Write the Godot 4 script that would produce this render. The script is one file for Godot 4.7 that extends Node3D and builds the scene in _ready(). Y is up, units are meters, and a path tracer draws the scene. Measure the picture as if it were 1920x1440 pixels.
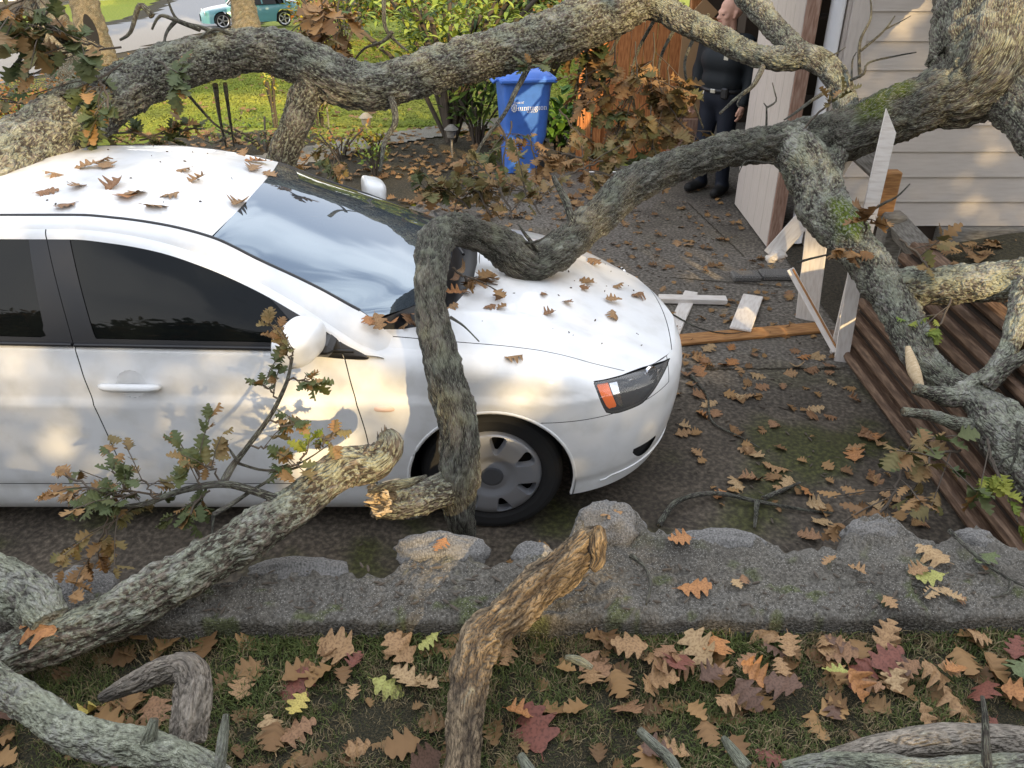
extends Node3D
# A white saloon car on a driveway with a storm-felled oak lying across its bonnet.
# Units are metres, y is up, the driveway lies at y = 0.

const TAUF := 6.28318530718
var M := {}                      # materials by name
var used_names := {}
var rng := RandomNumberGenerator.new()
var sun_dir := Vector3(-0.40, -0.40, -0.83).normalized()   # the way the sunlight travels


func numbered(called: String) -> String:
	var n: int = used_names.get(called, 0)
	used_names[called] = n + 1
	return called if n == 0 else "%s_%03d" % [called, n]


func tag(o: Node, label := "", category := "", group := "", kind := "") -> Node:
	if label: o.set_meta("label", label)
	if category: o.set_meta("category", category)
	if group: o.set_meta("group", group)
	if kind: o.set_meta("kind", kind)
	return o


func thing(called: String, label: String, category: String, at := Vector3.ZERO, turn := 0.0, group := "") -> Node3D:
	var o := Node3D.new()
	o.name = numbered(called)
	add_child(o)
	o.position = at
	o.rotation.y = turn
	tag(o, label, category, group)
	return o


func obj(called: String, mesh: Mesh, material: Material, parent: Node = self) -> MeshInstance3D:
	var o := MeshInstance3D.new()
	o.name = numbered(called) if parent == self else called
	o.mesh = mesh
	if material: o.material_override = material
	parent.add_child(o, true)
	return o


func multi(called: String, mesh: Mesh, material: Material, places: Array, tints: Array, parent: Node = self) -> MultiMeshInstance3D:
	var mm := MultiMesh.new()
	mm.transform_format = MultiMesh.TRANSFORM_3D
	mm.use_colors = tints.size() > 0
	mm.mesh = mesh
	mm.instance_count = places.size()
	for i in places.size():
		mm.set_instance_transform(i, places[i])
		if tints.size(): mm.set_instance_color(i, tints[i])
	var o := MultiMeshInstance3D.new()
	o.name = numbered(called) if parent == self else called
	o.multimesh = mm
	o.material_override = material
	parent.add_child(o, true)
	o.set_meta("kind", "stuff")
	return o


func lin(r: float, g: float, b: float, a := 1.0) -> Color:      # a linear base colour as albedo_color wants it
	var c := Color(r, g, b).linear_to_srgb()
	c.a = a
	return c


func mat(called: String, col: Color, rough := 0.7, metal := 0.0) -> StandardMaterial3D:
	var m := StandardMaterial3D.new()
	m.resource_name = called
	m.albedo_color = lin(col.r, col.g, col.b, 1.0)
	m.roughness = rough
	m.metallic = metal
	M[called] = m
	return m


func noise(freq: float, sd: int, kind := "fbm", octaves := 4) -> FastNoiseLite:
	var n := FastNoiseLite.new()
	n.seed = sd
	n.frequency = freq
	n.noise_type = FastNoiseLite.TYPE_SIMPLEX_SMOOTH
	n.fractal_octaves = octaves
	n.fractal_type = FastNoiseLite.FRACTAL_FBM
	if kind == "ridge":
		n.fractal_type = FastNoiseLite.FRACTAL_RIDGED
	elif kind == "cell":
		n.noise_type = FastNoiseLite.TYPE_CELLULAR
		n.cellular_return_type = FastNoiseLite.RETURN_DISTANCE2_SUB
		n.fractal_type = FastNoiseLite.FRACTAL_NONE
	elif kind == "spots":
		n.noise_type = FastNoiseLite.TYPE_CELLULAR
		n.cellular_return_type = FastNoiseLite.RETURN_DISTANCE
		n.fractal_type = FastNoiseLite.FRACTAL_NONE
	elif kind == "cellvalue":
		n.noise_type = FastNoiseLite.TYPE_CELLULAR
		n.cellular_return_type = FastNoiseLite.RETURN_CELL_VALUE
		n.fractal_type = FastNoiseLite.FRACTAL_NONE
	return n


func ramp(stops: Array) -> Gradient:         # [[offset, r, g, b, a], ...] in linear colour
	var g := Gradient.new()
	var offs := PackedFloat32Array()
	var cols := PackedColorArray()
	for s in stops:
		offs.append(s[0])
		cols.append(lin(s[1], s[2], s[3], s[4] if s.size() > 4 else 1.0))
	g.offsets = offs
	g.colors = cols
	return g


func grey_ramp(stops: Array) -> Gradient:
	var g := Gradient.new()
	var offs := PackedFloat32Array()
	var cols := PackedColorArray()
	for s in stops:
		offs.append(s[0])
		cols.append(Color(s[1], s[1], s[1]))
	g.offsets = offs
	g.colors = cols
	return g


func ntex(n: FastNoiseLite, size: int, g: Gradient = null) -> NoiseTexture2D:
	var t := NoiseTexture2D.new()
	t.width = size
	t.height = size
	t.seamless = true
	t.seamless_blend_skirt = 0.2
	t.noise = n
	if g: t.color_ramp = g
	return t


class Soup:
	var p := PackedVector3Array()
	var n := PackedVector3Array()
	func tri(a: Vector3, b: Vector3, c: Vector3, na: Vector3, nb: Vector3, nc: Vector3) -> void:
		if (c - a).cross(b - a).dot(na + nb + nc) < 0.0:
			p.append(a); p.append(c); p.append(b)
			n.append(na); n.append(nc); n.append(nb)
		else:
			p.append(a); p.append(b); p.append(c)
			n.append(na); n.append(nb); n.append(nc)
	func flat(a: Vector3, b: Vector3, c: Vector3, out: Vector3) -> void:
		var q := (c - a).cross(b - a).normalized()
		if q.dot(out) < 0.0: q = -q
		tri(a, b, c, q, q, q)
	func quad(a: Vector3, b: Vector3, c: Vector3, d: Vector3, out: Vector3) -> void:
		flat(a, b, c, out)
		flat(a, c, d, out)
	func add(o: Soup) -> void:
		p.append_array(o.p)
		n.append_array(o.n)
	func box(at: Vector3, size: Vector3, bev := 0.0, basis := Basis()) -> void:
		# a box with chamfered edges
		var h := size * 0.5
		var b := minf(bev, minf(h.x, minf(h.y, h.z)) * 0.9)
		for ax in 3:
			for sg in [-1.0, 1.0]:
				var u := (ax + 1) % 3
				var v := (ax + 2) % 3
				var c := []
				for k in [[-1, -1], [1, -1], [1, 1], [-1, 1]]:
					var q := Vector3.ZERO
					q[ax] = h[ax] * sg
					q[u] = (h[u] - b) * k[0]
					q[v] = (h[v] - b) * k[1]
					c.append(at + basis * q)
				var o := Vector3.ZERO
				o[ax] = sg
				quad(c[0], c[1], c[2], c[3], basis * o)
		if b > 0.0:
			for ax in 3:
				var u := (ax + 1) % 3
				var v := (ax + 2) % 3
				for su in [-1.0, 1.0]:
					for sv in [-1.0, 1.0]:
						var c := []
						for k in [[-1, 0], [1, 0], [1, 1], [-1, 1]]:
							var q := Vector3.ZERO
							q[ax] = (h[ax] - b) * k[0]
							q[u] = (h[u] if k[1] == 0 else h[u] - b) * su
							q[v] = (h[v] - b if k[1] == 0 else h[v]) * sv
							c.append(at + basis * q)
						var o := Vector3.ZERO
						o[u] = su
						o[v] = sv
						quad(c[0], c[1], c[2], c[3], basis * o)
			for sx in [-1.0, 1.0]:
				for sy in [-1.0, 1.0]:
					for sz in [-1.0, 1.0]:
						var s := Vector3(sx, sy, sz)
						flat(at + basis * (Vector3(h.x, h.y - b, h.z - b) * s), at + basis * (Vector3(h.x - b, h.y, h.z - b) * s), at + basis * (Vector3(h.x - b, h.y - b, h.z) * s), basis * s)
	func mirrored() -> Soup:          # the same across z = 0
		var o := Soup.new()
		var k := Vector3(1, 1, -1)
		for i in range(0, p.size(), 3):
			o.tri(p[i] * k, p[i + 1] * k, p[i + 2] * k, n[i] * k, n[i + 1] * k, n[i + 2] * k)
		return o
	func clip(f: Callable) -> Soup:   # what lies where f(point) > 0
		var o := Soup.new()
		for i in range(0, p.size(), 3):
			var d := [f.call(p[i]), f.call(p[i + 1]), f.call(p[i + 2])]
			var pos := 0
			for k in 3:
				if d[k] > 0.0: pos += 1
			if pos == 0: continue
			if pos == 3:
				for k in 3:
					o.p.append(p[i + k]); o.n.append(n[i + k])
				continue
			var qp := []
			var qn := []
			for k in 3:
				var j := (k + 1) % 3
				var dk: float = d[k]
				var dj: float = d[j]
				if dk > 0.0:
					qp.append(p[i + k]); qn.append(n[i + k])
				if (dk > 0.0) != (dj > 0.0):
					var t := dk / (dk - dj)
					qp.append(p[i + k].lerp(p[i + j], t))
					qn.append(n[i + k].lerp(n[i + j], t).normalized())
			for k in range(1, qp.size() - 1):
				o.tri(qp[0], qp[k], qp[k + 1], qn[0], qn[k], qn[k + 1])
		return o
	func pushed(d: float) -> Soup:    # moved along its normals
		var o := Soup.new()
		for i in p.size():
			o.p.append(p[i] + n[i] * d)
		o.n = n.duplicate()
		return o
	func mesh() -> ArrayMesh:
		var a := []
		a.resize(Mesh.ARRAY_MAX)
		a[Mesh.ARRAY_VERTEX] = p
		a[Mesh.ARRAY_NORMAL] = n
		var m := ArrayMesh.new()
		if p.size(): m.add_surface_from_arrays(Mesh.PRIMITIVE_TRIANGLES, a)
		return m


func grid_soup(nu: int, nv: int, f: Callable, outward := Vector3.ZERO, centre := Vector3(0, 0.6, 0)) -> Soup:
	# f(u, v) -> Vector3 over the unit square, with smooth normals
	var g := PackedVector3Array()
	g.resize((nu + 1) * (nv + 1))
	for i in nu + 1:
		for j in nv + 1:
			g[i * (nv + 1) + j] = f.call(float(i) / nu, float(j) / nv)
	var nn := PackedVector3Array()
	nn.resize(g.size())
	for i in nu + 1:
		for j in nv + 1:
			var a := g[mini(i + 1, nu) * (nv + 1) + j] - g[maxi(i - 1, 0) * (nv + 1) + j]
			var b := g[i * (nv + 1) + mini(j + 1, nv)] - g[i * (nv + 1) + maxi(j - 1, 0)]
			var q := a.cross(b).normalized()
			var o: Vector3 = outward if outward != Vector3.ZERO else g[i * (nv + 1) + j] - centre
			if q.length_squared() < 0.5: q = o.normalized()
			if q.dot(o) < 0.0: q = -q
			nn[i * (nv + 1) + j] = q
	var s := Soup.new()
	for i in nu:
		for j in nv:
			var k := i * (nv + 1) + j
			var l := k + nv + 1
			s.tri(g[k], g[l], g[l + 1], nn[k], nn[l], nn[l + 1])
			s.tri(g[k], g[l + 1], g[k + 1], nn[k], nn[l + 1], nn[k + 1])
	return s


func tab(t: Array, x: float, col := 1) -> float:      # smooth look-up in rows sorted by their first number
	var n := t.size()
	if x <= t[0][0]: return t[0][col]
	if x >= t[n - 1][0]: return t[n - 1][col]
	var i := 0
	while i < n - 2 and t[i + 1][0] < x: i += 1
	var x0: float = t[i][0]
	var x1: float = t[i + 1][0]
	var y0: float = t[i][col]
	var y1: float = t[i + 1][col]
	var h := x1 - x0
	var d := (y1 - y0) / h
	var m0 := d
	var m1 := d
	if i > 0:
		var dp: float = (y0 - t[i - 1][col]) / (x0 - t[i - 1][0])
		m0 = 0.0 if dp * d <= 0.0 else 2.0 * dp * d / (dp + d)
	if i < n - 2:
		var dn: float = (t[i + 2][col] - y1) / (t[i + 2][0] - x1)
		m1 = 0.0 if dn * d <= 0.0 else 2.0 * dn * d / (dn + d)
	var s := (x - x0) / h
	return y0 * (1 + 2 * s) * (1 - s) * (1 - s) + m0 * h * s * (1 - s) * (1 - s) + y1 * s * s * (3 - 2 * s) + m1 * h * s * s * (s - 1)


func rod(pts: Array, r: float, seg := 8, closed_ends := true) -> Soup:   # a plain round tube through points
	var s := Soup.new()
	var rings := []
	for i in pts.size():
		var d: Vector3 = (pts[mini(i + 1, pts.size() - 1)] - pts[maxi(i - 1, 0)]).normalized()
		var a := d.cross(Vector3.UP if absf(d.y) < 0.9 else Vector3.RIGHT).normalized()
		var b := d.cross(a)
		var ring := []
		for k in seg:
			var t := TAUF * k / seg
			var o := a * cos(t) + b * sin(t)
			ring.append([pts[i] + o * r, o])
		rings.append(ring)
	for i in pts.size() - 1:
		for k in seg:
			var l := (k + 1) % seg
			var A = rings[i][k]; var B = rings[i][l]; var C = rings[i + 1][l]; var D = rings[i + 1][k]
			s.tri(A[0], B[0], C[0], A[1], B[1], C[1])
			s.tri(A[0], C[0], D[0], A[1], C[1], D[1])
	if closed_ends:
		for e in [0, pts.size() - 1]:
			var o: Vector3 = (pts[0] - pts[1]) if e == 0 else (pts[e] - pts[e - 1])
			for k in range(1, seg - 1):
				s.flat(rings[e][0][0], rings[e][k][0], rings[e][k + 1][0], o)
	return s


func lathe(profile: Array, seg: int, axis_z := true) -> Soup:      # [radius, along] pairs turned about z
	var f := func(u: float, v: float) -> Vector3:
		var x := v * (profile.size() - 1)
		var i := mini(int(x), profile.size() - 2)
		var r: float = lerpf(profile[i][0], profile[i + 1][0], x - i)
		var w: float = lerpf(profile[i][1], profile[i + 1][1], x - i)
		return Vector3(r * cos(u * TAUF), r * sin(u * TAUF), w)
	var s := Soup.new()
	var nv := profile.size() - 1
	for i in seg:
		for j in nv:
			var a: Vector3 = f.call(float(i) / seg, float(j) / nv)
			var b: Vector3 = f.call(float(i + 1) / seg, float(j) / nv)
			var c: Vector3 = f.call(float(i + 1) / seg, float(j + 1) / nv)
			var d: Vector3 = f.call(float(i) / seg, float(j + 1) / nv)
			var tr: float = profile[j + 1][0] - profile[j][0]
			var tz: float = profile[j + 1][1] - profile[j][1]
			var k := Vector2(-tz, tr).normalized()      # (radial, axial) normal of this band
			var t0 := float(i) / seg * TAUF
			var t1 := float(i + 1) / seg * TAUF
			var n0 := Vector3(k.x * cos(t0), k.x * sin(t0), k.y)
			var n1 := Vector3(k.x * cos(t1), k.x * sin(t1), k.y)
			s.tri(a, b, c, n0, n1, n1)
			s.tri(a, c, d, n0, n1, n0)
	return s


func materials() -> void:
	var m := mat("white_paint", Color(0.80, 0.805, 0.81), 0.42)
	m.clearcoat_enabled = true
	m.clearcoat = 0.55
	m.clearcoat_roughness = 0.05
	# a film of road dust and dried rain on the paint
	m.albedo_texture = ntex(noise(0.012, 19, "fbm", 6), 512, ramp([[0.0, 0.82, 0.81, 0.78], [0.38, 0.95, 0.945, 0.935], [0.55, 1.0, 1.0, 1.0], [1.0, 1.0, 1.0, 1.0]]))
	m.uv1_triplanar = true
	m.uv1_scale = Vector3(0.9, 0.9, 0.9)
	mat("shell_black", Color(0.012, 0.012, 0.013), 0.9)
	mat("trim_black", Color(0.014, 0.014, 0.016), 0.42)
	m = mat("side_glass", Color(0.006, 0.007, 0.007), 0.02)
	m.metallic_specular = 0.34
	m = mat("windscreen_glass", Color(0.19, 0.235, 0.28), 0.02, 0.72)
	m.transparency = BaseMaterial3D.TRANSPARENCY_ALPHA
	m.albedo_color.a = 0.80
	m.metallic_specular = 0.72
	m.clearcoat_enabled = true
	m.clearcoat = 1.0
	m.clearcoat_roughness = 0.0
	mat("tyre_rubber", Color(0.018, 0.018, 0.019), 0.75)
	mat("hubcap_silver", Color(0.36, 0.37, 0.40), 0.33, 0.5)
	mat("hub_centre", Color(0.16, 0.17, 0.19), 0.35, 0.6)
	mat("chrome", Color(0.75, 0.75, 0.76), 0.12, 1.0)
	m = mat("lamp_lens", Color(0.9, 0.9, 0.9), 0.0)
	m.transparency = BaseMaterial3D.TRANSPARENCY_ALPHA
	m.albedo_color.a = 0.06
	m = mat("amber_lens", Color(0.85, 0.16, 0.015), 0.12)
	mat("cup_grey", Color(0.62, 0.63, 0.645), 0.3)
	mat("lamp_dark", Color(0.02, 0.02, 0.022), 0.25)
	mat("repeater", Color(0.80, 0.60, 0.52), 0.1)
	mat("seat_cloth", Color(0.03, 0.03, 0.032), 0.9)


func _ready() -> void:
	var cam := Camera3D.new()
	cam.name = "camera"
	add_child(cam)
	cam.position = Vector3(0, 2.56, 0)
	cam.rotation_degrees = Vector3(-30.3, 0, 0)
	cam.fov = 50.0
	cam.near = 0.05
	cam.far = 400.0
	cam.current = true
	var we := WorldEnvironment.new()
	we.name = "world"
	var env := Environment.new()
	env.background_mode = Environment.BG_SKY
	var sky := Sky.new()
	var sm := ProceduralSkyMaterial.new()
	sm.sky_top_color = lin(0.42, 0.48, 0.60)
	sm.sky_horizon_color = lin(0.92, 0.87, 0.79)
	sm.sky_curve = 0.18
	sm.ground_bottom_color = lin(0.12, 0.11, 0.08)
	sm.ground_horizon_color = lin(0.3, 0.3, 0.27)
	sm.sun_angle_max = 3.0
	var cover := noise(0.006, 17, "fbm", 5)
	var ct := NoiseTexture2D.new()
	ct.width = 1024
	ct.height = 512
	ct.seamless = true
	ct.noise = cover
	ct.color_ramp = ramp([[0.0, 0.0, 0.0, 0.0], [0.40, 0.0, 0.0, 0.0], [0.52, 0.36, 0.345, 0.31], [0.68, 0.62, 0.59, 0.52], [1.0, 0.70, 0.66, 0.58]])
	sm.sky_cover = ct
	sky.sky_material = sm
	env.sky = sky
	env.background_energy_multiplier = 1.7
	env.tonemap_mode = Environment.TONE_MAPPER_LINEAR
	env.tonemap_exposure = 1.30
	env.sdfgi_enabled = true
	env.ssao_enabled = true
	env.ssil_enabled = true
	we.environment = env
	add_child(we)
	var sun := DirectionalLight3D.new()
	sun.name = "sun"
	add_child(sun)
	sun.basis = Basis.looking_at(sun_dir)
	sun.light_energy = 1.6
	sun.light_color = Color(1.0, 0.87, 0.64)
	sun.light_angular_distance = 0.5
	sun.shadow_enabled = true
	rng.seed = 77
	materials()
	build_car()
	build_ground()
	build_fallen_oak()
	build_logs()
	build_house()
	build_yard()
	build_shade_trees()
	build_background()
	build_shrubs()
	build_person()
	build_grass()
	build_leaves()

# ---------------------------------------------------------------- the white car (x forward, z towards the wall)
const SIDE_W := [[0.13, 0.815], [0.17, 0.842], [0.24, 0.858], [0.30, 0.862], [0.325, 0.872], [0.45, 0.882], [0.62, 0.887], [0.70, 0.8885], [0.742, 0.890], [0.760, 0.879], [0.785, 0.877], [0.85, 0.872], [0.92, 0.855], [1.0, 0.835], [1.06, 0.82]]
const TOP_Y := [[-3.65, 0.95], [-3.45, 1.03], [-3.1, 1.045], [-2.75, 1.02], [-2.0, 0.992], [-1.7, 0.985], [-0.9, 0.966], [-0.6, 0.952], [-0.45, 0.955], [-0.3, 0.945], [0.0, 0.915], [0.3, 0.862], [0.5, 0.815], [0.7, 0.762], [0.84, 0.722], [0.93, 0.70]]
const NOSE := [[0.13, 0.80], [0.18, 0.86], [0.25, 0.905], [0.36, 0.935], [0.5, 0.955], [0.60, 0.957], [0.66, 0.945], [0.71, 0.915], [0.76, 0.86], [0.82, 0.78]]
const RAIL := [   # x, then y z of: roof ditch, door gap, top of the side glass, waist line
	[-3.05, 1.14, 0.67, 1.12, 0.70, 1.10, 0.735, 1.035, 0.80], [-2.75, 1.315, 0.60, 1.265, 0.66, 1.225, 0.70, 1.020, 0.825], [-2.40, 1.418, 0.565, 1.380, 0.625, 1.343, 0.66, 1.006, 0.832],
	[-2.0, 1.449, 0.56, 1.412, 0.62, 1.379, 0.648, 0.993, 0.838], [-1.70, 1.449, 0.56, 1.410, 0.62, 1.378, 0.648, 0.985, 0.84], [-1.54, 1.436, 0.56, 1.396, 0.62, 1.362, 0.652, 0.981, 0.84],
	[-1.367, 1.410, 0.56, 1.362, 0.624, 1.332, 0.662, 0.977, 0.84], [-1.159, 1.358, 0.572, 1.295, 0.642, 1.270, 0.690, 0.972, 0.84], [-0.967, 1.270, 0.603, 1.208, 0.680, 1.188, 0.722, 0.968, 0.84],
	[-0.80, 1.200, 0.636, 1.128, 0.728, 1.105, 0.766, 0.962, 0.842], [-0.70, 1.155, 0.658, 1.075, 0.762, 1.045, 0.790, 0.957, 0.842], [-0.60, 1.105, 0.683, 1.015, 0.790, 0.985, 0.822, 0.952, 0.842], [-0.53, 1.072, 0.702, 0.978, 0.812, 0.950, 0.838, 0.948, 0.843], [-0.46, 1.018, 0.722, 0.944, 0.808, 0.936, 0.832, 0.936, 0.838], [-0.30, 0.88, 0.755, 0.84, 0.79, 0.84, 0.80, 0.84, 0.81]]
const NSE := 2.15
const XC := 0.20           # where the nose begins to curve in


func car_w(y: float, top: float, turn: float) -> float:
	var w := tab(SIDE_W, y)
	var d := top - y
	if d < turn:
		w -= (turn - sqrt(maxf(0.0, turn * turn - (turn - d) * (turn - d)))) * 0.8
	return w


func car_skin(u: float, v: float) -> Vector3:
	# u: 0 at the nose's middle, round the corner and along the side to the middle of the tail; v: from the sill up
	var top0: float
	var xg: float
	var arc := -1.0
	var rear := -1.0
	if u < 0.22:
		arc = u / 0.22
		xg = XC + (0.92 - XC) * pow(cos(arc * PI / 2), 2.0 / NSE)
	elif u < 0.9:
		xg = lerpf(XC, -3.2, (u - 0.22) / 0.68)
	else:
		rear = (u - 0.9) / 0.1
		xg = -3.2 - 0.35 * sin(rear * PI / 2)
	top0 = tab(TOP_Y, xg)
	var turn := 0.075 if xg > -0.45 else lerpf(0.075, 0.02, clampf((-0.45 - xg) / 0.15, 0.0, 1.0))
	var bot := 0.135
	if xg > 0.3: bot = lerpf(0.135, 0.225, clampf((xg - 0.3) / 0.04, 0, 1))
	var y := lerpf(bot, top0, 1.0 - pow(1.0 - v, 1.25))
	var w := car_w(y, top0, turn)
	if arc >= 0.0:
		var tip := tab(NOSE, y)
		var c := pow(cos(arc * PI / 2), 2.0 / NSE)
		var s := pow(sin(arc * PI / 2), 2.0 / NSE)
		# the lower bumper edge tucks in at the corner
		return Vector3(XC + (tip - XC) * c, y, w * s)
	if rear >= 0.0:
		return Vector3(-3.2 - (0.37 - absf(y - 0.75) * 0.12) * sin(rear * PI / 2), y, w * pow(cos(rear * PI / 2), 0.6))
	return Vector3(xg, y, w)


func car_top(u: float, v: float) -> Vector3:
	# bonnet: u along from the windscreen to the nose, v across
	var k := v * 2.0 - 1.0
	var x := lerpf(-0.62, XC, u / 0.5)
	var top0: float
	var w: float
	if u > 0.5:
		var arc := 1.0 - (u - 0.5) / 0.5
		var c := pow(cos(arc * PI / 2), 2.0 / NSE)
		top0 = tab(TOP_Y, XC + (0.92 - XC) * c)
		x = XC + (tab(NOSE, top0) - XC) * c
		w = car_w(top0, top0, 0.075) * pow(sin(arc * PI / 2), 2.0 / NSE)
	else:
		top0 = tab(TOP_Y, x)
		w = car_w(top0, top0, 0.075)
	var rise := tab([[-0.62, 0.115], [-0.3, 0.105], [0.0, 0.088], [0.4, 0.072], [0.7, 0.050], [0.86, 0.02]], x)
	var e := lerpf(4.0, 2.6, clampf((x + 0.4) / 0.8, 0.0, 1.0))
	var y := top0 + rise * (1.0 - pow(absf(k), e))
	# the raised panel edges of the bonnet
	y += 0.008 * exp(-pow((absf(k * w) - 0.50 - 0.08 * (0.5 - x)) / 0.05, 2.0))
	return Vector3(x, y, k * w)


func rail(x: float, which: int) -> Vector3:
	return Vector3(x, tab(RAIL, x, 1 + which * 2), tab(RAIL, x, 2 + which * 2))


func band(a: int, b: int, x0: float, x1: float, bulge: float, nu := 60, nv := 5) -> Soup:
	return grid_soup(nu, nv, func(u: float, v: float) -> Vector3:
		var x := lerpf(x0, x1, u)
		var p := rail(x, a).lerp(rail(x, b), v)
		p += Vector3(0, 0.4, 1).normalized() * bulge * 4.0 * v * (1.0 - v)
		return p, Vector3(0, 0.4, 1))


func line_x(pts: Array, y: float) -> float:    # x of a nearly upright line at height y; points from low to high
	return tab(pts, y)


const COWL := [[0.0, -0.083], [0.2, -0.09], [0.386, -0.131], [0.547, -0.194], [0.64, -0.265], [0.69, -0.36], [0.712, -0.495], [0.73, -0.58]]
const DOOR_FRONT := [[0.30, -0.515], [0.40, -0.525], [0.56, -0.535], [0.80, -0.575], [0.95, -0.603], [1.02, -0.625]]
const DOOR_MID := [[0.30, -1.615], [0.335, -1.623], [0.62, -1.655], [0.985, -1.708], [1.42, -1.812]]
const DOOR_REAR := [[0.30, -2.22], [0.45, -2.26], [0.65, -2.42], [0.80, -2.62], [1.02, -2.78]]


func arch(p: Vector3, cx: float, r := 0.368) -> float:
	return Vector2(p.x - cx, p.y - 0.325).length() - r


func wheel_cover() -> Array:      # [cover, hole walls, tyre, rim well]
	var holes := []
	for h in 7:
		var mid := TAUF * (h / 7.0) + 1.42
		var o := []
		for k in 40:
			var t := TAUF * k / 40.0
			var cx := cos(t)
			var sx := sin(t)
			var q := Vector2(signf(cx) * pow(absf(cx), 0.55), signf(sx) * pow(absf(sx), 0.55))
			var r := 0.166 + 0.044 * q.x
			var a := mid + q.y * lerpf(0.10, 0.235, (q.x + 1.0) * 0.5)
			o.append(Vector2(r * cos(a), r * sin(a)))
		holes.append(PackedVector2Array(o))
	var dish := func(r: float) -> float:
		return tab([[0.0, 0.022], [0.055, 0.022], [0.075, 0.017], [0.12, 0.030], [0.175, 0.028], [0.208, 0.016], [0.222, 0.004], [0.226, -0.008]], r)
	var face := grid_soup(168, 22, func(u: float, v: float) -> Vector3:
		var r := 0.052 + v * 0.174
		return Vector3(r * cos(u * TAUF), r * sin(u * TAUF), dish.call(r)), Vector3(0, 0, 1))
	var hole_d := func(p: Vector3) -> float:
		var r := Vector2(p.x, p.y).length()
		var a := atan2(p.y, p.x) - 1.42
		a = wrapf(a, -PI / 7.0, PI / 7.0)
		var x := (r - 0.166) / 0.044
		var w := lerpf(0.10, 0.235, clampf((x + 1.0) * 0.5, 0.0, 1.0))
		var y := a / w
		return pow(absf(x), 3.6) + pow(absf(y), 3.6) - 1.0
	face = face.clip(hole_d)
	var hole_walls := []
	for o in holes:
		var walls := Soup.new()
		var c := Vector2.ZERO
		for q in o: c += q / o.size()
		for k in o.size():
			var a: Vector2 = o[k]
			var b: Vector2 = o[(k + 1) % o.size()]
			var za: float = dish.call(a.length())
			var zb: float = dish.call(b.length())
			var ai := c + (a - c) * 0.72
			var bi := c + (b - c) * 0.72
			var out := c - (a + b) * 0.5
			walls.quad(Vector3(a.x, a.y, za), Vector3(b.x, b.y, zb), Vector3(bi.x, bi.y, zb - 0.034), Vector3(ai.x, ai.y, za - 0.034), Vector3(out.x, out.y, 0.02))
		hole_walls.append(walls.mesh())
	var tyre := lathe([[0.20, -0.20], [0.29, -0.205], [0.317, -0.192], [0.325, -0.17], [0.326, -0.10], [0.325, -0.03], [0.317, -0.008], [0.305, 0.004], [0.285, 0.010], [0.25, 0.008], [0.228, -0.002], [0.222, -0.02], [0.215, -0.05]], 72)
	var well := lathe([[0.218, -0.04], [0.20, -0.06], [0.05, -0.06], [0.0, -0.06]], 40)
	return [face, hole_walls, tyre, well]


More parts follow.
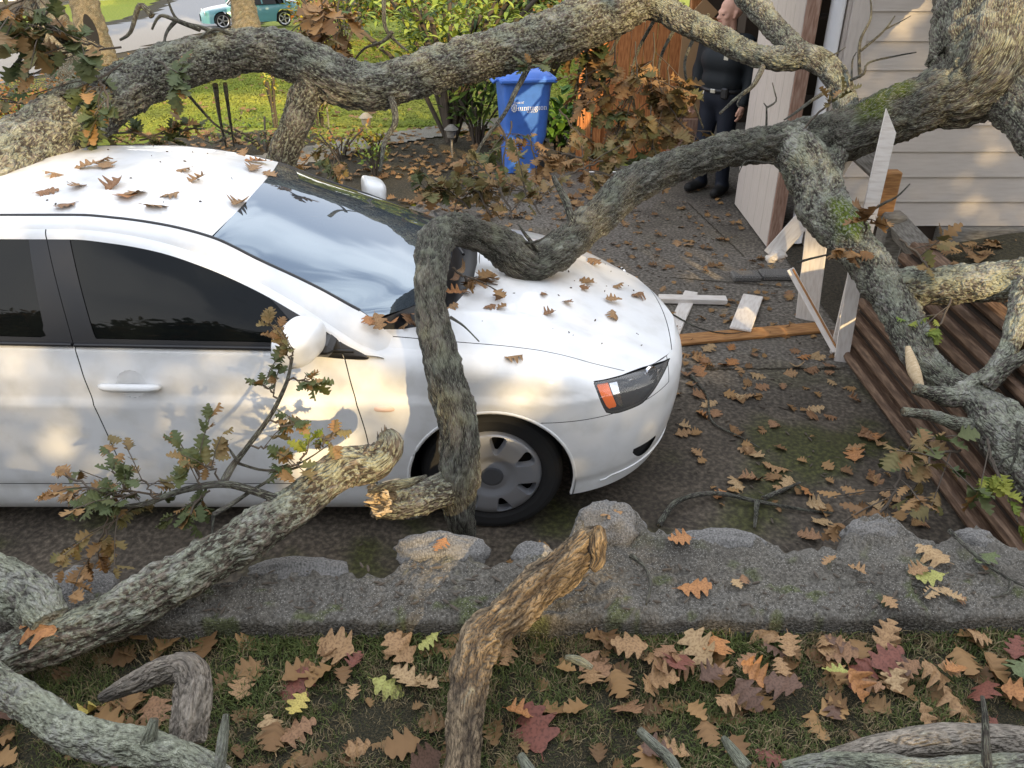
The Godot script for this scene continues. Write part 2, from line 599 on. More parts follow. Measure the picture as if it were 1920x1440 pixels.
func build_car() -> void:
	var car := thing("parked_car", "white four door saloon car crushed under the bough lying on its bonnet", "car", Vector3(-0.09, 0, -3.836))
	var W: Material = M.white_paint
	var skin := grid_soup(240, 40, car_skin, Vector3.ZERO, Vector3(-1.0, 0.45, 0))
	var off := func(p: Vector3) -> float: return minf(arch(p, 0.0), arch(p, -2.635))
	skin = skin.clip(off)
	var g := 0.0024
	# panels of one side, each cut out of the skin along the shut lines
	var is_sill := func(p: Vector3) -> float: return minf(0.306 - g - p.y, minf(p.x + 2.62, -0.30 - p.x))
	var front_line := func(p: Vector3) -> float: return p.x - line_x(DOOR_FRONT, p.y)
	var mid_line := func(p: Vector3) -> float: return p.x - line_x(DOOR_MID, p.y)
	var rear_line := func(p: Vector3) -> float: return p.x - line_x(DOOR_REAR, p.y)
	var above := skin.clip(func(p: Vector3) -> float: return p.y - 0.306 - g if p.x < 0.0 else 1.0)
	var below := skin.clip(func(p: Vector3) -> float: return 0.306 - g - p.y if p.x < 0.0 else -1.0)
	var front_part := above.clip(func(p: Vector3) -> float: return front_line.call(p) - g)
	var front_door := above.clip(func(p: Vector3) -> float: return -front_line.call(p) - g).clip(func(p: Vector3) -> float: return mid_line.call(p) - g)
	var rear_door := above.clip(func(p: Vector3) -> float: return -mid_line.call(p) - g).clip(func(p: Vector3) -> float: return rear_line.call(p) - g)
	var cup_hole := func(p: Vector3) -> float: return minf(Vector2(p.x + 1.495, p.y - 0.828).length(), Vector2(p.x + 2.615, p.y - 0.828).length()) - 0.062
	front_door = front_door.clip(cup_hole)
	rear_door = rear_door.clip(cup_hole)
	var quarter := above.clip(func(p: Vector3) -> float: return -rear_line.call(p) - g)
	# the head lamp's outline, seen from the side and along its wrap round the corner
	var lamp_in := func(p: Vector3) -> float:
		if p.x < 0.2: return -1.0
		var hi := tab([[0.40, 0.806], [0.435, 0.800], [0.62, 0.768], [0.735, 0.742], [0.83, 0.714]], p.x)
		var lo := tab([[0.40, 0.84], [0.432, 0.805], [0.503, 0.655], [0.56, 0.640], [0.66, 0.638], [0.71, 0.658], [0.77, 0.692], [0.84, 0.714]], p.x)
		return minf(minf(hi - p.y, p.y - lo), minf(0.845 - p.x, p.x - 0.4))
	var lamp := front_part.clip(func(p: Vector3) -> float: return lamp_in.call(p) - 0.002)
	var body_front := front_part.clip(func(p: Vector3) -> float: return -lamp_in.call(p) - 0.001)
	var bump := func(p: Vector3) -> float:      # the bumper lies forward of and below this line
		return maxf(minf(p.x - 0.2, lerpf(0.642, 0.648, p.x) - p.y), minf(p.x - 0.815, 0.74 - p.y))
	var fender := body_front.clip(func(p: Vector3) -> float: return -bump.call(p) - g * 0.7)
	var bumper := body_front.clip(func(p: Vector3) -> float: return bump.call(p) - g * 0.7)
	var fog_in := func(p: Vector3) -> float:
		if p.x < 0.5 or p.z < 0.0: return -1.0
		var t := (p.x - 0.635) / 0.18
		var lo := 0.315 + 0.18 * pow(absf(t - 0.42) / 0.6, 2.2)
		return minf(0.398 - 0.02 * t - p.y, p.y - lo) if t > 0.0 and t < 1.0 else -1.0
	var fog := bumper.clip(func(p: Vector3) -> float: return fog_in.call(p))
	bumper = bumper.clip(func(p: Vector3) -> float: return -fog_in.call(p))
	var both := func(s: Soup) -> Soup:
		var o := Soup.new()
		o.add(s)
		o.add(s.mirrored())
		return o
	# bonnet and the strip of wing beside it
	var top := grid_soup(90, 84, car_top, Vector3(0.15, 1, 0))
	var cowl := func(p: Vector3) -> float: return maxf(absf(p.z) - 0.725, p.x - tab(COWL, absf(p.z)))
	var hood_line := func(p: Vector3) -> float:     # inside the bonnet's shut line
		var zl := tab([[-0.6, 0.735], [-0.2, 0.735], [0.1, 0.722], [0.4, 0.700], [0.62, 0.665], [0.8, 0.54], [0.9, 0.3]], p.x)
		return minf(zl - absf(p.z), 0.842 + 0.03 * (1.0 - pow(p.z / 0.45, 2.0)) - p.x)
	top = top.clip(cowl)
	var dent := func(s: Soup) -> Soup:              # pressed in where the bough struck
		var o := Soup.new()
		for i in s.p.size():
			var p := s.p[i]
			var d := Vector2((p.x - 0.12) / 0.20, (p.z + 0.10) / 0.17).length()
			p.y -= 0.035 * exp(-d * d)
			p.y += 0.012 * exp(-pow(d - 1.7, 2.0) * 3.0)
			o.p.append(p)
		for i in range(0, s.p.size(), 3):
			for k in 3:
				var q := s.p[i + k]
				var e := 0.012
				var h := func(x: float, z: float) -> float:
					var d := Vector2((x - 0.12) / 0.20, (z + 0.10) / 0.17).length()
					return -0.035 * exp(-d * d) + 0.012 * exp(-pow(d - 1.7, 2.0) * 3.0)
				var gx: float = (h.call(q.x + e, q.z) - h.call(q.x - e, q.z)) / (2 * e)
				var gz: float = (h.call(q.x, q.z + e) - h.call(q.x, q.z - e)) / (2 * e)
				o.n.append((s.n[i + k] + Vector3(-gx, 0, -gz)).normalized())
		return o
	obj("bonnet", dent.call(top.clip(func(p: Vector3) -> float: return hood_line.call(p) - 0.002)).mesh(), W, car)
	var wing_top := top.clip(func(p: Vector3) -> float: return -hood_line.call(p) - 0.002)
	var nose_top := wing_top.clip(func(p: Vector3) -> float: return p.x - 0.80 if absf(p.z) < 0.62 else -1.0)
	wing_top = wing_top.clip(func(p: Vector3) -> float: return 0.80 - p.x if absf(p.z) < 0.62 else 1.0)
	var right_side := func(s: Soup) -> Soup: return s.clip(func(p: Vector3) -> float: return p.z)
	var left_side := func(s: Soup) -> Soup: return s.clip(func(p: Vector3) -> float: return -p.z)
	var f1: Soup = right_side.call(wing_top)
	f1.add(fender)
	obj("front_wing", f1.mesh(), W, car)
	var f2: Soup = left_side.call(wing_top)
	f2.add(fender.mirrored())
	obj("front_wing", f2.mesh(), W, car)
	var bs: Soup = both.call(bumper)
	bs.add(nose_top)
	var bump_node := obj("front_bumper", bs.mesh(), W, car)
	obj("fog_lamp_recess", fog.pushed(-0.035).mesh(), M.trim_black, bump_node)
	obj("fog_lamp_recess", fog.pushed(-0.035).mirrored().mesh(), M.trim_black, bump_node)
	var seam := obj("bumper_lip", rod_on_skin(0.285), M.white_paint, bump_node)
	seam.name = "bumper_lip"
	for sd in 2:
		var side := func(s: Soup) -> Soup: return s if sd == 0 else s.mirrored()
		var k := 1.0 if sd == 0 else -1.0
		var d1 := obj("front_door", side.call(front_door).mesh(), W, car)
		var d2 := obj("rear_door", side.call(rear_door).mesh(), W, car)
		obj("rear_wing", side.call(quarter).mesh(), W, car)
		obj("sill", side.call(below).mesh(), W, car)
		# doors: handle, window frame, glass
		for dd in [[d1, -1.50], [d2, -2.62]]:
			var hx: float = dd[1]
			var hs := grid_soup(20, 14, func(u: float, v: float) -> Vector3:
				var x := hx - 0.135 + 0.27 * u
				var t := v * TAUF
				var e := sqrt(maxf(0.0, 1.0 - pow(absf(u * 2 - 1), 5.0)))
				return Vector3(x, 0.826 + 0.019 * sin(t) * e - 0.006 * u, 0.886 + 0.018 * cos(t) * e + 0.014 * (1.0 - pow(u * 2 - 1, 4.0))), Vector3.ZERO, Vector3(hx, 0.826, 0.895))
			obj("handle", side.call(hs).mesh(), W, dd[0])
			var cup := grid_soup(18, 12, func(u: float, v: float) -> Vector3:
				var a := u * TAUF
				var q := Vector3(hx + 0.005 + 0.0622 * v * cos(a), 0.828 + 0.0622 * v * sin(a), 0.0)
				q.z = tab(SIDE_W, q.y) - 0.013 * (1.0 - v * v)
				return q, Vector3(0, 0, 1))
			obj("handle_cup", side.call(cup).mesh(), W, dd[0])
		var frame := band(1, 2, -0.36, -2.95, 0.004, 90, 3)
		obj("window_frame", side.call(frame.clip(func(p: Vector3) -> float: return mid_line.call(p) - g)).mesh(), W, d1)
		obj("window_frame", side.call(frame.clip(func(p: Vector3) -> float: return -mid_line.call(p) - g)).mesh(), W, d2)
		var glass := band(2, 3, -0.44, -2.95, 0.012, 120, 10)
		var strip := func(p: Vector3) -> float: return p.y - (tab(RAIL, p.x, 7) + 0.034)     # above the black waist strip
		var gl1 := func(p: Vector3) -> float: return minf(minf(p.x - tab([[1.0, -1.615], [1.38, -1.71]], p.y), tab([[0.97, -0.735], [1.06, -0.80], [1.2, -0.95]], p.y) - p.x + 0.0), strip.call(p))
		var gl2 := func(p: Vector3) -> float: return minf(minf(tab([[1.0, -1.815], [1.38, -1.875]], p.y) - p.x, p.x + 2.68), strip.call(p))
		obj("window", side.call(glass.pushed(-0.004).clip(gl1)).mesh(), M.side_glass, d1)
		obj("window", side.call(glass.pushed(-0.004).clip(gl2)).mesh(), M.side_glass, d2)
		var black := glass.clip(func(p: Vector3) -> float: return -maxf(gl1.call(p), gl2.call(p)))
		obj("window_trim", side.call(black.clip(func(p: Vector3) -> float: return mid_line.call(p) - g * 0.6)).mesh(), M.trim_black, d1)
		obj("window_trim", side.call(black.clip(func(p: Vector3) -> float: return -mid_line.call(p) - g * 0.6)).mesh(), M.trim_black, d2)
		var ws := rod([Vector3(-0.56, 0.968, 0.845 * k), Vector3(-0.92, 0.982, 0.846 * k), Vector3(-1.70, 0.997, 0.846 * k)], 0.0085, 6)
		obj("waist_strip", ws.mesh(), M.trim_black, d1)
		var ws2 := rod([Vector3(-1.712, 0.998, 0.846 * k), Vector3(-2.2, 1.008, 0.844 * k), Vector3(-2.75, 1.03, 0.832 * k)], 0.0085, 6)
		obj("waist_strip", ws2.mesh(), M.trim_black, d2)
		# the white rail between roof ditch and doors
		obj("roof_rail", side.call(band(0, 1, -0.31, -3.05, 0.010, 90, 6)).mesh(), W, car)
		# head lamp: dark bowl, amber reflector, clear lens
		var lampn := obj("headlight", side.call(lamp.pushed(-0.060)).mesh(), M.lamp_dark, car)
		var am := func(p: Vector3) -> float: return minf(minf(p.x - (0.442 + (0.80 - p.y) * 0.48), 0.492 + (0.80 - p.y) * 0.42 - p.x), minf(p.y - 0.668, 0.785 - p.y))
		obj("indicator", side.call(lamp.pushed(-0.010).clip(am)).mesh(), M.amber_lens, lampn)
		var sil := func(p: Vector3) -> float: return minf(minf(p.x - (0.496 + (0.80 - p.y) * 0.42), 0.535 + (0.80 - p.y) * 0.30 - p.x), p.y - 0.655)
		obj("reflector", side.call(lamp.pushed(-0.014).clip(sil)).mesh(), M.chrome, lampn)
		var inner := func(p: Vector3) -> float: return p.x - 0.755
		obj("reflector", side.call(lamp.pushed(-0.014).clip(inner)).mesh(), M.chrome, lampn)
		obj("lens", side.call(lamp.pushed(0.001)).mesh(), M.lamp_lens, lampn)
		var bowl := lathe([[0.0, -0.03], [0.02, -0.028], [0.036, -0.012], [0.042, 0.004], [0.047, 0.004], [0.047, -0.01]], 24)
		for lb in [[Vector3(0.615, 0.700, 0.690), 0.62], [Vector3(0.715, 0.706, 0.590), 0.85]]:
			var bn := obj("lamp_bowl", bowl.mesh(), M.chrome, lampn)
			bn.position = lb[0] * Vector3(1, 1, k)
			bn.rotation.y = (lb[1]) if k > 0 else PI - lb[1]
		var rim := obj("lamp_rim", lamp_edge(lamp, lamp_in).mesh() if k > 0 else lamp_edge(lamp, lamp_in).mirrored().mesh(), M.trim_black, lampn)
		# small side repeater
		var rep := grid_soup(16, 8, func(u: float, v: float) -> Vector3:
			var a := u * TAUF
			return Vector3(-0.449 + 0.044 * v * cos(a), 0.715 + 0.015 * v * signf(sin(a)) * pow(absf(sin(a)), 0.6), (0.890 + 0.007 * (1.0 - v * v)) * k), Vector3(0, 0, k))
		obj("side_indicator", rep.mesh(), M.repeater, car)
		# mirror
		var mirror := grid_soup(28, 24, func(u: float, v: float) -> Vector3:
			var th := v * PI
			var ph := u * TAUF
			var q := Vector3(sin(th) * cos(ph), cos(th), sin(th) * sin(ph))
			q = Vector3(signf(q.x) * pow(absf(q.x), 0.62), signf(q.y) * pow(absf(q.y), 0.6), signf(q.z) * pow(absf(q.z), 0.6))
			var x := -0.752 + q.x * (0.050 if q.x < 0 else 0.085 + 0.012 * q.y) - 0.035 * q.z
			var y := 1.078 + q.y * 0.078 * (1.0 - 0.10 * q.z)
			return Vector3(x, y - 0.012 * q.x, (0.985 + q.z * 0.118)), Vector3.ZERO, Vector3(-0.74, 1.075, 0.985))
		var mn := obj("door_mirror", side.call(mirror.clip(func(p: Vector3) -> float: return p.y - 1.012 + 0.1 * (p.z - 0.985))).mesh(), W, d1)
		obj("mirror_foot", side.call(mirror.clip(func(p: Vector3) -> float: return 1.012 - 0.1 * (p.z - 0.985) - p.y)).mesh(), M.trim_black, mn)
		var arm := Soup.new()
		arm.box(Vector3(-0.685, 1.005, 0.865 * k), Vector3(0.11, 0.05, 0.14), 0.02)
		obj("mirror_arm", arm.mesh(), M.trim_black, mn)
		# black sail panel in the corner of the door, running on over the wing
		var sail := grid_soup(40, 10, func(u: float, v: float) -> Vector3:
			var x := lerpf(-0.76, -0.498, u)
			var hi: float = tab([[-0.76, 1.07], [-0.70, 1.052], [-0.60, 0.994], [-0.525, 0.960], [-0.505, 0.948], [-0.498, 0.942]], x)
			var lo: float = tab([[-0.76, 0.955], [-0.60, 0.936], [-0.52, 0.932], [-0.505, 0.935], [-0.498, 0.942]], x)
			var y := lerpf(lo, hi, v)
			return Vector3(x, y, 0.853 - 0.52 * maxf(0.0, y - 0.95) + 0.004 * sin(v * PI)), Vector3(0, 0.3, 1))
		obj("sail_panel", side.call(sail.clip(func(p: Vector3) -> float: return -front_line.call(p) - g)).mesh(), M.trim_black, d1)
		obj("sail_panel", side.call(sail.clip(func(p: Vector3) -> float: return front_line.call(p) - g)).mesh(), M.trim_black, car)
		# wheel arch liners and lips
		for cx in [0.0, -2.635]:
			var liner := grid_soup(40, 3, func(u: float, v: float) -> Vector3:
				var a := lerpf(-0.27, PI + 0.5, u)
				return Vector3(cx + 0.378 * cos(a), 0.325 + 0.378 * sin(a), lerpf(0.855, 0.45, v) * k), Vector3(0, -1, 0))
			obj("wheel_arch", liner.mesh(), M.shell_black, car)
			var lip := []
			for i in 41:
				var a := lerpf(-0.25, PI + 0.48, i / 40.0)
				var q := Vector3(cx + 0.372 * cos(a), 0.325 + 0.372 * sin(a), 0)
				q.z = (tab(SIDE_W, q.y) * pow(1.0 - pow(maxf(0.0, q.x - XC) / 0.74, NSE), 1.0 / NSE) - 0.004) * k
				lip.append(q)
			obj("arch_lip", rod(lip, 0.0085, 6).mesh(), W, car)
	# roof, windscreen, rear window
	var crown := func(x: float, z: float) -> float:
		var ed := tab(RAIL, x, 2)
		return 0.046 * (1.0 - pow(absf(z) / ed, 2.3))
	var roof := grid_soup(60, 40, func(u: float, v: float) -> Vector3:
		var k := v * 2 - 1
		var x := lerpf(-1.159 + 0.05 * (1 - k * k), -2.62 - 0.06 * (1 - k * k), u)
		var z := k * (tab(RAIL, x, 2) - 0.010)
		return Vector3(x, tab(RAIL, x, 1) + 0.003 + crown.call(x, z), z), Vector3.UP)
	obj("roof", roof.mesh(), W, car)
	for k in [-1.0, 1.0]:
		var ditch := []
		for i in 40:
			var x := lerpf(-0.55, -2.75, i / 39.0)
			ditch.append(Vector3(x, tab(RAIL, x, 1) - 0.003, (tab(RAIL, x, 2) - 0.004) * k))
		obj("roof_trim", rod(ditch, 0.009, 6).mesh(), M.trim_black, car)
	var shield := func(u: float, v: float) -> Vector3:      # u up the glass, v across
		var k := v * 2 - 1
		var x := lerpf(-0.50, -1.163, u)
		var e := rail(x, 0)
		var bow := lerpf(0.29, 0.055, u) * (1 - pow(absf(k), lerpf(4.0, 2.2, u)))
		var y := e.y + lerpf(0.0, 0.040, u) * (1 - k * k) - 0.002
		return Vector3(x + bow, y, (e.z - 0.008) * k)
	var ws := grid_soup(40, 40, shield, Vector3(0.6, 0.8, 0))
	var wnode := obj("windscreen", ws.mesh(), M.windscreen_glass, car)
	var edge := grid_soup(40, 40, shield, Vector3(0.6, 0.8, 0)).pushed(-0.006).clip(func(p: Vector3) -> float:
		var e := tab(RAIL, p.x, 2)
		var u := (p.x + 0.50) / (-0.663)
		return maxf(absf(p.z) - (e - 0.055) + (0.04 if p.x > -0.6 else 0.0), maxf(p.y - 1.362, 1.062 - p.y)))
	obj("windscreen_border", edge.mesh(), M.trim_black, wnode)
	var cw := grid_soup(20, 40, func(u: float, v: float) -> Vector3:
		var k := v * 2 - 1
		var z := k * 0.715
		var x0 := tab(COWL, absf(z)) + 0.012
		var x1 := -0.50 + 0.29 * (1 - pow(absf(k), 4.0))
		var x := lerpf(x0, x1 - 0.02, u)
		return Vector3(x, lerpf(0.965, 1.03, u) + 0.045 * (1 - k * k) - 0.05 * sin(u * PI), z), Vector3.UP)
	obj("scuttle_panel", cw.mesh(), M.trim_black, car)
	for w in [[Vector3(-0.22, 1.045, 0.48), Vector3(-0.245, 1.095, -0.12)], [Vector3(-0.15, 1.06, 0.0), Vector3(-0.34, 1.08, -0.58)]]:
		var wp := [w[0], w[0].lerp(w[1], 0.5) + Vector3(0, 0.012, 0), w[1]]
		obj("wiper", rod(wp, 0.008, 6).mesh(), M.trim_black, car)
	var back := grid_soup(20, 24, func(u: float, v: float) -> Vector3:
		var k := v * 2 - 1
		var x := lerpf(-2.62, -3.08, u)
		var e := rail(x, 0)
		return Vector3(x - 0.06 * (1 - k * k), e.y + 0.035 * (1 - k * k), (e.z - 0.01) * k), Vector3(-0.5, 0.8, 0))
	obj("rear_window", back.mesh(), M.side_glass, car)
	var boot := grid_soup(20, 24, func(u: float, v: float) -> Vector3:
		var k := v * 2 - 1
		var x := lerpf(-2.98, -3.56, u)
		var w := 0.80 if x > -3.2 else 0.80 * pow(maxf(0.0, 1.0 - pow((-3.2 - x) / 0.365, 2.0)), 0.3)
		return Vector3(x, tab(TOP_Y, x) + 0.05 * (1 - pow(absf(k), 3.0)) * (1.0 - u * 0.5), w * k), Vector3.UP)
	obj("boot_lid", boot.mesh(), W, car)
	# dark inner shell behind the shut lines, floor, seats, dash
	var inner := grid_soup(120, 16, car_skin, Vector3.ZERO, Vector3(-1.0, 0.45, 0)).clip(off)
	var shell: Soup = inner.pushed(-0.016)
	shell.add(shell.mirrored())
	var under := grid_soup(90, 30, car_top, Vector3(0.15, 1, 0)).clip(func(p: Vector3) -> float: return p.x + 0.05).pushed(-0.05)
	shell.add(under)
	shell.box(Vector3(-1.5, 0.2, 0), Vector3(3.6, 0.05, 1.5))
	obj("inner_shell", shell.mesh(), M.shell_black, car)
	var dash := Soup.new()
	dash.box(Vector3(-0.72, 0.93, 0), Vector3(0.52, 0.16, 1.36), 0.05)
	obj("dashboard", dash.mesh(), M.seat_cloth, car)
	for k in [-1.0, 1.0]:
		var seat := Soup.new()
		seat.box(Vector3(-1.40, 0.52, 0.36 * k), Vector3(0.52, 0.16, 0.50), 0.06)
		seat.box(Vector3(-1.72, 0.85, 0.36 * k), Vector3(0.15, 0.66, 0.48), 0.06, Basis(Vector3(0, 0, 1), 0.28))
		seat.box(Vector3(-1.86, 1.25, 0.36 * k), Vector3(0.10, 0.18, 0.26), 0.04)
		obj("seat", seat.mesh(), M.seat_cloth, car)
	var sw := []
	for i in 25:
		var a := TAUF * i / 24.0
		sw.append(Vector3(-1.0 + 0.09 * sin(a), 0.95 + 0.16 * sin(a), -0.36 + 0.18 * cos(a)))
	obj("steering_wheel", rod(sw, 0.014, 6, false).mesh(), M.trim_black, car)
	# wheels
	var parts := wheel_cover()
	for cx in [0.0, -2.635]:
		for k in [1.0, -1.0]:
			var wh := Node3D.new()
			wh.name = "wheel"
			car.add_child(wh, true)
			wh.position = Vector3(cx, 0.325, 0.815 * k)
			wh.rotation.y = 0.0 if k > 0 else PI
			obj("tyre", parts[2].mesh(), M.tyre_rubber, wh)
			var hc := obj("hubcap", parts[0].mesh(), M.hubcap_silver, wh)
			for hw in parts[1]: obj("hubcap_hole", hw, M.hubcap_silver, wh)
			obj("brake_drum", parts[3].mesh(), M.shell_black, wh)
			obj("hub_badge", lathe([[0.0, 0.0265], [0.040, 0.0262], [0.050, 0.023], [0.0535, 0.017]], 36).mesh(), M.hub_centre, wh)
			var dia := Soup.new()
			for q in 3:
				var a := PI / 2 + TAUF * q / 3.0
				var d := Vector2(cos(a), sin(a))
				var e := Vector2(-d.y, d.x)
				var c := d * 0.013
				var pts := [c - d * 0.012, c + e * 0.0065, c + d * 0.012, c - e * 0.0065]
				var v3 := []
				for t in pts: v3.append(Vector3(t.x, t.y, 0.0275))
				dia.quad(v3[0], v3[1], v3[2], v3[3], Vector3(0, 0, 1))
			obj("hub_emblem", dia.mesh(), M.hub_centre, wh)


func lamp_edge(lamp: Soup, inside: Callable) -> Soup:      # the side walls of the lamp's housing
	return lamp.pushed(-0.004).clip(func(p: Vector3) -> float: return 0.012 - inside.call(p))


func rod_on_skin(y: float) -> Mesh:       # the fold along the bumper's lower edge
	var pts := []
	for i in 31:
		var u := lerpf(0.0, 0.165, i / 30.0)
		var best := Vector3.ZERO
		for j in 60:
			var p := car_skin(u, j / 60.0)
			if p.y <= y: best = p
		pts.append(best + Vector3(0.001, 0, 0.001))
	var s := rod(pts, 0.004, 6)
	s.add(s.mirrored())
	return s.mesh()

# ---------------------------------------------------------------- ground, driveway, street, wall
func land(x: float, z: float) -> float:
	# the lie of the land: flat drive, garden and lawn falling away to the street, raised lawn this side of the wall
	var y := 0.0
	if z < -9.0:
		y -= 0.07 * (-9.0 - z) * smoothstep(-9.0, -12.5, z) * (0.85 + 0.15 * smoothstep(2.0, -6.0, x))
	if z < -46.0:
		y += 0.075 * (-46.0 - z)
	if x < -14.0:
		y += 0.0
	if z > -1.98:
		y = 0.575 + 0.018 * sin(x * 2.3 + 0.5) * cos(z * 2.9) + 0.02 * maxf(0.0, z)
	if x > 2.22 and z > -5.3 and z <= -1.98:
		y = 0.55
	return y


func sheet(called: String, x0: float, x1: float, z0: float, z1: float, step: float, lift: float, f: Callable, m: Material, inside = null, tint = null) -> MeshInstance3D:
	# a piece of ground as a height field; f(x, z) is its height, inside(x, z) says where it lies
	var nx := int(ceil((x1 - x0) / step))
	var nz := int(ceil((z1 - z0) / step))
	var p := PackedVector3Array()
	var n := PackedVector3Array()
	var c := PackedColorArray()
	var e := step * 0.5
	var ok := PackedByteArray()
	for i in nx + 1:
		for j in nz + 1:
			var x := lerpf(x0, x1, float(i) / nx)
			var z := lerpf(z0, z1, float(j) / nz)
			p.append(Vector3(x, f.call(x, z) + lift, z))
			n.append(Vector3(f.call(x - e, z) - f.call(x + e, z), 2 * e, f.call(x, z - e) - f.call(x, z + e)).normalized())
			c.append(tint.call(x, z) if tint != null else Color.WHITE)
			ok.append(1 if inside == null or inside.call(x, z) else 0)
	var idx := PackedInt32Array()
	for i in nx:
		for j in nz:
			var a := i * (nz + 1) + j
			var b := a + nz + 1
			if ok[a] + ok[b] + ok[a + 1] + ok[b + 1] == 4:
				idx.append_array([a, b, b + 1, a, b + 1, a + 1])
	var arr := []
	arr.resize(Mesh.ARRAY_MAX)
	arr[Mesh.ARRAY_VERTEX] = p
	arr[Mesh.ARRAY_NORMAL] = n
	arr[Mesh.ARRAY_COLOR] = c
	arr[Mesh.ARRAY_INDEX] = idx
	var am := ArrayMesh.new()
	am.add_surface_from_arrays(Mesh.PRIMITIVE_TRIANGLES, arr)
	return obj(called, am, m)


func ground_mat(called: String, sd: int, stops: Array, fine: float, relief: float, rough := 0.95, scale := 1.0) -> StandardMaterial3D:
	var m := mat(called, Color(1, 1, 1), rough)
	m.vertex_color_use_as_albedo = true
	m.uv1_triplanar = true
	m.uv1_world_triplanar = true
	m.uv1_scale = Vector3.ONE * scale
	m.albedo_texture = ntex(noise(fine, sd, "fbm", 5), 768, ramp(stops))
	if relief > 0.0:
		m.heightmap_enabled = true
		m.heightmap_texture = ntex(noise(fine * 1.4, sd + 5, "fbm", 5), 768)
		m.heightmap_scale = relief
	return m


func ground_materials() -> void:
	ground_mat("lawn_green", 11, [[0.0, 0.12, 0.15, 0.015], [0.4, 0.18, 0.23, 0.02], [0.62, 0.25, 0.28, 0.03], [1.0, 0.32, 0.30, 0.06]], 0.02, 2.0, 1.0, 0.5)
	ground_mat("foreground_turf", 23, [[0.0, 0.012, 0.011, 0.006], [0.45, 0.035, 0.032, 0.014], [0.65, 0.065, 0.052, 0.024], [1.0, 0.13, 0.10, 0.055]], 0.05, 1.5, 1.0, 2.5)
	ground_mat("soil", 21, [[0.0, 0.018, 0.015, 0.010], [0.5, 0.045, 0.037, 0.024], [1.0, 0.10, 0.08, 0.05]], 0.03, 1.5, 1.0, 1.2)
	ground_mat("driveway_asphalt", 31, [[0.0, 0.055, 0.046, 0.036], [0.40, 0.105, 0.092, 0.076], [0.56, 0.145, 0.128, 0.107], [0.70, 0.19, 0.17, 0.142], [1.0, 0.32, 0.285, 0.24]], 0.040, 0.35, 0.9, 0.9)
	ground_mat("street_asphalt", 41, [[0.0, 0.19, 0.19, 0.195], [1.0, 0.36, 0.355, 0.35]], 0.05, 0.0, 0.9, 0.5)
	ground_mat("path_concrete", 51, [[0.0, 0.13, 0.12, 0.10], [0.5, 0.24, 0.225, 0.19], [1.0, 0.33, 0.31, 0.27]], 0.05, 0.3, 0.9, 0.8)
	var m := ground_mat("wall_concrete", 61, [[0.0, 0.034, 0.030, 0.024], [0.36, 0.080, 0.073, 0.061], [0.50, 0.114, 0.104, 0.089], [0.70, 0.158, 0.145, 0.125], [1.0, 0.26, 0.24, 0.21]], 0.050, 0.9, 0.95, 1.6)
	m.roughness = 0.95
	# pale pebbles in the weathered concrete
	m.detail_enabled = true
	m.detail_blend_mode = BaseMaterial3D.BLEND_MODE_MIX
	m.detail_uv_layer = BaseMaterial3D.DETAIL_UV_2
	m.uv2_triplanar = true
	m.uv2_world_triplanar = true
	m.uv2_scale = Vector3.ONE * 2.2
	m.detail_albedo = ntex(noise(0.062, 67, "spots"), 768, ramp([[0.0, 0.52, 0.49, 0.44, 0.85], [0.10, 0.42, 0.40, 0.36, 0.7], [0.18, 0.25, 0.24, 0.21, 0.0], [0.8, 0.03, 0.03, 0.03, 0.0], [1.0, 0.03, 0.03, 0.03, 0.5]]))
	m = ground_mat("stone", 71, [[0.0, 0.05, 0.048, 0.045], [0.4, 0.13, 0.125, 0.117], [0.6, 0.21, 0.20, 0.19], [1.0, 0.36, 0.345, 0.325]], 0.06, 0.7, 0.9, 2.2)


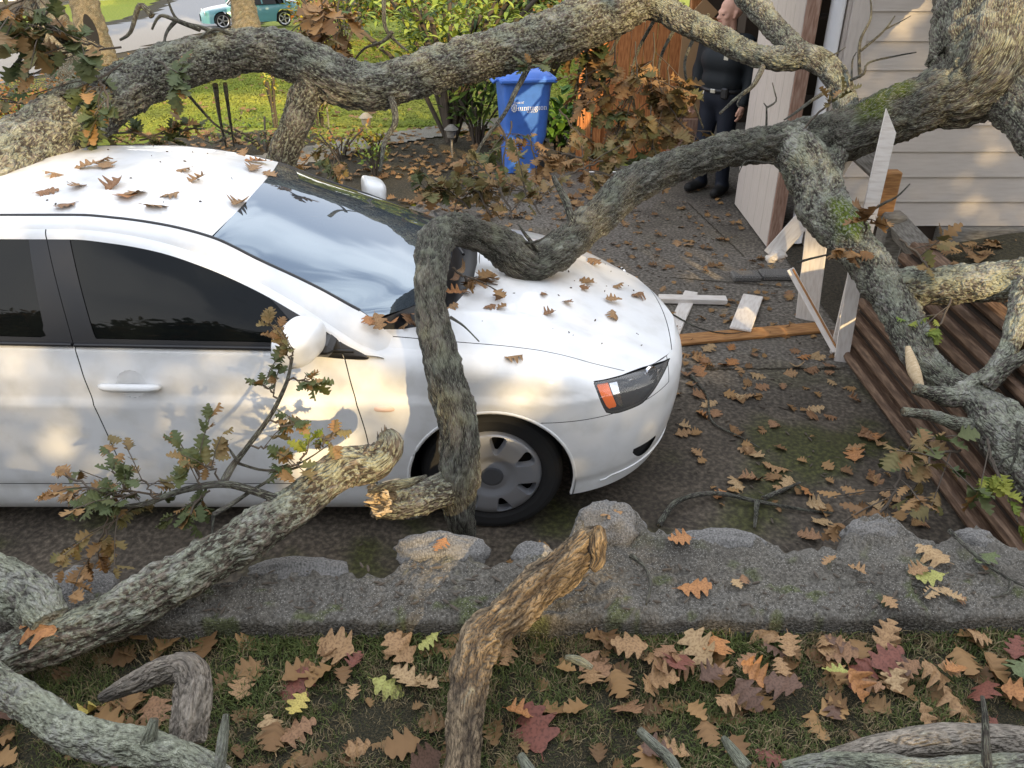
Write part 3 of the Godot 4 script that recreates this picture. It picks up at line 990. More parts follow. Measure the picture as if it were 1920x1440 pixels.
func build_ground() -> void:
	ground_materials()
	var mottle := noise(0.45, 5, "fbm", 4)
	var lawn_tint := func(x: float, z: float) -> Color:
		var t := clampf(0.5 + 0.9 * mottle.get_noise_2d(x * 0.8, z * 0.8), 0.0, 1.0)
		return Color(0.9 + 0.5 * t, 1.0 + 0.15 * t, 0.8).lerp(Color(1.1, 0.7, 0.5), 0.0)
	var base := func(x: float, z: float) -> float: return land(x, z)
	# one big sheet out to the horizon, with the detail in front of it
	var g := sheet("lawn", -26.0, 22.0, -60.0, -6.0, 0.5, -0.012, base, M.lawn_green, null, lawn_tint)
	tag(g, "", "", "", "structure")
	var far := Soup.new()
	for r in [[-200, -26, -200, 60], [22, 200, -200, 60], [-26, 22, -200, -60], [-26, 22, 6, 60]]:
		far.quad(Vector3(r[0], -2.4 if r[2] < 0 else 0.4, r[2]), Vector3(r[1], -2.4 if r[2] < 0 else 0.4, r[2]), Vector3(r[1], -2.4 if r[2] < 0 else 0.4, r[3]), Vector3(r[0], -2.4 if r[2] < 0 else 0.4, r[3]), Vector3.UP)
	tag(obj("ground", far.mesh(), M.soil), "", "", "", "structure")
	# raised lawn under the camera
	var fg := sheet("foreground_lawn", -8.0, 9.0, -2.04, 8.0, 0.1, 0.0, func(x: float, z: float) -> float: return 0.575 + 0.022 * mottle.get_noise_2d(x * 9.0, z * 9.0) + 0.04 * maxf(0.0, z + 0.6) * 0.3, M.foreground_turf, null, func(x: float, z: float) -> Color: return Color.WHITE)
	tag(fg, "", "", "", "structure")
	# driveway
	var moss := noise(0.9, 91, "fbm", 5)
	var wet := noise(0.35, 92, "fbm", 3)
	var crack := noise(0.5, 93, "cell")
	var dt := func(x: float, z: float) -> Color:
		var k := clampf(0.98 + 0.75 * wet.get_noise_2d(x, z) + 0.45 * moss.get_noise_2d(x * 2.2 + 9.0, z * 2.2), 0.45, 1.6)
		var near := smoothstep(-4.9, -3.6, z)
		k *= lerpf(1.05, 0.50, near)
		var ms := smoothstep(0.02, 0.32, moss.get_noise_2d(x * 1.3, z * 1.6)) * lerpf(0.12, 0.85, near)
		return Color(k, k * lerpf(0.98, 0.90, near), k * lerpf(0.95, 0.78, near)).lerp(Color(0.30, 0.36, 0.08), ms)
	var slope := func(x: float, z: float) -> float: return land(x, z) + 0.012 * wet.get_noise_2d(x * 2, z * 2)
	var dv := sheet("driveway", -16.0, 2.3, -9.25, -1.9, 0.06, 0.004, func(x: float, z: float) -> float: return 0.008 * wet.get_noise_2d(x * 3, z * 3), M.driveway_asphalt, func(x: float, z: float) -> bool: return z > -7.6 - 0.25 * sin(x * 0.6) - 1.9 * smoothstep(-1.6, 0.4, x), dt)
	tag(dv, "", "", "", "structure")
	# dirt-filled joints between the drive's slabs
	for q in [[Vector3(1.098, 0.010, -4.551), Vector3(2.116, 0.010, -4.565), 0.016], [Vector3(1.241, 0.010, -6.031), Vector3(2.173, 0.010, -5.843), 0.012], [Vector3(1.940, 0.010, -6.485), Vector3(1.733, 0.010, -7.904), 0.010]]:
		var js := Soup.new()
		var d: Vector3 = (q[1] - q[0]).normalized()
		var w: Vector3 = d.cross(Vector3.UP) * q[2]
		var last: Vector3 = q[0]
		for i in 24:
			var nxt: Vector3 = q[0].lerp(q[1], (i + 1) / 24.0) + w * 0.5 * sin(i * 2.7)
			js.quad(last - w * 0.5, nxt - w * 0.5, nxt + w * 0.5, last + w * 0.5, Vector3.UP)
			last = nxt
		obj("slab_joint", js.mesh(), M.soil, dv)
	var apron := sheet("garage_apron", 2.3, 4.6, -12.0, -6.9, 0.1, 0.006, func(x: float, z: float) -> float: return 0.0, M.driveway_asphalt, func(x: float, z: float) -> bool: return z < -6.76)
	tag(apron, "", "", "", "structure")
	var sub := Soup.new()
	sub.quad(Vector3(2.27, 0.012, -6.9), Vector3(8, 0.012, -6.9), Vector3(8, 0.012, -5.0), Vector3(2.27, 0.012, -5.0), Vector3.UP)
	tag(obj("yard_soil", sub.mesh(), M.soil), "", "", "", "structure")
	# garden bed behind the car
	var bed_tint := func(x: float, z: float) -> Color:
		var t := clampf(0.5 + mottle.get_noise_2d(x * 3 + 40, z * 3), 0.0, 1.0)
		return Color(1.0, 1.0, 1.0).lerp(Color(4.2, 2.0, 0.7), t * 0.7)
	var bd := sheet("garden_bed", -9.0, 1.4, -11.8, -7.3, 0.12, 0.0, func(x: float, z: float) -> float: return land(x, z) + 0.015 + 0.03 * mottle.get_noise_2d(x * 4, z * 4), M.soil, func(x: float, z: float) -> bool: return z < -7.45 - 0.25 * sin(x * 0.6) - 1.75 * smoothstep(-1.6, 0.4, x) and z > -11.2 - 0.5 * sin(x * 1.1) + 1.6 * smoothstep(-3.0, -5.5, x), bed_tint)
	tag(bd, "", "", "", "structure")
	# pale concrete garden path in two flags' width
	var path := sheet("garden_path", -6.0, 1.5, -13.2, -8.0, 0.1, 0.03, func(x: float, z: float) -> float: return land(x, z), M.path_concrete, func(x: float, z: float) -> bool:
		var c := lerpf(-8.35, -12.3, (x + 3.6) / 3.6)
		return absf(z - c) < 0.62 and x > -3.55 and x < 1.2)
	tag(path, "", "", "", "structure")
	# the street going by beyond the lawn
	var cx := func(z: float) -> float: return tab([[-60.0, -18.6], [-36.0, -14.6], [-24.0, -13.6], [-14.0, -12.6], [-4.0, -12.2], [8.0, -12.0]], z)
	var st := sheet("street", -26.0, -5.0, -60.0, 4.0, 0.4, 0.035, func(x: float, z: float) -> float: return land(x, minf(z, -2.0)), M.street_asphalt, func(x: float, z: float) -> bool: return absf(x - cx.call(z)) < 2.9)
	tag(st, "", "", "", "structure")
	var verge := sheet("leafy_verge", -26.0, -5.0, -60.0, 4.0, 0.4, 0.018, func(x: float, z: float) -> float: return land(x, minf(z, -2.0)), M.soil, func(x: float, z: float) -> bool: return absf(x - cx.call(z)) < 4.0, func(x: float, z: float) -> Color:
		return Color(3.0, 1.9, 1.1).lerp(Color(1.5, 2.0, 0.5), clampf(0.5 + mottle.get_noise_2d(x * 2, z * 2), 0, 1)))
	tag(verge, "", "", "", "structure")
	build_wall()


# back edge of the wall's rough top, as x and how far back it reaches
const WALL_BACK := [[-3.2, -2.13], [-2.146, -1.935], [-1.407, -1.995], [-1.204, -1.923], [-1.064, -1.959], [-0.849, -2.053], [-0.715, -2.086], [-0.569, -2.068], [-0.42, -2.042], [-0.386, -2.096], [-0.306, -2.202], [-0.185, -2.196], [-0.081, -2.102], [0.0, -2.12], [0.073, -2.166], [0.145, -2.131], [0.226, -2.261], [0.29, -2.35], [0.396, -2.344], [0.495, -2.233], [0.595, -2.213], [0.728, -2.23], [0.851, -2.199], [0.953, -2.166], [1.106, -2.185], [1.231, -2.276], [1.331, -2.29], [1.39, -2.227], [1.462, -2.199], [1.532, -2.21], [1.612, -2.241], [1.682, -2.177], [1.773, -2.158], [2.453, -2.163], [4.0, -2.163]]


func build_wall() -> void:
	var wall := thing("retaining_wall", "low grey concrete retaining wall with rough stones set along its back edge", "wall", Vector3.ZERO)
	var n1 := noise(1.6, 301, "fbm", 5)
	var n2 := noise(14.0, 302, "fbm", 3)
	var n3 := noise(0.8, 303, "fbm", 3)
	var top := func(x: float, v: float) -> Vector3:
		# v: 0 at the front edge near the lawn, 1 at the back edge, past 1 down the back face
		var zb := tab(WALL_BACK, x) + 0.03 * n1.get_noise_2d(x * 6.0, 3.0) + 0.020 * n2.get_noise_2d(x * 1.2, 7.0)
		var zf := -1.815 + 0.012 * n1.get_noise_2d(x * 3.0, 9.0) - 0.01 * x
		var y := 0.665
		var bulge := clampf((-2.13 - zb) / 0.16, 0.0, 1.0)
		var z: float
		if v < 0.12:
			var t := v / 0.12
			y = lerpf(0.50, 0.658, t)
			z = zf
		elif v < 0.82:
			var t := (v - 0.12) / 0.70
			z = lerpf(zf, zb, t)
			y += 0.014 * n1.get_noise_2d(x * 2.2, z * 2.2) + 0.013 * n2.get_noise_2d(x, z) + 0.016 * n1.get_noise_2d(x * 9.0, z * 9.0) + 0.040 * bulge * smoothstep(0.60, 0.95, t) - 0.010 * (1.0 - smoothstep(0.0, 0.06, t)) - 0.04 * (1.0 - bulge) * smoothstep(0.75, 1.0, t) - 0.03 * smoothstep(0.93, 1.0, t)
		else:
			var t := (v - 0.82) / 0.18
			z = zb - 0.012 * sin(minf(1.0, t * 3.0) * PI / 2) + 0.03 * t
			y += 0.045 * bulge - 0.04 * (1.0 - bulge) - 0.03 + 0.02 * n1.get_noise_2d(x * 2.2, zb * 2.2) - t * 0.68 - 0.0
			z += 0.03 * n1.get_noise_2d(x * 3.0, y * 4.0) * minf(1.0, t * 4.0)
		return Vector3(x, y, z)
	var nu := 520
	var nv := 56
	var p := PackedVector3Array()
	var nn := PackedVector3Array()
	var c := PackedColorArray()
	for i in nu + 1:
		for j in nv + 1:
			p.append(top.call(lerpf(-3.2, 4.0, float(i) / nu), float(j) / nv))
	for i in nu + 1:
		for j in nv + 1:
			var q := p[i * (nv + 1) + j]
			var a := p[mini(i + 1, nu) * (nv + 1) + j] - p[maxi(i - 1, 0) * (nv + 1) + j]
			var b := p[i * (nv + 1) + mini(j + 1, nv)] - p[i * (nv + 1) + maxi(j - 1, 0)]
			nn.append(a.cross(b).normalized())
			var k := clampf(1.0 + 0.7 * n3.get_noise_2d(q.x * 2.0, q.z * 3.0), 0.5, 1.7)
			var col := Color(k, k * 0.98, k * 0.95)
			# paler, browner mortar patch and mossy spots; the stones at the back are lighter
			var st := smoothstep(-2.17, -2.25, q.z) * (1.0 if q.y > 0.5 else 0.2)
			col = col.lerp(Color(1.6, 1.6, 1.6), st * 0.8)
			var d := Vector2((q.x + 0.30) / 0.17, (q.z + 2.05) / 0.13).length()
			col = col.lerp(Color(2.5, 2.0, 1.25), 0.85 * smoothstep(1.15, 0.75, d + 0.5 * n1.get_noise_2d(q.x * 8, q.z * 8)))
			var ms := smoothstep(0.28, 0.45, n1.get_noise_2d(q.x * 4 + 31, q.z * 4)) * smoothstep(-2.3, -1.9, q.z)
			col = col.lerp(Color(0.55, 0.75, 0.20), ms * 0.7)
			c.append(col)
	var idx := PackedInt32Array()
	for i in nu:
		for j in nv:
			var a := i * (nv + 1) + j
			var b := a + nv + 1
			idx.append_array([a, b + 1, b, a, a + 1, b + 1])
	for i in nn.size():
		if nn[i].y < -0.2 or (absf(nn[i].y) <= 0.2 and nn[i].z * (1.0 if p[i].z > -2.0 else -1.0) < 0.0): nn[i] = -nn[i]
	var arr := []
	arr.resize(Mesh.ARRAY_MAX)
	arr[Mesh.ARRAY_VERTEX] = p
	arr[Mesh.ARRAY_NORMAL] = nn
	arr[Mesh.ARRAY_COLOR] = c
	arr[Mesh.ARRAY_INDEX] = idx
	var am := ArrayMesh.new()
	am.add_surface_from_arrays(Mesh.PRIMITIVE_TRIANGLES, arr)
	obj("wall_cap", am, M.wall_concrete, wall)
	# boulders bedded into the back edge
	for q in [[-1.407, 0.615, -2.005, 0.12, 0.06, 0.09, 3], [-0.713, 0.623, -2.088, 0.17, 0.05, 0.06, 4], [-0.247, 0.63, -2.183, 0.155, 0.06, 0.07, 5], [0.073, 0.635, -2.157, 0.07, 0.04, 0.05, 6], [0.338, 0.646, -2.284, 0.12, 0.085, 0.09, 7], [0.722, 0.636, -2.217, 0.15, 0.045, 0.06, 8], [1.264, 0.643, -2.256, 0.11, 0.05, 0.06, 9], [1.595, 0.641, -2.217, 0.07, 0.045, 0.05, 10]]:
		obj("stone", boulder(Vector3(q[0], q[1], q[2]), Vector3(q[3], q[4], q[5]), q[6]), M.stone, wall)


func boulder(at: Vector3, size: Vector3, sd: int) -> Mesh:
	var nz := noise(0.9, 400 + sd, "fbm", 4)
	var s := grid_soup(36, 20, func(u: float, v: float) -> Vector3:
		var th := v * PI
		var ph := u * TAUF
		var q := Vector3(sin(th) * cos(ph), cos(th), sin(th) * sin(ph))
		var r := 1.0 + 0.30 * nz.get_noise_3dv(q * 1.3) + 0.06 * nz.get_noise_3dv(q * 6.0)
		return at + Vector3(0, 0.008, 0.035) + Vector3(q.x, q.y * 1.1, q.z) * size * r, Vector3.ZERO, at)
	return s.mesh()

# ---------------------------------------------------------------- bark, limbs, twigs, leaves
var bark_ridge: FastNoiseLite
var bark_fine: FastNoiseLite
var bark_low: FastNoiseLite
var lichen_n: FastNoiseLite
var leaf_meshes := []
var leaf_big := []


func catmull(c: Array, ds: float) -> Array:       # Vector4 (place, radius) control points to evenly spaced ones
	var o := []
	var n := c.size()
	for i in n - 1:
		var p0: Vector4 = c[maxi(i - 1, 0)]
		var p1: Vector4 = c[i]
		var p2: Vector4 = c[i + 1]
		var p3: Vector4 = c[mini(i + 2, n - 1)]
		var k := maxi(1, int(ceil(Vector3(p2.x - p1.x, p2.y - p1.y, p2.z - p1.z).length() / ds)))
		for s in k:
			var t := float(s) / k
			o.append(0.5 * (2.0 * p1 + (p2 - p0) * t + (2.0 * p0 - 5.0 * p1 + 4.0 * p2 - p3) * t * t + (3.0 * p1 - p0 - 3.0 * p2 + p3) * t * t * t))
	o.append(c[n - 1])
	return o


func limb(ctrl: Array, look := {}) -> ArrayMesh:
	# a bark-covered limb. look: seg, ds, lichen 0..1, rough 0..1, bare 0..1, moss [[Vector3, radius]...], tip 0 round / 1 open, seed
	var seg: int = look.get("seg", 40)
	var ds: float = look.get("ds", 0.02)
	var lich: float = look.get("lichen", 0.5)
	var rough: float = look.get("rough", 1.0)
	var bare: float = look.get("bare", 0.0)
	var warm: float = look.get("warm", 0.0)
	var moss: Array = look.get("moss", [])
	var sd: float = look.get("seed", 0.0)
	var pts := catmull(ctrl, ds)
	var np := pts.size()
	var pos := PackedVector3Array()
	var col := PackedColorArray()
	var uv := PackedVector2Array()
	var hgt := PackedFloat32Array()
	pos.resize(np * (seg + 1)); col.resize(pos.size()); uv.resize(pos.size())
	var a := Vector3.ZERO
	var s := 0.0
	var dark := Color(0.052, 0.045, 0.038).lerp(Color(0.10, 0.070, 0.042), warm)
	var pale := Color(0.225, 0.200, 0.172).lerp(Color(0.33, 0.24, 0.14), warm)
	var wood := Color(0.36, 0.315, 0.26)
	var pl := Vector3.ZERO
	var rmax := 0.0
	for q in pts: rmax = maxf(rmax, q.w)
	for i in np:
		var q: Vector4 = pts[i]
		var p := Vector3(q.x, q.y, q.z)
		var qa: Vector4 = pts[maxi(i - 1, 0)]
		var qb: Vector4 = pts[mini(i + 1, np - 1)]
		var d := Vector3(qb.x - qa.x, qb.y - qa.y, qb.z - qa.z).normalized()
		if i == 0: a = d.cross(Vector3(0.31, 0.82, 0.47)).normalized()
		else:
			a = (a - d * a.dot(d)).normalized()
			s += p.distance_to(pl)
		pl = p
		var b := d.cross(a)
		var r := q.w
		var amp := clampf(r * 0.15, 0.0015, 0.018) * rough
		for k in seg + 1:
			var t := TAUF * (k % seg) / seg
			var o := a * cos(t) + b * sin(t)
			# bark runs along the limb, so its pattern is stretched that way
			var w := Vector3(cos(t) * r, sin(t) * r, s * 0.16 + sd)
			var wob := bark_low.get_noise_3d(p.x * 3.0 + o.x * r * 3.0 + sd, p.y * 3.0 + o.y * r * 3.0, p.z * 3.0 + o.z * r * 3.0)
			var warp := 0.018 * bark_low.get_noise_3d(w.x * 9.0, w.y * 9.0, s * 7.0 + sd)
			var rd := bark_ridge.get_noise_3d(w.x + warp, w.y - warp, w.z)
			var fine := bark_fine.get_noise_3d(w.x, w.y, s * 0.55 + sd)
			var h := -rd * 1.0 + fine * 0.45
			var at := p + o * (r * (1.0 + 0.13 * wob * minf(1.0, rough + 0.3)) + amp * h)
			var ln := lichen_n.get_noise_3d(at.x * 1.0 + sd, at.y, at.z) + 0.45 * lichen_n.get_noise_3d(at.x * 3.3, at.y * 3.3 + sd, at.z * 3.3)
			var up := o.y
			var lm := smoothstep(0.30, 0.62, lich * 0.95 + ln * 0.75 + up * 0.22 - 0.22 + fine * 0.18)
			var c := dark.lerp(pale, smoothstep(-0.85, 0.35, h + 0.2 * wob))
			if bare > 0.0:
				c = c.lerp(wood * (0.8 + 0.5 * fine + 0.3 * wob), bare)
			var tone := 0.85 + 0.5 * ln
			var lc := Color(0.315 * tone, 0.330 * tone, 0.245 * tone).lerp(Color(0.365 * tone, 0.362 * tone, 0.315 * tone), smoothstep(-0.2, 0.4, wob))
			c = c.lerp(lc, lm * 0.88)
			at += o * lm * minf(0.004, r * 0.05)
			for ms in moss:
				var md: float = smoothstep(1.0, 0.35, at.distance_to(ms[0]) / ms[1] - 0.5 * ln) * smoothstep(-0.2, 0.3, up)
				c = c.lerp(Color(0.15, 0.20, 0.022) * (0.7 + 0.8 * absf(fine)), md)
				at += o * md * 0.008
			var ix := i * (seg + 1) + k
			pos[ix] = at
			col[ix] = c
			uv[ix] = Vector2(roundf(maxf(2.0, TAUF * rmax / 0.16)) * k / seg, s / 0.16)
	# normals from neighbours
	var nrm := PackedVector3Array()
	nrm.resize(pos.size())
	for i in np:
		for k in seg + 1:
			var k0 := (k - 1 + seg) % seg
			var k1 := (k + 1) % seg
			var va := pos[i * (seg + 1) + k1] - pos[i * (seg + 1) + k0]
			var vb := pos[mini(i + 1, np - 1) * (seg + 1) + k] - pos[maxi(i - 1, 0) * (seg + 1) + k]
			nrm[i * (seg + 1) + k] = vb.cross(va).normalized() * (-1.0)
	var flip := false
	var c0 := Vector3(pts[0].x, pts[0].y, pts[0].z)
	if nrm[0].dot(pos[0] - c0) < 0.0: flip = true
	if flip:
		for i in nrm.size(): nrm[i] = -nrm[i]
	var idx := PackedInt32Array()
	for i in np - 1:
		for k in seg:
			var A := i * (seg + 1) + k
			var B := A + seg + 1
			idx.append_array([A, B, B + 1, A, B + 1, A + 1])
	# ends: a ragged, slightly domed face
	for e in 2:
		var row := 0 if e == 0 else np - 1
		var q: Vector4 = pts[row]
		var q2: Vector4 = pts[1 if e == 0 else np - 2]
		var out := Vector3(q.x - q2.x, q.y - q2.y, q.z - q2.z).normalized()
		var c: Vector3 = Vector3(q.x, q.y, q.z) + out * q.w * look.get("dome", 0.35)
		var first := pos.size()
		var wc := Color(0.36, 0.25, 0.13).lerp(dark, 0.35)
		pos.append(c); nrm.append(out); col.append(wc); uv.append(Vector2(0, 0))
		for ring in [0.55, 0.98]:
			for k in seg + 1:
				var v := pos[row * (seg + 1) + k]
				var m: Vector3 = c.lerp(v, ring) + out * (q.w * look.get("dome", 0.35) * 0.35 * (1.0 - ring) + 0.010 * bark_fine.get_noise_3dv(v * 1.5 + out * ring) * minf(1.0, q.w * 20.0))
				pos.append(m)
				nrm.append((out + (v - c).normalized() * ring * 0.8).normalized())
				col.append(wc.lerp(col[row * (seg + 1) + k], smoothstep(0.4, 1.0, ring)) * (0.8 + 0.5 * absf(bark_fine.get_noise_3dv(v * 2.0 * ring))))
				uv.append(Vector2(float(k) / seg, ring) * 0.5)
		for k in seg:
			idx.append_array([first, first + 1 + k, first + 2 + k])
			var A := first + 1 + k
			var B := A + seg + 1
			idx.append_array([A, B, B + 1, A, B + 1, A + 1])
			var R := row * (seg + 1) + k
			idx.append_array([B, R, R + 1, B, R + 1, B + 1])
	# front faces run clockwise
	for i in range(0, idx.size(), 3):
		var g := (pos[idx[i + 2]] - pos[idx[i]]).cross(pos[idx[i + 1]] - pos[idx[i]])
		if g.dot(nrm[idx[i]] + nrm[idx[i + 1]] + nrm[idx[i + 2]]) < 0.0:
			var t := idx[i + 1]
			idx[i + 1] = idx[i + 2]
			idx[i + 2] = t
	var arr := []
	arr.resize(Mesh.ARRAY_MAX)
	arr[Mesh.ARRAY_VERTEX] = pos
	arr[Mesh.ARRAY_NORMAL] = nrm
	arr[Mesh.ARRAY_COLOR] = col
	arr[Mesh.ARRAY_TEX_UV] = uv
	arr[Mesh.ARRAY_TEX_UV2] = uv
	arr[Mesh.ARRAY_INDEX] = idx
	var am := ArrayMesh.new()
	am.add_surface_from_arrays(Mesh.PRIMITIVE_TRIANGLES, arr)
	return am


func leaf(sd: int, cup: float, twist: float, detail := 16) -> ArrayMesh:
	# a lobed oak leaf of unit length in the x-z plane, stalk towards -x
	var r := RandomNumberGenerator.new()
	r.seed = 1000 + sd
	var rows := []
	var deep := r.randf_range(0.48, 0.64)
	var many := r.randf_range(3.3, 4.1)
	var bend := r.randf_range(-0.25, 0.25)
	var ph := [r.randf_range(-0.10, 0.10), r.randf_range(-0.10, 0.10)]
	for i in detail + 1:
		var t := float(i) / detail
		var env := 0.43 * pow(sin(PI * pow(t, 0.74)), 0.62) * (1.0 + 0.18 * sin(t * 2.6 + sd)) if t < 1.0 else 0.0
		if t < 0.12: env *= 0.5
		var w := [0.0, 0.0]
		for s in 2:
			# round lobes with narrow bays between them
			var q := pow(absf(cos(PI * (pow(t, 1.12) * many + ph[s]))), 2.6)
			w[s] = env * (1.0 - deep * q * smoothstep(0.05, 0.2, t) * smoothstep(1.02, 0.85, t)) * (1.0 + 0.04 * sin(t * 37.0 + sd + s))
		rows.append([t, w[0], w[1]])
	var place := func(t: float, w: float) -> Vector3:
		var y := cup * (w * w * 1.8) + bend * 0.4 * (t - 0.5) * (t - 0.5) + 0.05 * sin(9.0 * t + sd) * absf(w) * 2.0
		var tw := twist * (t - 0.5)
		return Vector3(t - 0.5 + absf(w) * 0.26, y * cos(tw) + w * sin(tw) * 0.8, w * cos(tw) + bend * 0.25 * t * t)
	var st := SurfaceTool.new()
	st.begin(Mesh.PRIMITIVE_TRIANGLES)
	st.set_smooth_group(0)
	for i in detail:
		var A = rows[i]
		var B = rows[i + 1]
		for s in 2:
			var g := 1.0 if s == 0 else -1.0
			var p0: Vector3 = place.call(A[0], 0.0)
			var p1: Vector3 = place.call(B[0], 0.0)
			var p2: Vector3 = place.call(B[0], B[1 + s] * g)
			var p3: Vector3 = place.call(A[0], A[1 + s] * g)
			var fan := [p0, p1, p2, p0, p2, p3] if s == 1 else [p0, p2, p1, p0, p3, p2]
			for v in fan:
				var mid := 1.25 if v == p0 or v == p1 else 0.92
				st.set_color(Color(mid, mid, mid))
				st.add_vertex(v)
	var stem := [place.call(0.0, 0.0), place.call(0.0, 0.0) + Vector3(-0.14, 0.02, 0.02)]
	for q in [[Vector3(0, 0, 0.010), Vector3(0, 0, -0.010)], [Vector3(0, 0.010, 0), Vector3(0, -0.010, 0)]]:
		for v in [stem[0] + q[0], stem[1] + q[0], stem[1] + q[1], stem[0] + q[0], stem[1] + q[1], stem[0] + q[1]]:
			st.set_color(Color.WHITE)
			st.add_vertex(v)
	st.index()
	st.generate_normals()
	return st.commit()


func tree_materials() -> void:
	bark_ridge = noise(22.0, 201, "ridge", 2)
	bark_fine = noise(55.0, 202, "fbm", 3)
	bark_low = noise(1.6, 203, "fbm", 3)
	lichen_n = noise(9.0, 204, "fbm", 4)
	var m := mat("bark", Color(1, 1, 1), 0.95)
	m.vertex_color_use_as_albedo = true
	m.albedo_texture = ntex(noise(0.021, 211, "ridge", 4), 512, ramp([[0.0, 1.25, 1.25, 1.25], [0.45, 1.05, 1.05, 1.05], [0.68, 0.88, 0.87, 0.86], [0.83, 0.48, 0.465, 0.45], [1.0, 0.26, 0.25, 0.24]]))
	m.uv1_scale = Vector3(0.5, 0.24, 1.0)
	m.heightmap_enabled = true
	m.heightmap_texture = ntex(noise(0.021, 211, "ridge", 4), 512)
	m.heightmap_flip_texture = true
	m.heightmap_scale = 2.4
	m.detail_enabled = true
	m.detail_blend_mode = BaseMaterial3D.BLEND_MODE_MIX
	m.detail_uv_layer = BaseMaterial3D.DETAIL_UV_2
	m.uv2_scale = Vector3(0.5, 0.42, 1.0)
	m.detail_albedo = ntex(noise(0.013, 213, "fbm", 6), 1024, ramp([[0.0, 0.2, 0.2, 0.16, 0.0], [0.53, 0.24, 0.26, 0.19, 0.0], [0.57, 0.29, 0.305, 0.215, 0.65], [0.64, 0.345, 0.36, 0.265, 0.8], [0.67, 0.15, 0.155, 0.10, 0.35], [0.71, 0.375, 0.39, 0.30, 0.75], [1.0, 0.45, 0.45, 0.37, 0.8]]))
	var md := m.duplicate() as StandardMaterial3D
	md.resource_name = "bark_dry"
	md.detail_enabled = false
	M["bark_dry"] = md
	m = mat("leaf", Color(1, 1, 1), 0.7)
	m.vertex_color_use_as_albedo = true
	m.backlight_enabled = true
	m.backlight = Color(0.5, 0.5, 0.5)
	m = mat("twig_bark", Color(0.085, 0.068, 0.052), 0.95)
	m = mat("raw_wood", Color(1, 1, 1), 0.8)
	m.albedo_texture = ntex(noise(0.03, 221, "fbm", 4), 256, ramp([[0.0, 0.30, 0.20, 0.10], [0.5, 0.55, 0.42, 0.26], [1.0, 0.70, 0.58, 0.40]]))
	m.uv1_triplanar = true
	m.uv1_scale = Vector3(3, 3, 14)
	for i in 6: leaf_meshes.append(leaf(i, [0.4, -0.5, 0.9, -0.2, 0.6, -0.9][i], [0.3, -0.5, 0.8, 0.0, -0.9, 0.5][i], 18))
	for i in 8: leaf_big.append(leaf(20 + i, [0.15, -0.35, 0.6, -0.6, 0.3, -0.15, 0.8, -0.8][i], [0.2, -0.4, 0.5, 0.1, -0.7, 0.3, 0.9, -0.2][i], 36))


var leaves_left := 300
var tone_mats := {}


func leaf_tone(kind: String, k: int) -> Material:      # a few leaf colours of each kind, shared between leaves
	var key := "%s_leaf_%d" % [kind, k]
	if not tone_mats.has(key):
		var m: StandardMaterial3D = M.leaf.duplicate()
		m.resource_name = key
		var c := leaf_tint(kind)
		m.albedo_color = lin(c.r, c.g, c.b)
		tone_mats[key] = m
	return tone_mats[key]


func leaf_tint(kind: String) -> Color:
	var t := rng.randf()
	if kind == "green":
		return Color(0.050, 0.075, 0.022).lerp(Color(0.11, 0.12, 0.04), t) if rng.randf() < 0.7 else Color(0.22, 0.14, 0.06).lerp(Color(0.30, 0.16, 0.05), t)
	if kind == "turning":
		return Color(0.12, 0.115, 0.035).lerp(Color(0.24, 0.13, 0.05), t)
	if kind == "brown":
		return Color(0.17, 0.088, 0.034).lerp(Color(0.33, 0.19, 0.072), t)
	if kind == "yellow":
		return Color(0.26, 0.26, 0.03).lerp(Color(0.14, 0.20, 0.03), t)
	return Color(0.34, 0.19, 0.09).lerp(Color(0.46, 0.30, 0.16), t)


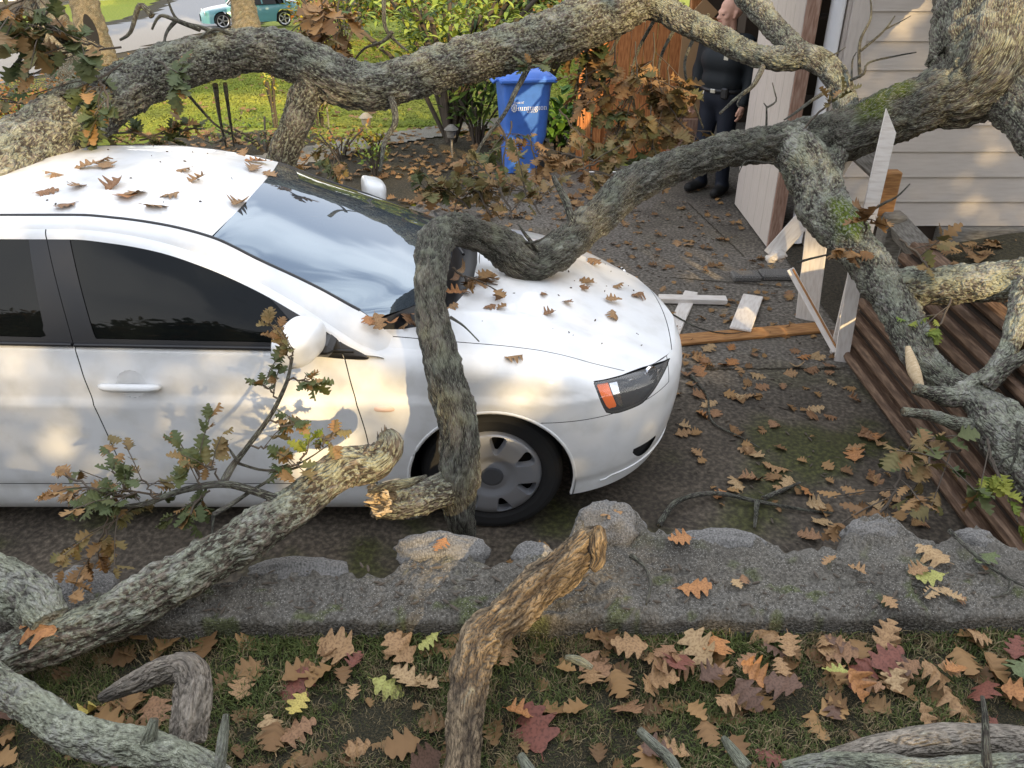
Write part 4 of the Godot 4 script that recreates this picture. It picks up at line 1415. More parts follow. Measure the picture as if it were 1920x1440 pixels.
func spray(root: Node, called: String, from: Vector3, to: Vector3, droop: float, count: int, size: float, kind: String, sd: int, spread := 0.16, r0 := 0.006, singly := false) -> void:
	# a twig with side twigs and leaves
	var r := RandomNumberGenerator.new()
	r.seed = 5000 + sd
	var pts := []
	var side := (to - from).cross(Vector3.UP).normalized()
	for i in 9:
		var t := i / 8.0
		pts.append(from.lerp(to, t) + Vector3(0, -droop * t * t, 0) + side * 0.04 * sin(t * 5.0 + sd) * (to - from).length() + Vector3(r.randf_range(-1, 1), r.randf_range(-1, 1), r.randf_range(-1, 1)) * 0.008)
	var s := rod(pts, r0, 6)
	var ends := []
	var nside := maxi(2, count / 7)
	for k in nside:
		var i := 2 + r.randi() % 6
		var d := Vector3(r.randf_range(-1, 1), r.randf_range(-0.7, 0.6), r.randf_range(-1, 1)).normalized() * spread * r.randf_range(0.5, 1.3) + (to - from).normalized() * spread * 0.6
		s.add(rod([pts[i], pts[i] + d * 0.5 + Vector3(0, 0.01, 0), pts[i] + d], r0 * 0.5, 5))
		ends.append([pts[i], pts[i] + d])
	ends.append([pts[6], pts[8]])
	var tw := obj(called, s.mesh(), M.twig_bark, root)
	var places := []
	var tints := []
	for k in count:
		var e = ends[r.randi() % ends.size()]
		var at: Vector3 = e[0].lerp(e[1], sqrt(r.randf()) * 1.05)
		var d: Vector3 = (e[1] - e[0]).normalized() + Vector3(r.randf_range(-1, 1), r.randf_range(-1.1, 0.5), r.randf_range(-1, 1)) * 0.9
		var x := d.normalized()
		var y := (Vector3(r.randf_range(-0.6, 0.6), 1, r.randf_range(-0.6, 0.6))).normalized()
		var z := x.cross(y).normalized()
		y = z.cross(x)
		var sc := size * r.randf_range(0.6, 1.2)
		places.append(Transform3D(Basis(x * sc, y * sc, z * sc), at + x * sc * 0.6))
		tints.append(leaf_tint(kind))
	if singly and leaves_left >= count:
		leaves_left -= count
		for k in count:
			var lf := obj("leaf", leaf_meshes[(sd + k) % leaf_meshes.size()], leaf_tone(kind, k % 5), tw)
			lf.transform = places[k]
		return
	multi("leaves", leaf_meshes[sd % leaf_meshes.size()], M.leaf, places, tints, tw)


func twig(pts: Array, r: float, parent: Node, called := "twig") -> MeshInstance3D:
	var c := []
	for i in pts.size():
		var p: Vector3 = pts[i]
		c.append(Vector4(p.x, p.y, p.z, r * (1.0 - 0.6 * i / maxf(1.0, pts.size() - 1))))
	return obj(called, limb(c, {"seg": 8, "ds": 0.03, "lichen": 0.25, "rough": 0.8, "seed": r * 999.0 + pts[0].x * 7.0}), M.bark, parent)


func build_fallen_oak() -> void:
	tree_materials()
	var oak := thing("fallen_oak", "huge lichen covered oak brought down by a storm, its boughs lying over the white car", "tree", Vector3.ZERO)
	# the trunk fork at the right, by the house
	obj("trunk", limb([Vector4(3.368, 3.251, -6.427, 0.5052), Vector4(3.060, 2.498, -5.755, 0.3886), Vector4(2.852, 2.120, -5.360, 0.3267), Vector4(2.738, 1.890, -5.110, 0.3015), Vector4(2.685, 1.739, -4.964, 0.2679), Vector4(2.584, 1.624, -4.955, 0.2030), Vector4(2.451, 1.557, -4.996, 0.1748), Vector4(2.317, 1.480, -5.044, 0.1650), Vector4(2.137, 1.379, -5.101, 0.1619), Vector4(1.932, 1.293, -5.167, 0.1585), Vector4(1.603, 1.283, -5.103, 0.1177), Vector4(1.314, 1.281, -4.986, 0.1026), Vector4(1.057, 1.266, -4.803, 0.0964), Vector4(0.843, 1.249, -4.620, 0.0964), Vector4(0.641, 1.216, -4.426, 0.1049), Vector4(0.451, 1.124, -4.199, 0.0958), Vector4(0.301, 1.063, -4.013, 0.0929), Vector4(0.159, 1.028, -3.853, 0.0983), Vector4(0.066, 1.028, -3.796, 0.0971), Vector4(-0.052, 1.126, -3.772, 0.0928), Vector4(-0.168, 1.210, -3.705, 0.0754), Vector4(-0.262, 1.280, -3.596, 0.0753), Vector4(-0.326, 1.291, -3.428, 0.0793), Vector4(-0.337, 1.246, -3.193, 0.0687), Vector4(-0.325, 1.172, -3.011, 0.0641), Vector4(-0.288, 1.061, -2.854, 0.0709), Vector4(-0.242, 0.943, -2.727, 0.0760), Vector4(-0.208, 0.830, -2.637, 0.0796), Vector4(-0.199, 0.716, -2.559, 0.0793), Vector4(-0.208, 0.627, -2.519, 0.0775), Vector4(-0.198, 0.520, -2.491, 0.0618), Vector4(-0.182, 0.387, -2.506, 0.0380), Vector4(-0.176, 0.309, -2.530, 0.0194)],
		{"seg": 88, "ds": 0.013, "lichen": 0.36, "seed": 1.0, "moss": [[Vector3(2.136, 1.550, -5.027), 0.16], [Vector3(2.269, 1.615, -5.007), 0.10]]}), M.bark, oak)
	obj("trunk_fork", limb([Vector4(2.607, 1.822, -5.186, 0.1885), Vector4(2.721, 1.683, -4.954, 0.1895), Vector4(2.828, 1.598, -4.789, 0.1556), Vector4(2.885, 1.472, -4.576, 0.1341), Vector4(2.952, 1.304, -4.247, 0.1225), Vector4(3.054, 1.065, -3.875, 0.1115)], {"seg": 48, "lichen": 0.30, "seed": 2.0}), M.bark, oak)
	# the great bough sweeping over the roof
	obj("bough", limb([Vector4(-2.924, 1.146, -3.228, 0.1813), Vector4(-2.719, 1.270, -3.473, 0.1844), Vector4(-2.535, 1.382, -3.713, 0.1723), Vector4(-2.437, 1.455, -3.894, 0.1625), Vector4(-2.377, 1.519, -4.140, 0.1593), Vector4(-2.312, 1.578, -4.407, 0.1615), Vector4(-2.200, 1.638, -4.673, 0.1457), Vector4(-2.055, 1.713, -4.949, 0.1400), Vector4(-1.885, 1.751, -5.145, 0.1351), Vector4(-1.667, 1.784, -5.280, 0.1314), Vector4(-1.473, 1.779, -5.335, 0.1360), Vector4(-1.301, 1.740, -5.335, 0.1431), Vector4(-1.145, 1.656, -5.321, 0.1472), Vector4(-0.991, 1.584, -5.337, 0.1453), Vector4(-0.801, 1.574, -5.389, 0.1401), Vector4(-0.544, 1.626, -5.535, 0.1394), Vector4(-0.210, 1.690, -5.746, 0.1469), Vector4(0.144, 1.746, -5.953, 0.1618), Vector4(0.517, 1.852, -6.188, 0.1772), Vector4(0.834, 1.957, -6.423, 0.1743), Vector4(1.185, 2.109, -6.802, 0.1580), Vector4(1.684, 2.406, -7.439, 0.1431)],
		{"seg": 84, "ds": 0.016, "lichen": 0.43, "seed": 3.0}), M.bark, oak)
	obj("bough_prop", limb([Vector4(-1.177, 1.650, -5.317, 0.1112), Vector4(-1.277, 1.517, -5.274, 0.1020), Vector4(-1.353, 1.365, -5.232, 0.0928), Vector4(-1.441, 1.187, -5.220, 0.0977), Vector4(-1.591, 0.892, -5.280, 0.0944), Vector4(-1.705, 0.643, -5.366, 0.0907)], {"seg": 44, "ds": 0.016, "lichen": 0.30, "seed": 4.0}), M.bark, oak)
	# the looping limbs between bough and trunk
	obj("looping_limb", limb([Vector4(0.873, 1.982, -6.450, 0.1366), Vector4(1.042, 1.925, -6.404, 0.0985), Vector4(1.187, 1.850, -6.326, 0.0942), Vector4(1.341, 1.788, -6.208, 0.0894), Vector4(1.500, 1.719, -6.052, 0.0805), Vector4(1.639, 1.677, -5.854, 0.0748), Vector4(1.777, 1.675, -5.714, 0.0767), Vector4(1.905, 1.706, -5.639, 0.0755), Vector4(2.013, 1.649, -5.548, 0.0748), Vector4(2.078, 1.550, -5.433, 0.0741), Vector4(2.085, 1.445, -5.313, 0.0767), Vector4(2.048, 1.327, -5.187, 0.0793), Vector4(1.951, 1.220, -5.031, 0.0845), Vector4(1.871, 1.120, -4.926, 0.0968)], {"seg": 44, "ds": 0.014, "lichen": 0.62, "seed": 5.0}), M.bark, oak)
	obj("looping_limb", limb([Vector4(1.528, 2.256, -6.656, 0.0917), Vector4(1.624, 2.011, -6.281, 0.0849), Vector4(1.725, 1.876, -6.029, 0.0791), Vector4(1.812, 1.774, -5.795, 0.0734), Vector4(1.888, 1.700, -5.636, 0.0755)], {"seg": 36, "ds": 0.014, "lichen": 0.5, "seed": 6.0}), M.bark, oak)
	# the limb running down in front of the house
	obj("drooping_limb", limb([Vector4(1.678, 1.298, -5.146, 0.1250), Vector4(1.765, 1.212, -5.003, 0.1490), Vector4(1.821, 1.101, -4.880, 0.1507), Vector4(1.849, 0.993, -4.736, 0.1454), Vector4(1.913, 0.918, -4.577, 0.1331), Vector4(1.977, 0.840, -4.392, 0.1207), Vector4(2.014, 0.780, -4.195, 0.1171), Vector4(2.058, 0.697, -4.007, 0.1054), Vector4(2.083, 0.602, -3.836, 0.0919), Vector4(2.118, 0.521, -3.696, 0.0820), Vector4(2.191, 0.480, -3.591, 0.0726), Vector4(2.259, 0.467, -3.503, 0.0713), Vector4(2.293, 0.448, -3.399, 0.0881), Vector4(2.324, 0.418, -3.265, 0.1313), Vector4(2.375, 0.367, -3.119, 0.1526), Vector4(2.435, 0.310, -2.913, 0.1513), Vector4(2.552, 0.213, -2.740, 0.1380)],
		{"seg": 60, "ds": 0.015, "lichen": 0.56, "seed": 7.0, "moss": [[Vector3(1.915, 1.030, -4.457), 0.17], [Vector3(1.857, 1.069, -4.572), 0.09]]}), M.bark, oak)
	obj("ring_limb", limb([Vector4(2.026, 0.743, -4.150, 0.0874), Vector4(2.133, 0.773, -4.110, 0.0980), Vector4(2.251, 0.793, -4.063, 0.1026), Vector4(2.395, 0.820, -4.022, 0.1042), Vector4(2.534, 0.852, -3.982, 0.1003), Vector4(2.670, 0.896, -3.950, 0.0991), Vector4(2.856, 0.958, -3.928, 0.0925)], {"seg": 44, "ds": 0.015, "lichen": 0.66, "seed": 8.0}), M.bark, oak)
	obj("ring_limb", limb([Vector4(2.220, 0.451, -3.493, 0.0634), Vector4(2.301, 0.507, -3.503, 0.0631), Vector4(2.374, 0.562, -3.523, 0.0577), Vector4(2.439, 0.653, -3.576, 0.0498), Vector4(2.492, 0.741, -3.663, 0.0502), Vector4(2.559, 0.814, -3.787, 0.0538), Vector4(2.617, 0.887, -3.887, 0.0598)], {"seg": 36, "ds": 0.014, "lichen": 0.6, "seed": 9.0}), M.bark, oak)
	obj("snapped_branch", limb([Vector4(2.235, 0.467, -3.468, 0.0577), Vector4(2.135, 0.476, -3.438, 0.0521), Vector4(2.034, 0.504, -3.431, 0.0389), Vector4(1.949, 0.530, -3.423, 0.0284)], {"seg": 24, "ds": 0.012, "lichen": 0.4, "seed": 10.0}), M.bark, oak)
	obj("snapped_branch", limb([Vector4(2.281, 0.374, -3.332, 0.0412), Vector4(2.133, 0.416, -3.287, 0.0355), Vector4(1.985, 0.472, -3.274, 0.0276), Vector4(1.830, 0.506, -3.259, 0.0224)], {"seg": 20, "ds": 0.012, "lichen": 0.75, "seed": 11.0, "warm": 0.3}), M.bark, oak)
	obj("snapped_branch", limb([Vector4(2.306, 0.542, -3.454, 0.0466), Vector4(2.366, 0.633, -3.449, 0.0358), Vector4(2.412, 0.697, -3.428, 0.0328), Vector4(2.494, 0.768, -3.412, 0.0274)], {"seg": 20, "ds": 0.014, "lichen": 0.4, "seed": 12.0}), M.bark, oak)
	obj("splinter", limb([Vector4(1.990, 0.633, -3.669, 0.0134), Vector4(1.997, 0.560, -3.580, 0.0319), Vector4(2.009, 0.512, -3.505, 0.0210), Vector4(2.015, 0.481, -3.464, 0.0078)], {"seg": 12, "ds": 0.02, "rough": 0.2, "lichen": -1.0, "bare": 0.6, "warm": 1.0, "seed": 13.0}), M.raw_wood, oak)
	# the stump of a side branch at the lower end, broken across
	obj("broken_branch", limb([Vector4(-0.200, 0.645, -2.529, 0.0694), Vector4(-0.291, 0.641, -2.469, 0.0642), Vector4(-0.367, 0.643, -2.424, 0.0674), Vector4(-0.440, 0.661, -2.388, 0.0665), Vector4(-0.480, 0.687, -2.369, 0.0717)], {"seg": 44, "ds": 0.012, "lichen": 0.25, "seed": 14.0, "dome": 0.05}), M.bark, oak)
	broken_face(oak)
	# twigs
	var tw := [
		[[Vector3(-0.760, 1.555, -5.320), Vector3(-0.713, 1.410, -5.177), Vector3(-0.771, 1.310, -5.060), Vector3(-0.795, 1.164, -4.918)], 0.026],
		[[Vector3(0.105, 1.623, -5.707), Vector3(0.017, 1.501, -5.520), Vector3(-0.051, 1.394, -5.399), Vector3(-0.202, 1.230, -5.246), Vector3(-0.260, 1.070, -5.094)], 0.020],
		[[Vector3(-0.750, 1.862, -5.557), Vector3(-0.815, 1.803, -5.581), Vector3(-0.935, 1.761, -5.614), Vector3(-1.013, 1.688, -5.629)], 0.014],
		[[Vector3(-0.793, 2.069, -5.620), Vector3(-0.794, 1.891, -5.574), Vector3(-0.724, 1.797, -5.577), Vector3(-0.657, 1.751, -5.550)], 0.016],
		[[Vector3(-1.571, 1.806, -5.293), Vector3(-1.710, 1.923, -5.187), Vector3(-1.819, 1.878, -5.161)], 0.015], [[Vector3(-1.819, 1.923, -5.187), Vector3(-1.918, 1.981, -5.105), Vector3(-2.009, 2.002, -5.118), Vector3(-2.055, 1.936, -5.079)], 0.017], [[Vector3(-1.696, 1.876, -5.218), Vector3(-1.803, 1.931, -5.192), Vector3(-1.932, 1.980, -5.163), Vector3(-1.994, 2.102, -5.234)], 0.015],
		[[Vector3(-2.055, 2.002, -5.118), Vector3(-2.125, 2.055, -5.148), Vector3(-2.186, 1.921, -5.093), Vector3(-2.237, 1.884, -5.049)], 0.020], [[Vector3(-1.938, 1.975, -5.160), Vector3(-1.981, 1.915, -5.090), Vector3(-1.991, 1.831, -5.018)], 0.014],
		[[Vector3(-2.323, 1.878, -4.698), Vector3(-2.395, 1.990, -4.647), Vector3(-2.450, 2.079, -4.642), Vector3(-2.489, 2.202, -4.656)], 0.035], [[Vector3(-2.451, 1.990, -4.647), Vector3(-2.453, 1.944, -4.597), Vector3(-2.499, 1.901, -4.537), Vector3(-2.579, 1.803, -4.422)], 0.020], [[Vector3(-2.519, 1.984, -4.586), Vector3(-2.505, 1.901, -4.537), Vector3(-2.470, 1.803, -4.422)], 0.014],
		[[Vector3(-1.979, 1.659, -5.091), Vector3(-1.850, 1.384, -5.220), Vector3(-1.785, 1.273, -5.387), Vector3(-1.761, 1.279, -5.390)], 0.010], [[Vector3(-1.801, 1.603, -5.232), Vector3(-1.917, 1.345, -5.545), Vector3(-2.048, 1.048, -5.950)], 0.017], [[Vector3(-1.742, 1.609, -5.235), Vector3(-1.854, 1.360, -5.553), Vector3(-1.991, 1.051, -5.952)], 0.015], [[Vector3(-1.909, 1.206, -5.579), Vector3(-1.995, 1.175, -5.561), Vector3(-2.066, 1.194, -5.572)], 0.010],
		[[Vector3(1.644, 1.632, -5.712), Vector3(1.552, 1.546, -5.546), Vector3(1.428, 1.482, -5.451), Vector3(1.313, 1.411, -5.351)], 0.020], [[Vector3(1.479, 1.520, -5.473), Vector3(1.421, 1.463, -5.382), Vector3(1.441, 1.443, -5.370)], 0.007],
		[[Vector3(1.576, 1.370, -5.212), Vector3(1.560, 1.481, -5.218), Vector3(1.544, 1.500, -5.230)], 0.008], [[Vector3(1.560, 1.475, -5.215), Vector3(1.619, 1.509, -5.235), Vector3(1.609, 1.565, -5.268), Vector3(1.596, 1.608, -5.292)], 0.007],
		[[Vector3(2.154, 1.627, -5.362), Vector3(2.133, 1.819, -5.416), Vector3(2.198, 1.947, -5.491), Vector3(2.198, 2.059, -5.557)], 0.012], [[Vector3(2.139, 1.777, -5.392), Vector3(2.251, 1.883, -5.395), Vector3(2.325, 1.967, -5.444)], 0.010], [[Vector3(2.267, 1.897, -5.403), Vector3(2.364, 1.939, -5.428), Vector3(2.422, 1.967, -5.444)], 0.006], [[Vector3(2.097, 1.612, -5.353), Vector3(2.137, 1.665, -5.268), Vector3(2.163, 1.721, -5.301), Vector3(2.332, 1.757, -5.322), Vector3(2.455, 1.776, -5.333)], 0.010], [[Vector3(2.104, 1.584, -5.337), Vector3(2.107, 1.712, -5.412), Vector3(2.134, 1.761, -5.440)], 0.008],
		[[Vector3(2.021, 1.550, -5.433), Vector3(1.868, 1.488, -5.338), Vector3(1.758, 1.431, -5.270), Vector3(1.685, 1.399, -5.228)], 0.014], [[Vector3(1.997, 1.719, -5.531), Vector3(2.061, 1.745, -5.547), Vector3(2.108, 1.774, -5.564)], 0.007], [[Vector3(1.922, 1.024, -4.430), Vector3(2.011, 1.133, -4.378), Vector3(2.075, 1.186, -4.351), Vector3(2.126, 1.263, -4.338)], 0.010], [[Vector3(1.652, 1.212, -5.003), Vector3(1.539, 1.211, -4.945), Vector3(1.396, 1.233, -4.900), Vector3(1.349, 1.170, -4.863)], 0.008],
		[[Vector3(0.313, 1.146, -4.038), Vector3(0.272, 1.251, -4.100), Vector3(0.223, 1.333, -4.148), Vector3(0.209, 1.357, -4.162)], 0.026], [[Vector3(0.130, 1.101, -3.780), Vector3(0.064, 1.186, -3.772), Vector3(0.031, 1.230, -3.798)], 0.012], [[Vector3(0.064, 1.142, -3.781), Vector3(0.126, 1.177, -3.709), Vector3(0.202, 1.225, -3.737)], 0.008], [[Vector3(0.065, 0.967, -3.702), Vector3(0.000, 0.964, -3.677), Vector3(-0.026, 0.979, -3.686)], 0.010], [[Vector3(1.698, 0.713, -4.596), Vector3(1.803, 0.782, -4.521), Vector3(1.918, 0.846, -4.442), Vector3(1.981, 0.887, -4.350)], 0.008], [[Vector3(2.277, 0.548, -3.110), Vector3(2.240, 0.447, -3.005), Vector3(2.192, 0.377, -2.941)], 0.010], [[Vector3(2.240, 0.447, -3.005), Vector3(2.169, 0.434, -2.974), Vector3(2.141, 0.398, -2.952)], 0.007],
	]
	for t in tw: twig(t[0], t[1], oak)
	for k in 5:       # thin hanging twigs among the dead leaves by the garage
		twig([Vector3(0.933, 1.814, -6.514) + Vector3(0.22 * k - 0.3, 0, -0.1 * k), Vector3(0.894, 1.512, -6.337) + Vector3(0.2 * k - 0.4, 0, -0.05 * k), Vector3(0.933, 1.143, -6.121) + Vector3(0.24 * k - 0.5, 0, 0)], 0.016, oak)
	# leaf sprays: [from, to, droop, leaves, leaf length, kind, spread]
	var sp := [
		[Vector3(-2.144, 1.905, -4.598), Vector3(-2.244, 1.968, -4.518), 0.02, 30, 0.10, "green", 0.20], [Vector3(-2.033, 1.833, -4.556), Vector3(-2.203, 1.756, -4.395), 0.02, 40, 0.11, "green", 0.20], [Vector3(-2.095, 1.780, -4.409), Vector3(-2.005, 1.672, -4.230), 0.0, 30, 0.10, "green", 0.15], [Vector3(-1.924, 1.812, -4.775), Vector3(-1.761, 1.728, -4.552), 0.0, 30, 0.11, "green", 0.13], [Vector3(-2.080, 1.890, -4.705), Vector3(-2.409, 1.893, -4.591), 0.03, 40, 0.10, "green", 0.22],
		[Vector3(-2.448, 2.179, -4.642), Vector3(-2.496, 2.050, -4.451), 0.0, 46, 0.11, "green", 0.25], [Vector3(-2.339, 2.109, -4.601), Vector3(-2.363, 2.005, -4.424), 0.0, 22, 0.10, "turning", 0.2], [Vector3(-2.312, 2.202, -4.656), Vector3(-2.513, 2.108, -4.369), 0.0, 40, 0.11, "green", 0.25],
		[Vector3(-2.412, 1.389, -4.991), Vector3(-1.999, 1.343, -4.964), 0.0, 44, 0.085, "green", 0.14], [Vector3(-2.267, 1.318, -5.065), Vector3(-1.911, 1.379, -5.101), 0.0, 26, 0.08, "green", 0.10], [Vector3(-2.801, 1.602, -4.768), Vector3(-2.587, 1.516, -4.834), 0.0, 30, 0.10, "turning", 0.25],
		[Vector3(-1.229, 1.972, -5.679), Vector3(-1.347, 1.856, -5.611), 0.0, 30, 0.11, "turning", 0.25], [Vector3(-1.179, 2.059, -5.730), Vector3(-1.212, 1.856, -5.611), 0.0, 40, 0.12, "brown", 0.25], [Vector3(-1.078, 2.030, -5.713), Vector3(-1.128, 1.739, -5.543), 0.0, 18, 0.09, "turning", 0.2], [Vector3(-1.399, 2.040, -5.950), Vector3(-1.294, 1.889, -5.862), 0.0, 26, 0.12, "brown", 0.25],
		[Vector3(0.086, 1.635, -5.598), Vector3(0.189, 1.664, -5.615), 0.0, 16, 0.09, "green", 0.12], [Vector3(-0.101, 1.361, -5.322), Vector3(0.000, 1.230, -5.246), 0.0, 24, 0.075, "green", 0.16], [Vector3(-0.017, 1.376, -5.331), Vector3(-0.051, 1.100, -5.169), 0.0, 20, 0.075, "green", 0.12], [Vector3(0.101, 1.303, -5.288), Vector3(0.168, 1.129, -5.186), 0.0, 22, 0.08, "brown", 0.15], [Vector3(0.326, 1.347, -5.777), Vector3(0.472, 1.175, -5.677), 0.0, 26, 0.09, "turning", 0.2],
		[Vector3(0.573, 1.827, -6.405), Vector3(0.535, 1.629, -6.289), 0.0, 46, 0.13, "green", 0.20], [Vector3(0.764, 1.761, -6.366), Vector3(0.650, 1.299, -6.097), 0.0, 60, 0.12, "brown", 0.28], [Vector3(0.879, 1.695, -6.328), Vector3(0.841, 1.134, -6.000), 0.0, 70, 0.12, "turning", 0.30], [Vector3(1.002, 1.754, -6.420), Vector3(1.040, 1.288, -6.148), 0.0, 70, 0.12, "brown", 0.28], [Vector3(1.108, 1.563, -6.251), Vector3(1.165, 1.299, -6.097), 0.0, 44, 0.12, "turning", 0.22], [Vector3(0.841, 1.365, -6.135), Vector3(0.726, 1.101, -5.981), 0.0, 46, 0.12, "green", 0.22], [Vector3(0.995, 1.320, -5.993), Vector3(0.977, 1.061, -5.842), 0.0, 60, 0.12, "turning", 0.25], [Vector3(1.108, 1.320, -5.993), Vector3(1.240, 1.142, -5.889), 0.0, 44, 0.10, "turning", 0.18], [Vector3(0.535, 1.563, -6.251), Vector3(0.497, 1.299, -6.097), 0.0, 40, 0.11, "turning", 0.22],
		[Vector3(-0.413, 1.047, -4.791), Vector3(-0.497, 1.105, -4.709), 0.0, 30, 0.075, "green", 0.16], [Vector3(-0.249, 1.024, -4.662), Vector3(-0.396, 1.161, -4.626), 0.0, 54, 0.08, "turning", 0.18], [Vector3(-0.122, 1.030, -4.549), Vector3(-0.213, 1.161, -4.626), 0.0, 54, 0.085, "turning", 0.20], [Vector3(0.000, 1.037, -4.438), Vector3(-0.060, 1.191, -4.528), 0.0, 54, 0.085, "turning", 0.20], [Vector3(0.146, 1.095, -4.356), Vector3(0.060, 1.204, -4.535), 0.0, 54, 0.085, "turning", 0.20], [Vector3(0.324, 1.128, -4.954), Vector3(0.551, 1.212, -5.003), 0.0, 40, 0.085, "turning", 0.2], [Vector3(0.549, 1.131, -5.303), Vector3(0.309, 1.160, -5.321), 0.0, 40, 0.09, "brown", 0.2],
		[Vector3(-0.267, 1.129, -3.507), Vector3(-0.197, 1.047, -3.517), 0.0, 20, 0.08, "brown", 0.12], [Vector3(1.886, 0.900, -4.300), Vector3(1.807, 0.931, -4.260), 0.0, 10, 0.10, "brown", 0.10], [Vector3(1.938, 0.994, -4.297), Vector3(1.881, 1.103, -4.245), 0.0, 8, 0.13, "brown", 0.10], [Vector3(2.080, 1.004, -4.187), Vector3(2.172, 0.920, -4.022), 0.0, 12, 0.10, "turning", 0.15], [Vector3(1.731, 1.364, -5.034), Vector3(1.904, 1.540, -5.079), 0.0, 10, 0.09, "turning", 0.12], [Vector3(2.284, 0.775, -3.937), Vector3(2.176, 0.676, -3.764), 0.0, 9, 0.075, "yellow", 0.15], [Vector3(1.821, 0.452, -3.169), Vector3(1.869, 0.445, -3.049), 0.0, 34, 0.085, "green", 0.2], [Vector3(2.013, 0.445, -3.049), Vector3(1.795, 0.442, -2.932), 0.0, 30, 0.085, "turning", 0.2], [Vector3(2.133, 0.486, -3.074), Vector3(2.122, 0.381, -2.896), 0.0, 20, 0.08, "yellow", 0.18], [Vector3(1.725, 0.422, -2.920), Vector3(1.564, 0.324, -2.747), 0.0, 34, 0.085, "brown", 0.22],
		[Vector3(-1.446, 1.061, -6.305), Vector3(-1.285, 0.853, -6.184), 0.0, 24, 0.10, "turning", 0.25], [Vector3(-1.326, 0.942, -6.467), Vector3(-1.451, 0.834, -6.404), 0.0, 20, 0.10, "green", 0.2],
	]
	for i in sp.size():
		var q = sp[i]
		spray(oak, "leafy_twig", q[0], q[1], q[2], q[3], q[4], q[5], i, q[6])


func broken_face(oak: Node) -> void:
	# the pale torn wood across the broken branch, facing the camera
	var c := Vector3(-0.463, 0.728, -2.323)
	var ax := (Vector3(-0.507, 0.756, -2.305) - Vector3(-0.367, 0.643, -2.424)).normalized()
	var n1 := noise(9.0, 333, "fbm", 4)
	var fx := ax.cross(Vector3.UP).normalized()
	var fy := fx.cross(ax).normalized()
	var s := grid_soup(48, 14, func(u: float, v: float) -> Vector3:
		var a := u * TAUF
		var r := 0.068 * v * (1.0 + 0.12 * sin(a * 3.0 + 1.0))
		return c + fx * r * cos(a) * 1.0 + fy * r * sin(a) * 0.80 + ax * (0.012 + 0.028 * n1.get_noise_2d(cos(a) * v * 0.5, sin(a) * v * 0.5) + (0.02 if sin(a) > 0.55 and v > 0.4 else 0.0)), ax)
	obj("torn_wood", s.mesh(), M.raw_wood, oak)
	splinters(oak, c - ax * 0.01, ax, 12, 0.06, 0.055, 3)
	var bark_bit := limb([Vector4(-0.507, 0.769, -2.312, 0.0056), Vector4(-0.432, 0.786, -2.322, 0.0207), Vector4(-0.359, 0.786, -2.346, 0.0170), Vector4(-0.306, 0.788, -2.381, 0.0057)], {"seg": 10, "ds": 0.02, "rough": 0.5, "lichen": 0.3, "seed": 40.0})
	obj("bark_strip", bark_bit, M.bark, oak)


func splinters(parent: Node, at: Vector3, along: Vector3, n: int, reach: float, ring: float, sd: int) -> void:
	# torn wood fibres standing out of a break
	var r := RandomNumberGenerator.new()
	r.seed = 8800 + sd
	var d := along.normalized()
	var a := d.cross(Vector3(0.3, 0.9, 0.2)).normalized()
	var b := d.cross(a)
	for i in n:
		var t := r.randf() * TAUF
		var o := at + (a * cos(t) + b * sin(t)) * ring * sqrt(r.randf())
		var e := o + (d + Vector3(r.randf_range(-1, 1), r.randf_range(-1, 1), r.randf_range(-1, 1)) * 0.35) * reach * r.randf_range(0.4, 1.2)
		var w := ring * r.randf_range(0.10, 0.22)
		var c := [Vector4(o.x - d.x * 0.01, o.y - d.y * 0.01, o.z - d.z * 0.01, w), Vector4(o.x, o.y, o.z, w), Vector4((o.x + e.x) / 2, (o.y + e.y) / 2, (o.z + e.z) / 2, w * 0.7), Vector4(e.x, e.y, e.z, w * 0.12)]
		obj("splinter", limb(c, {"seg": 6, "ds": 0.02, "lichen": -1.0, "bare": 0.4, "warm": 1.0, "rough": 0.5, "seed": i + sd * 3.0}), M.raw_wood if sd == 3 and i % 2 else M.bark_dry, parent)


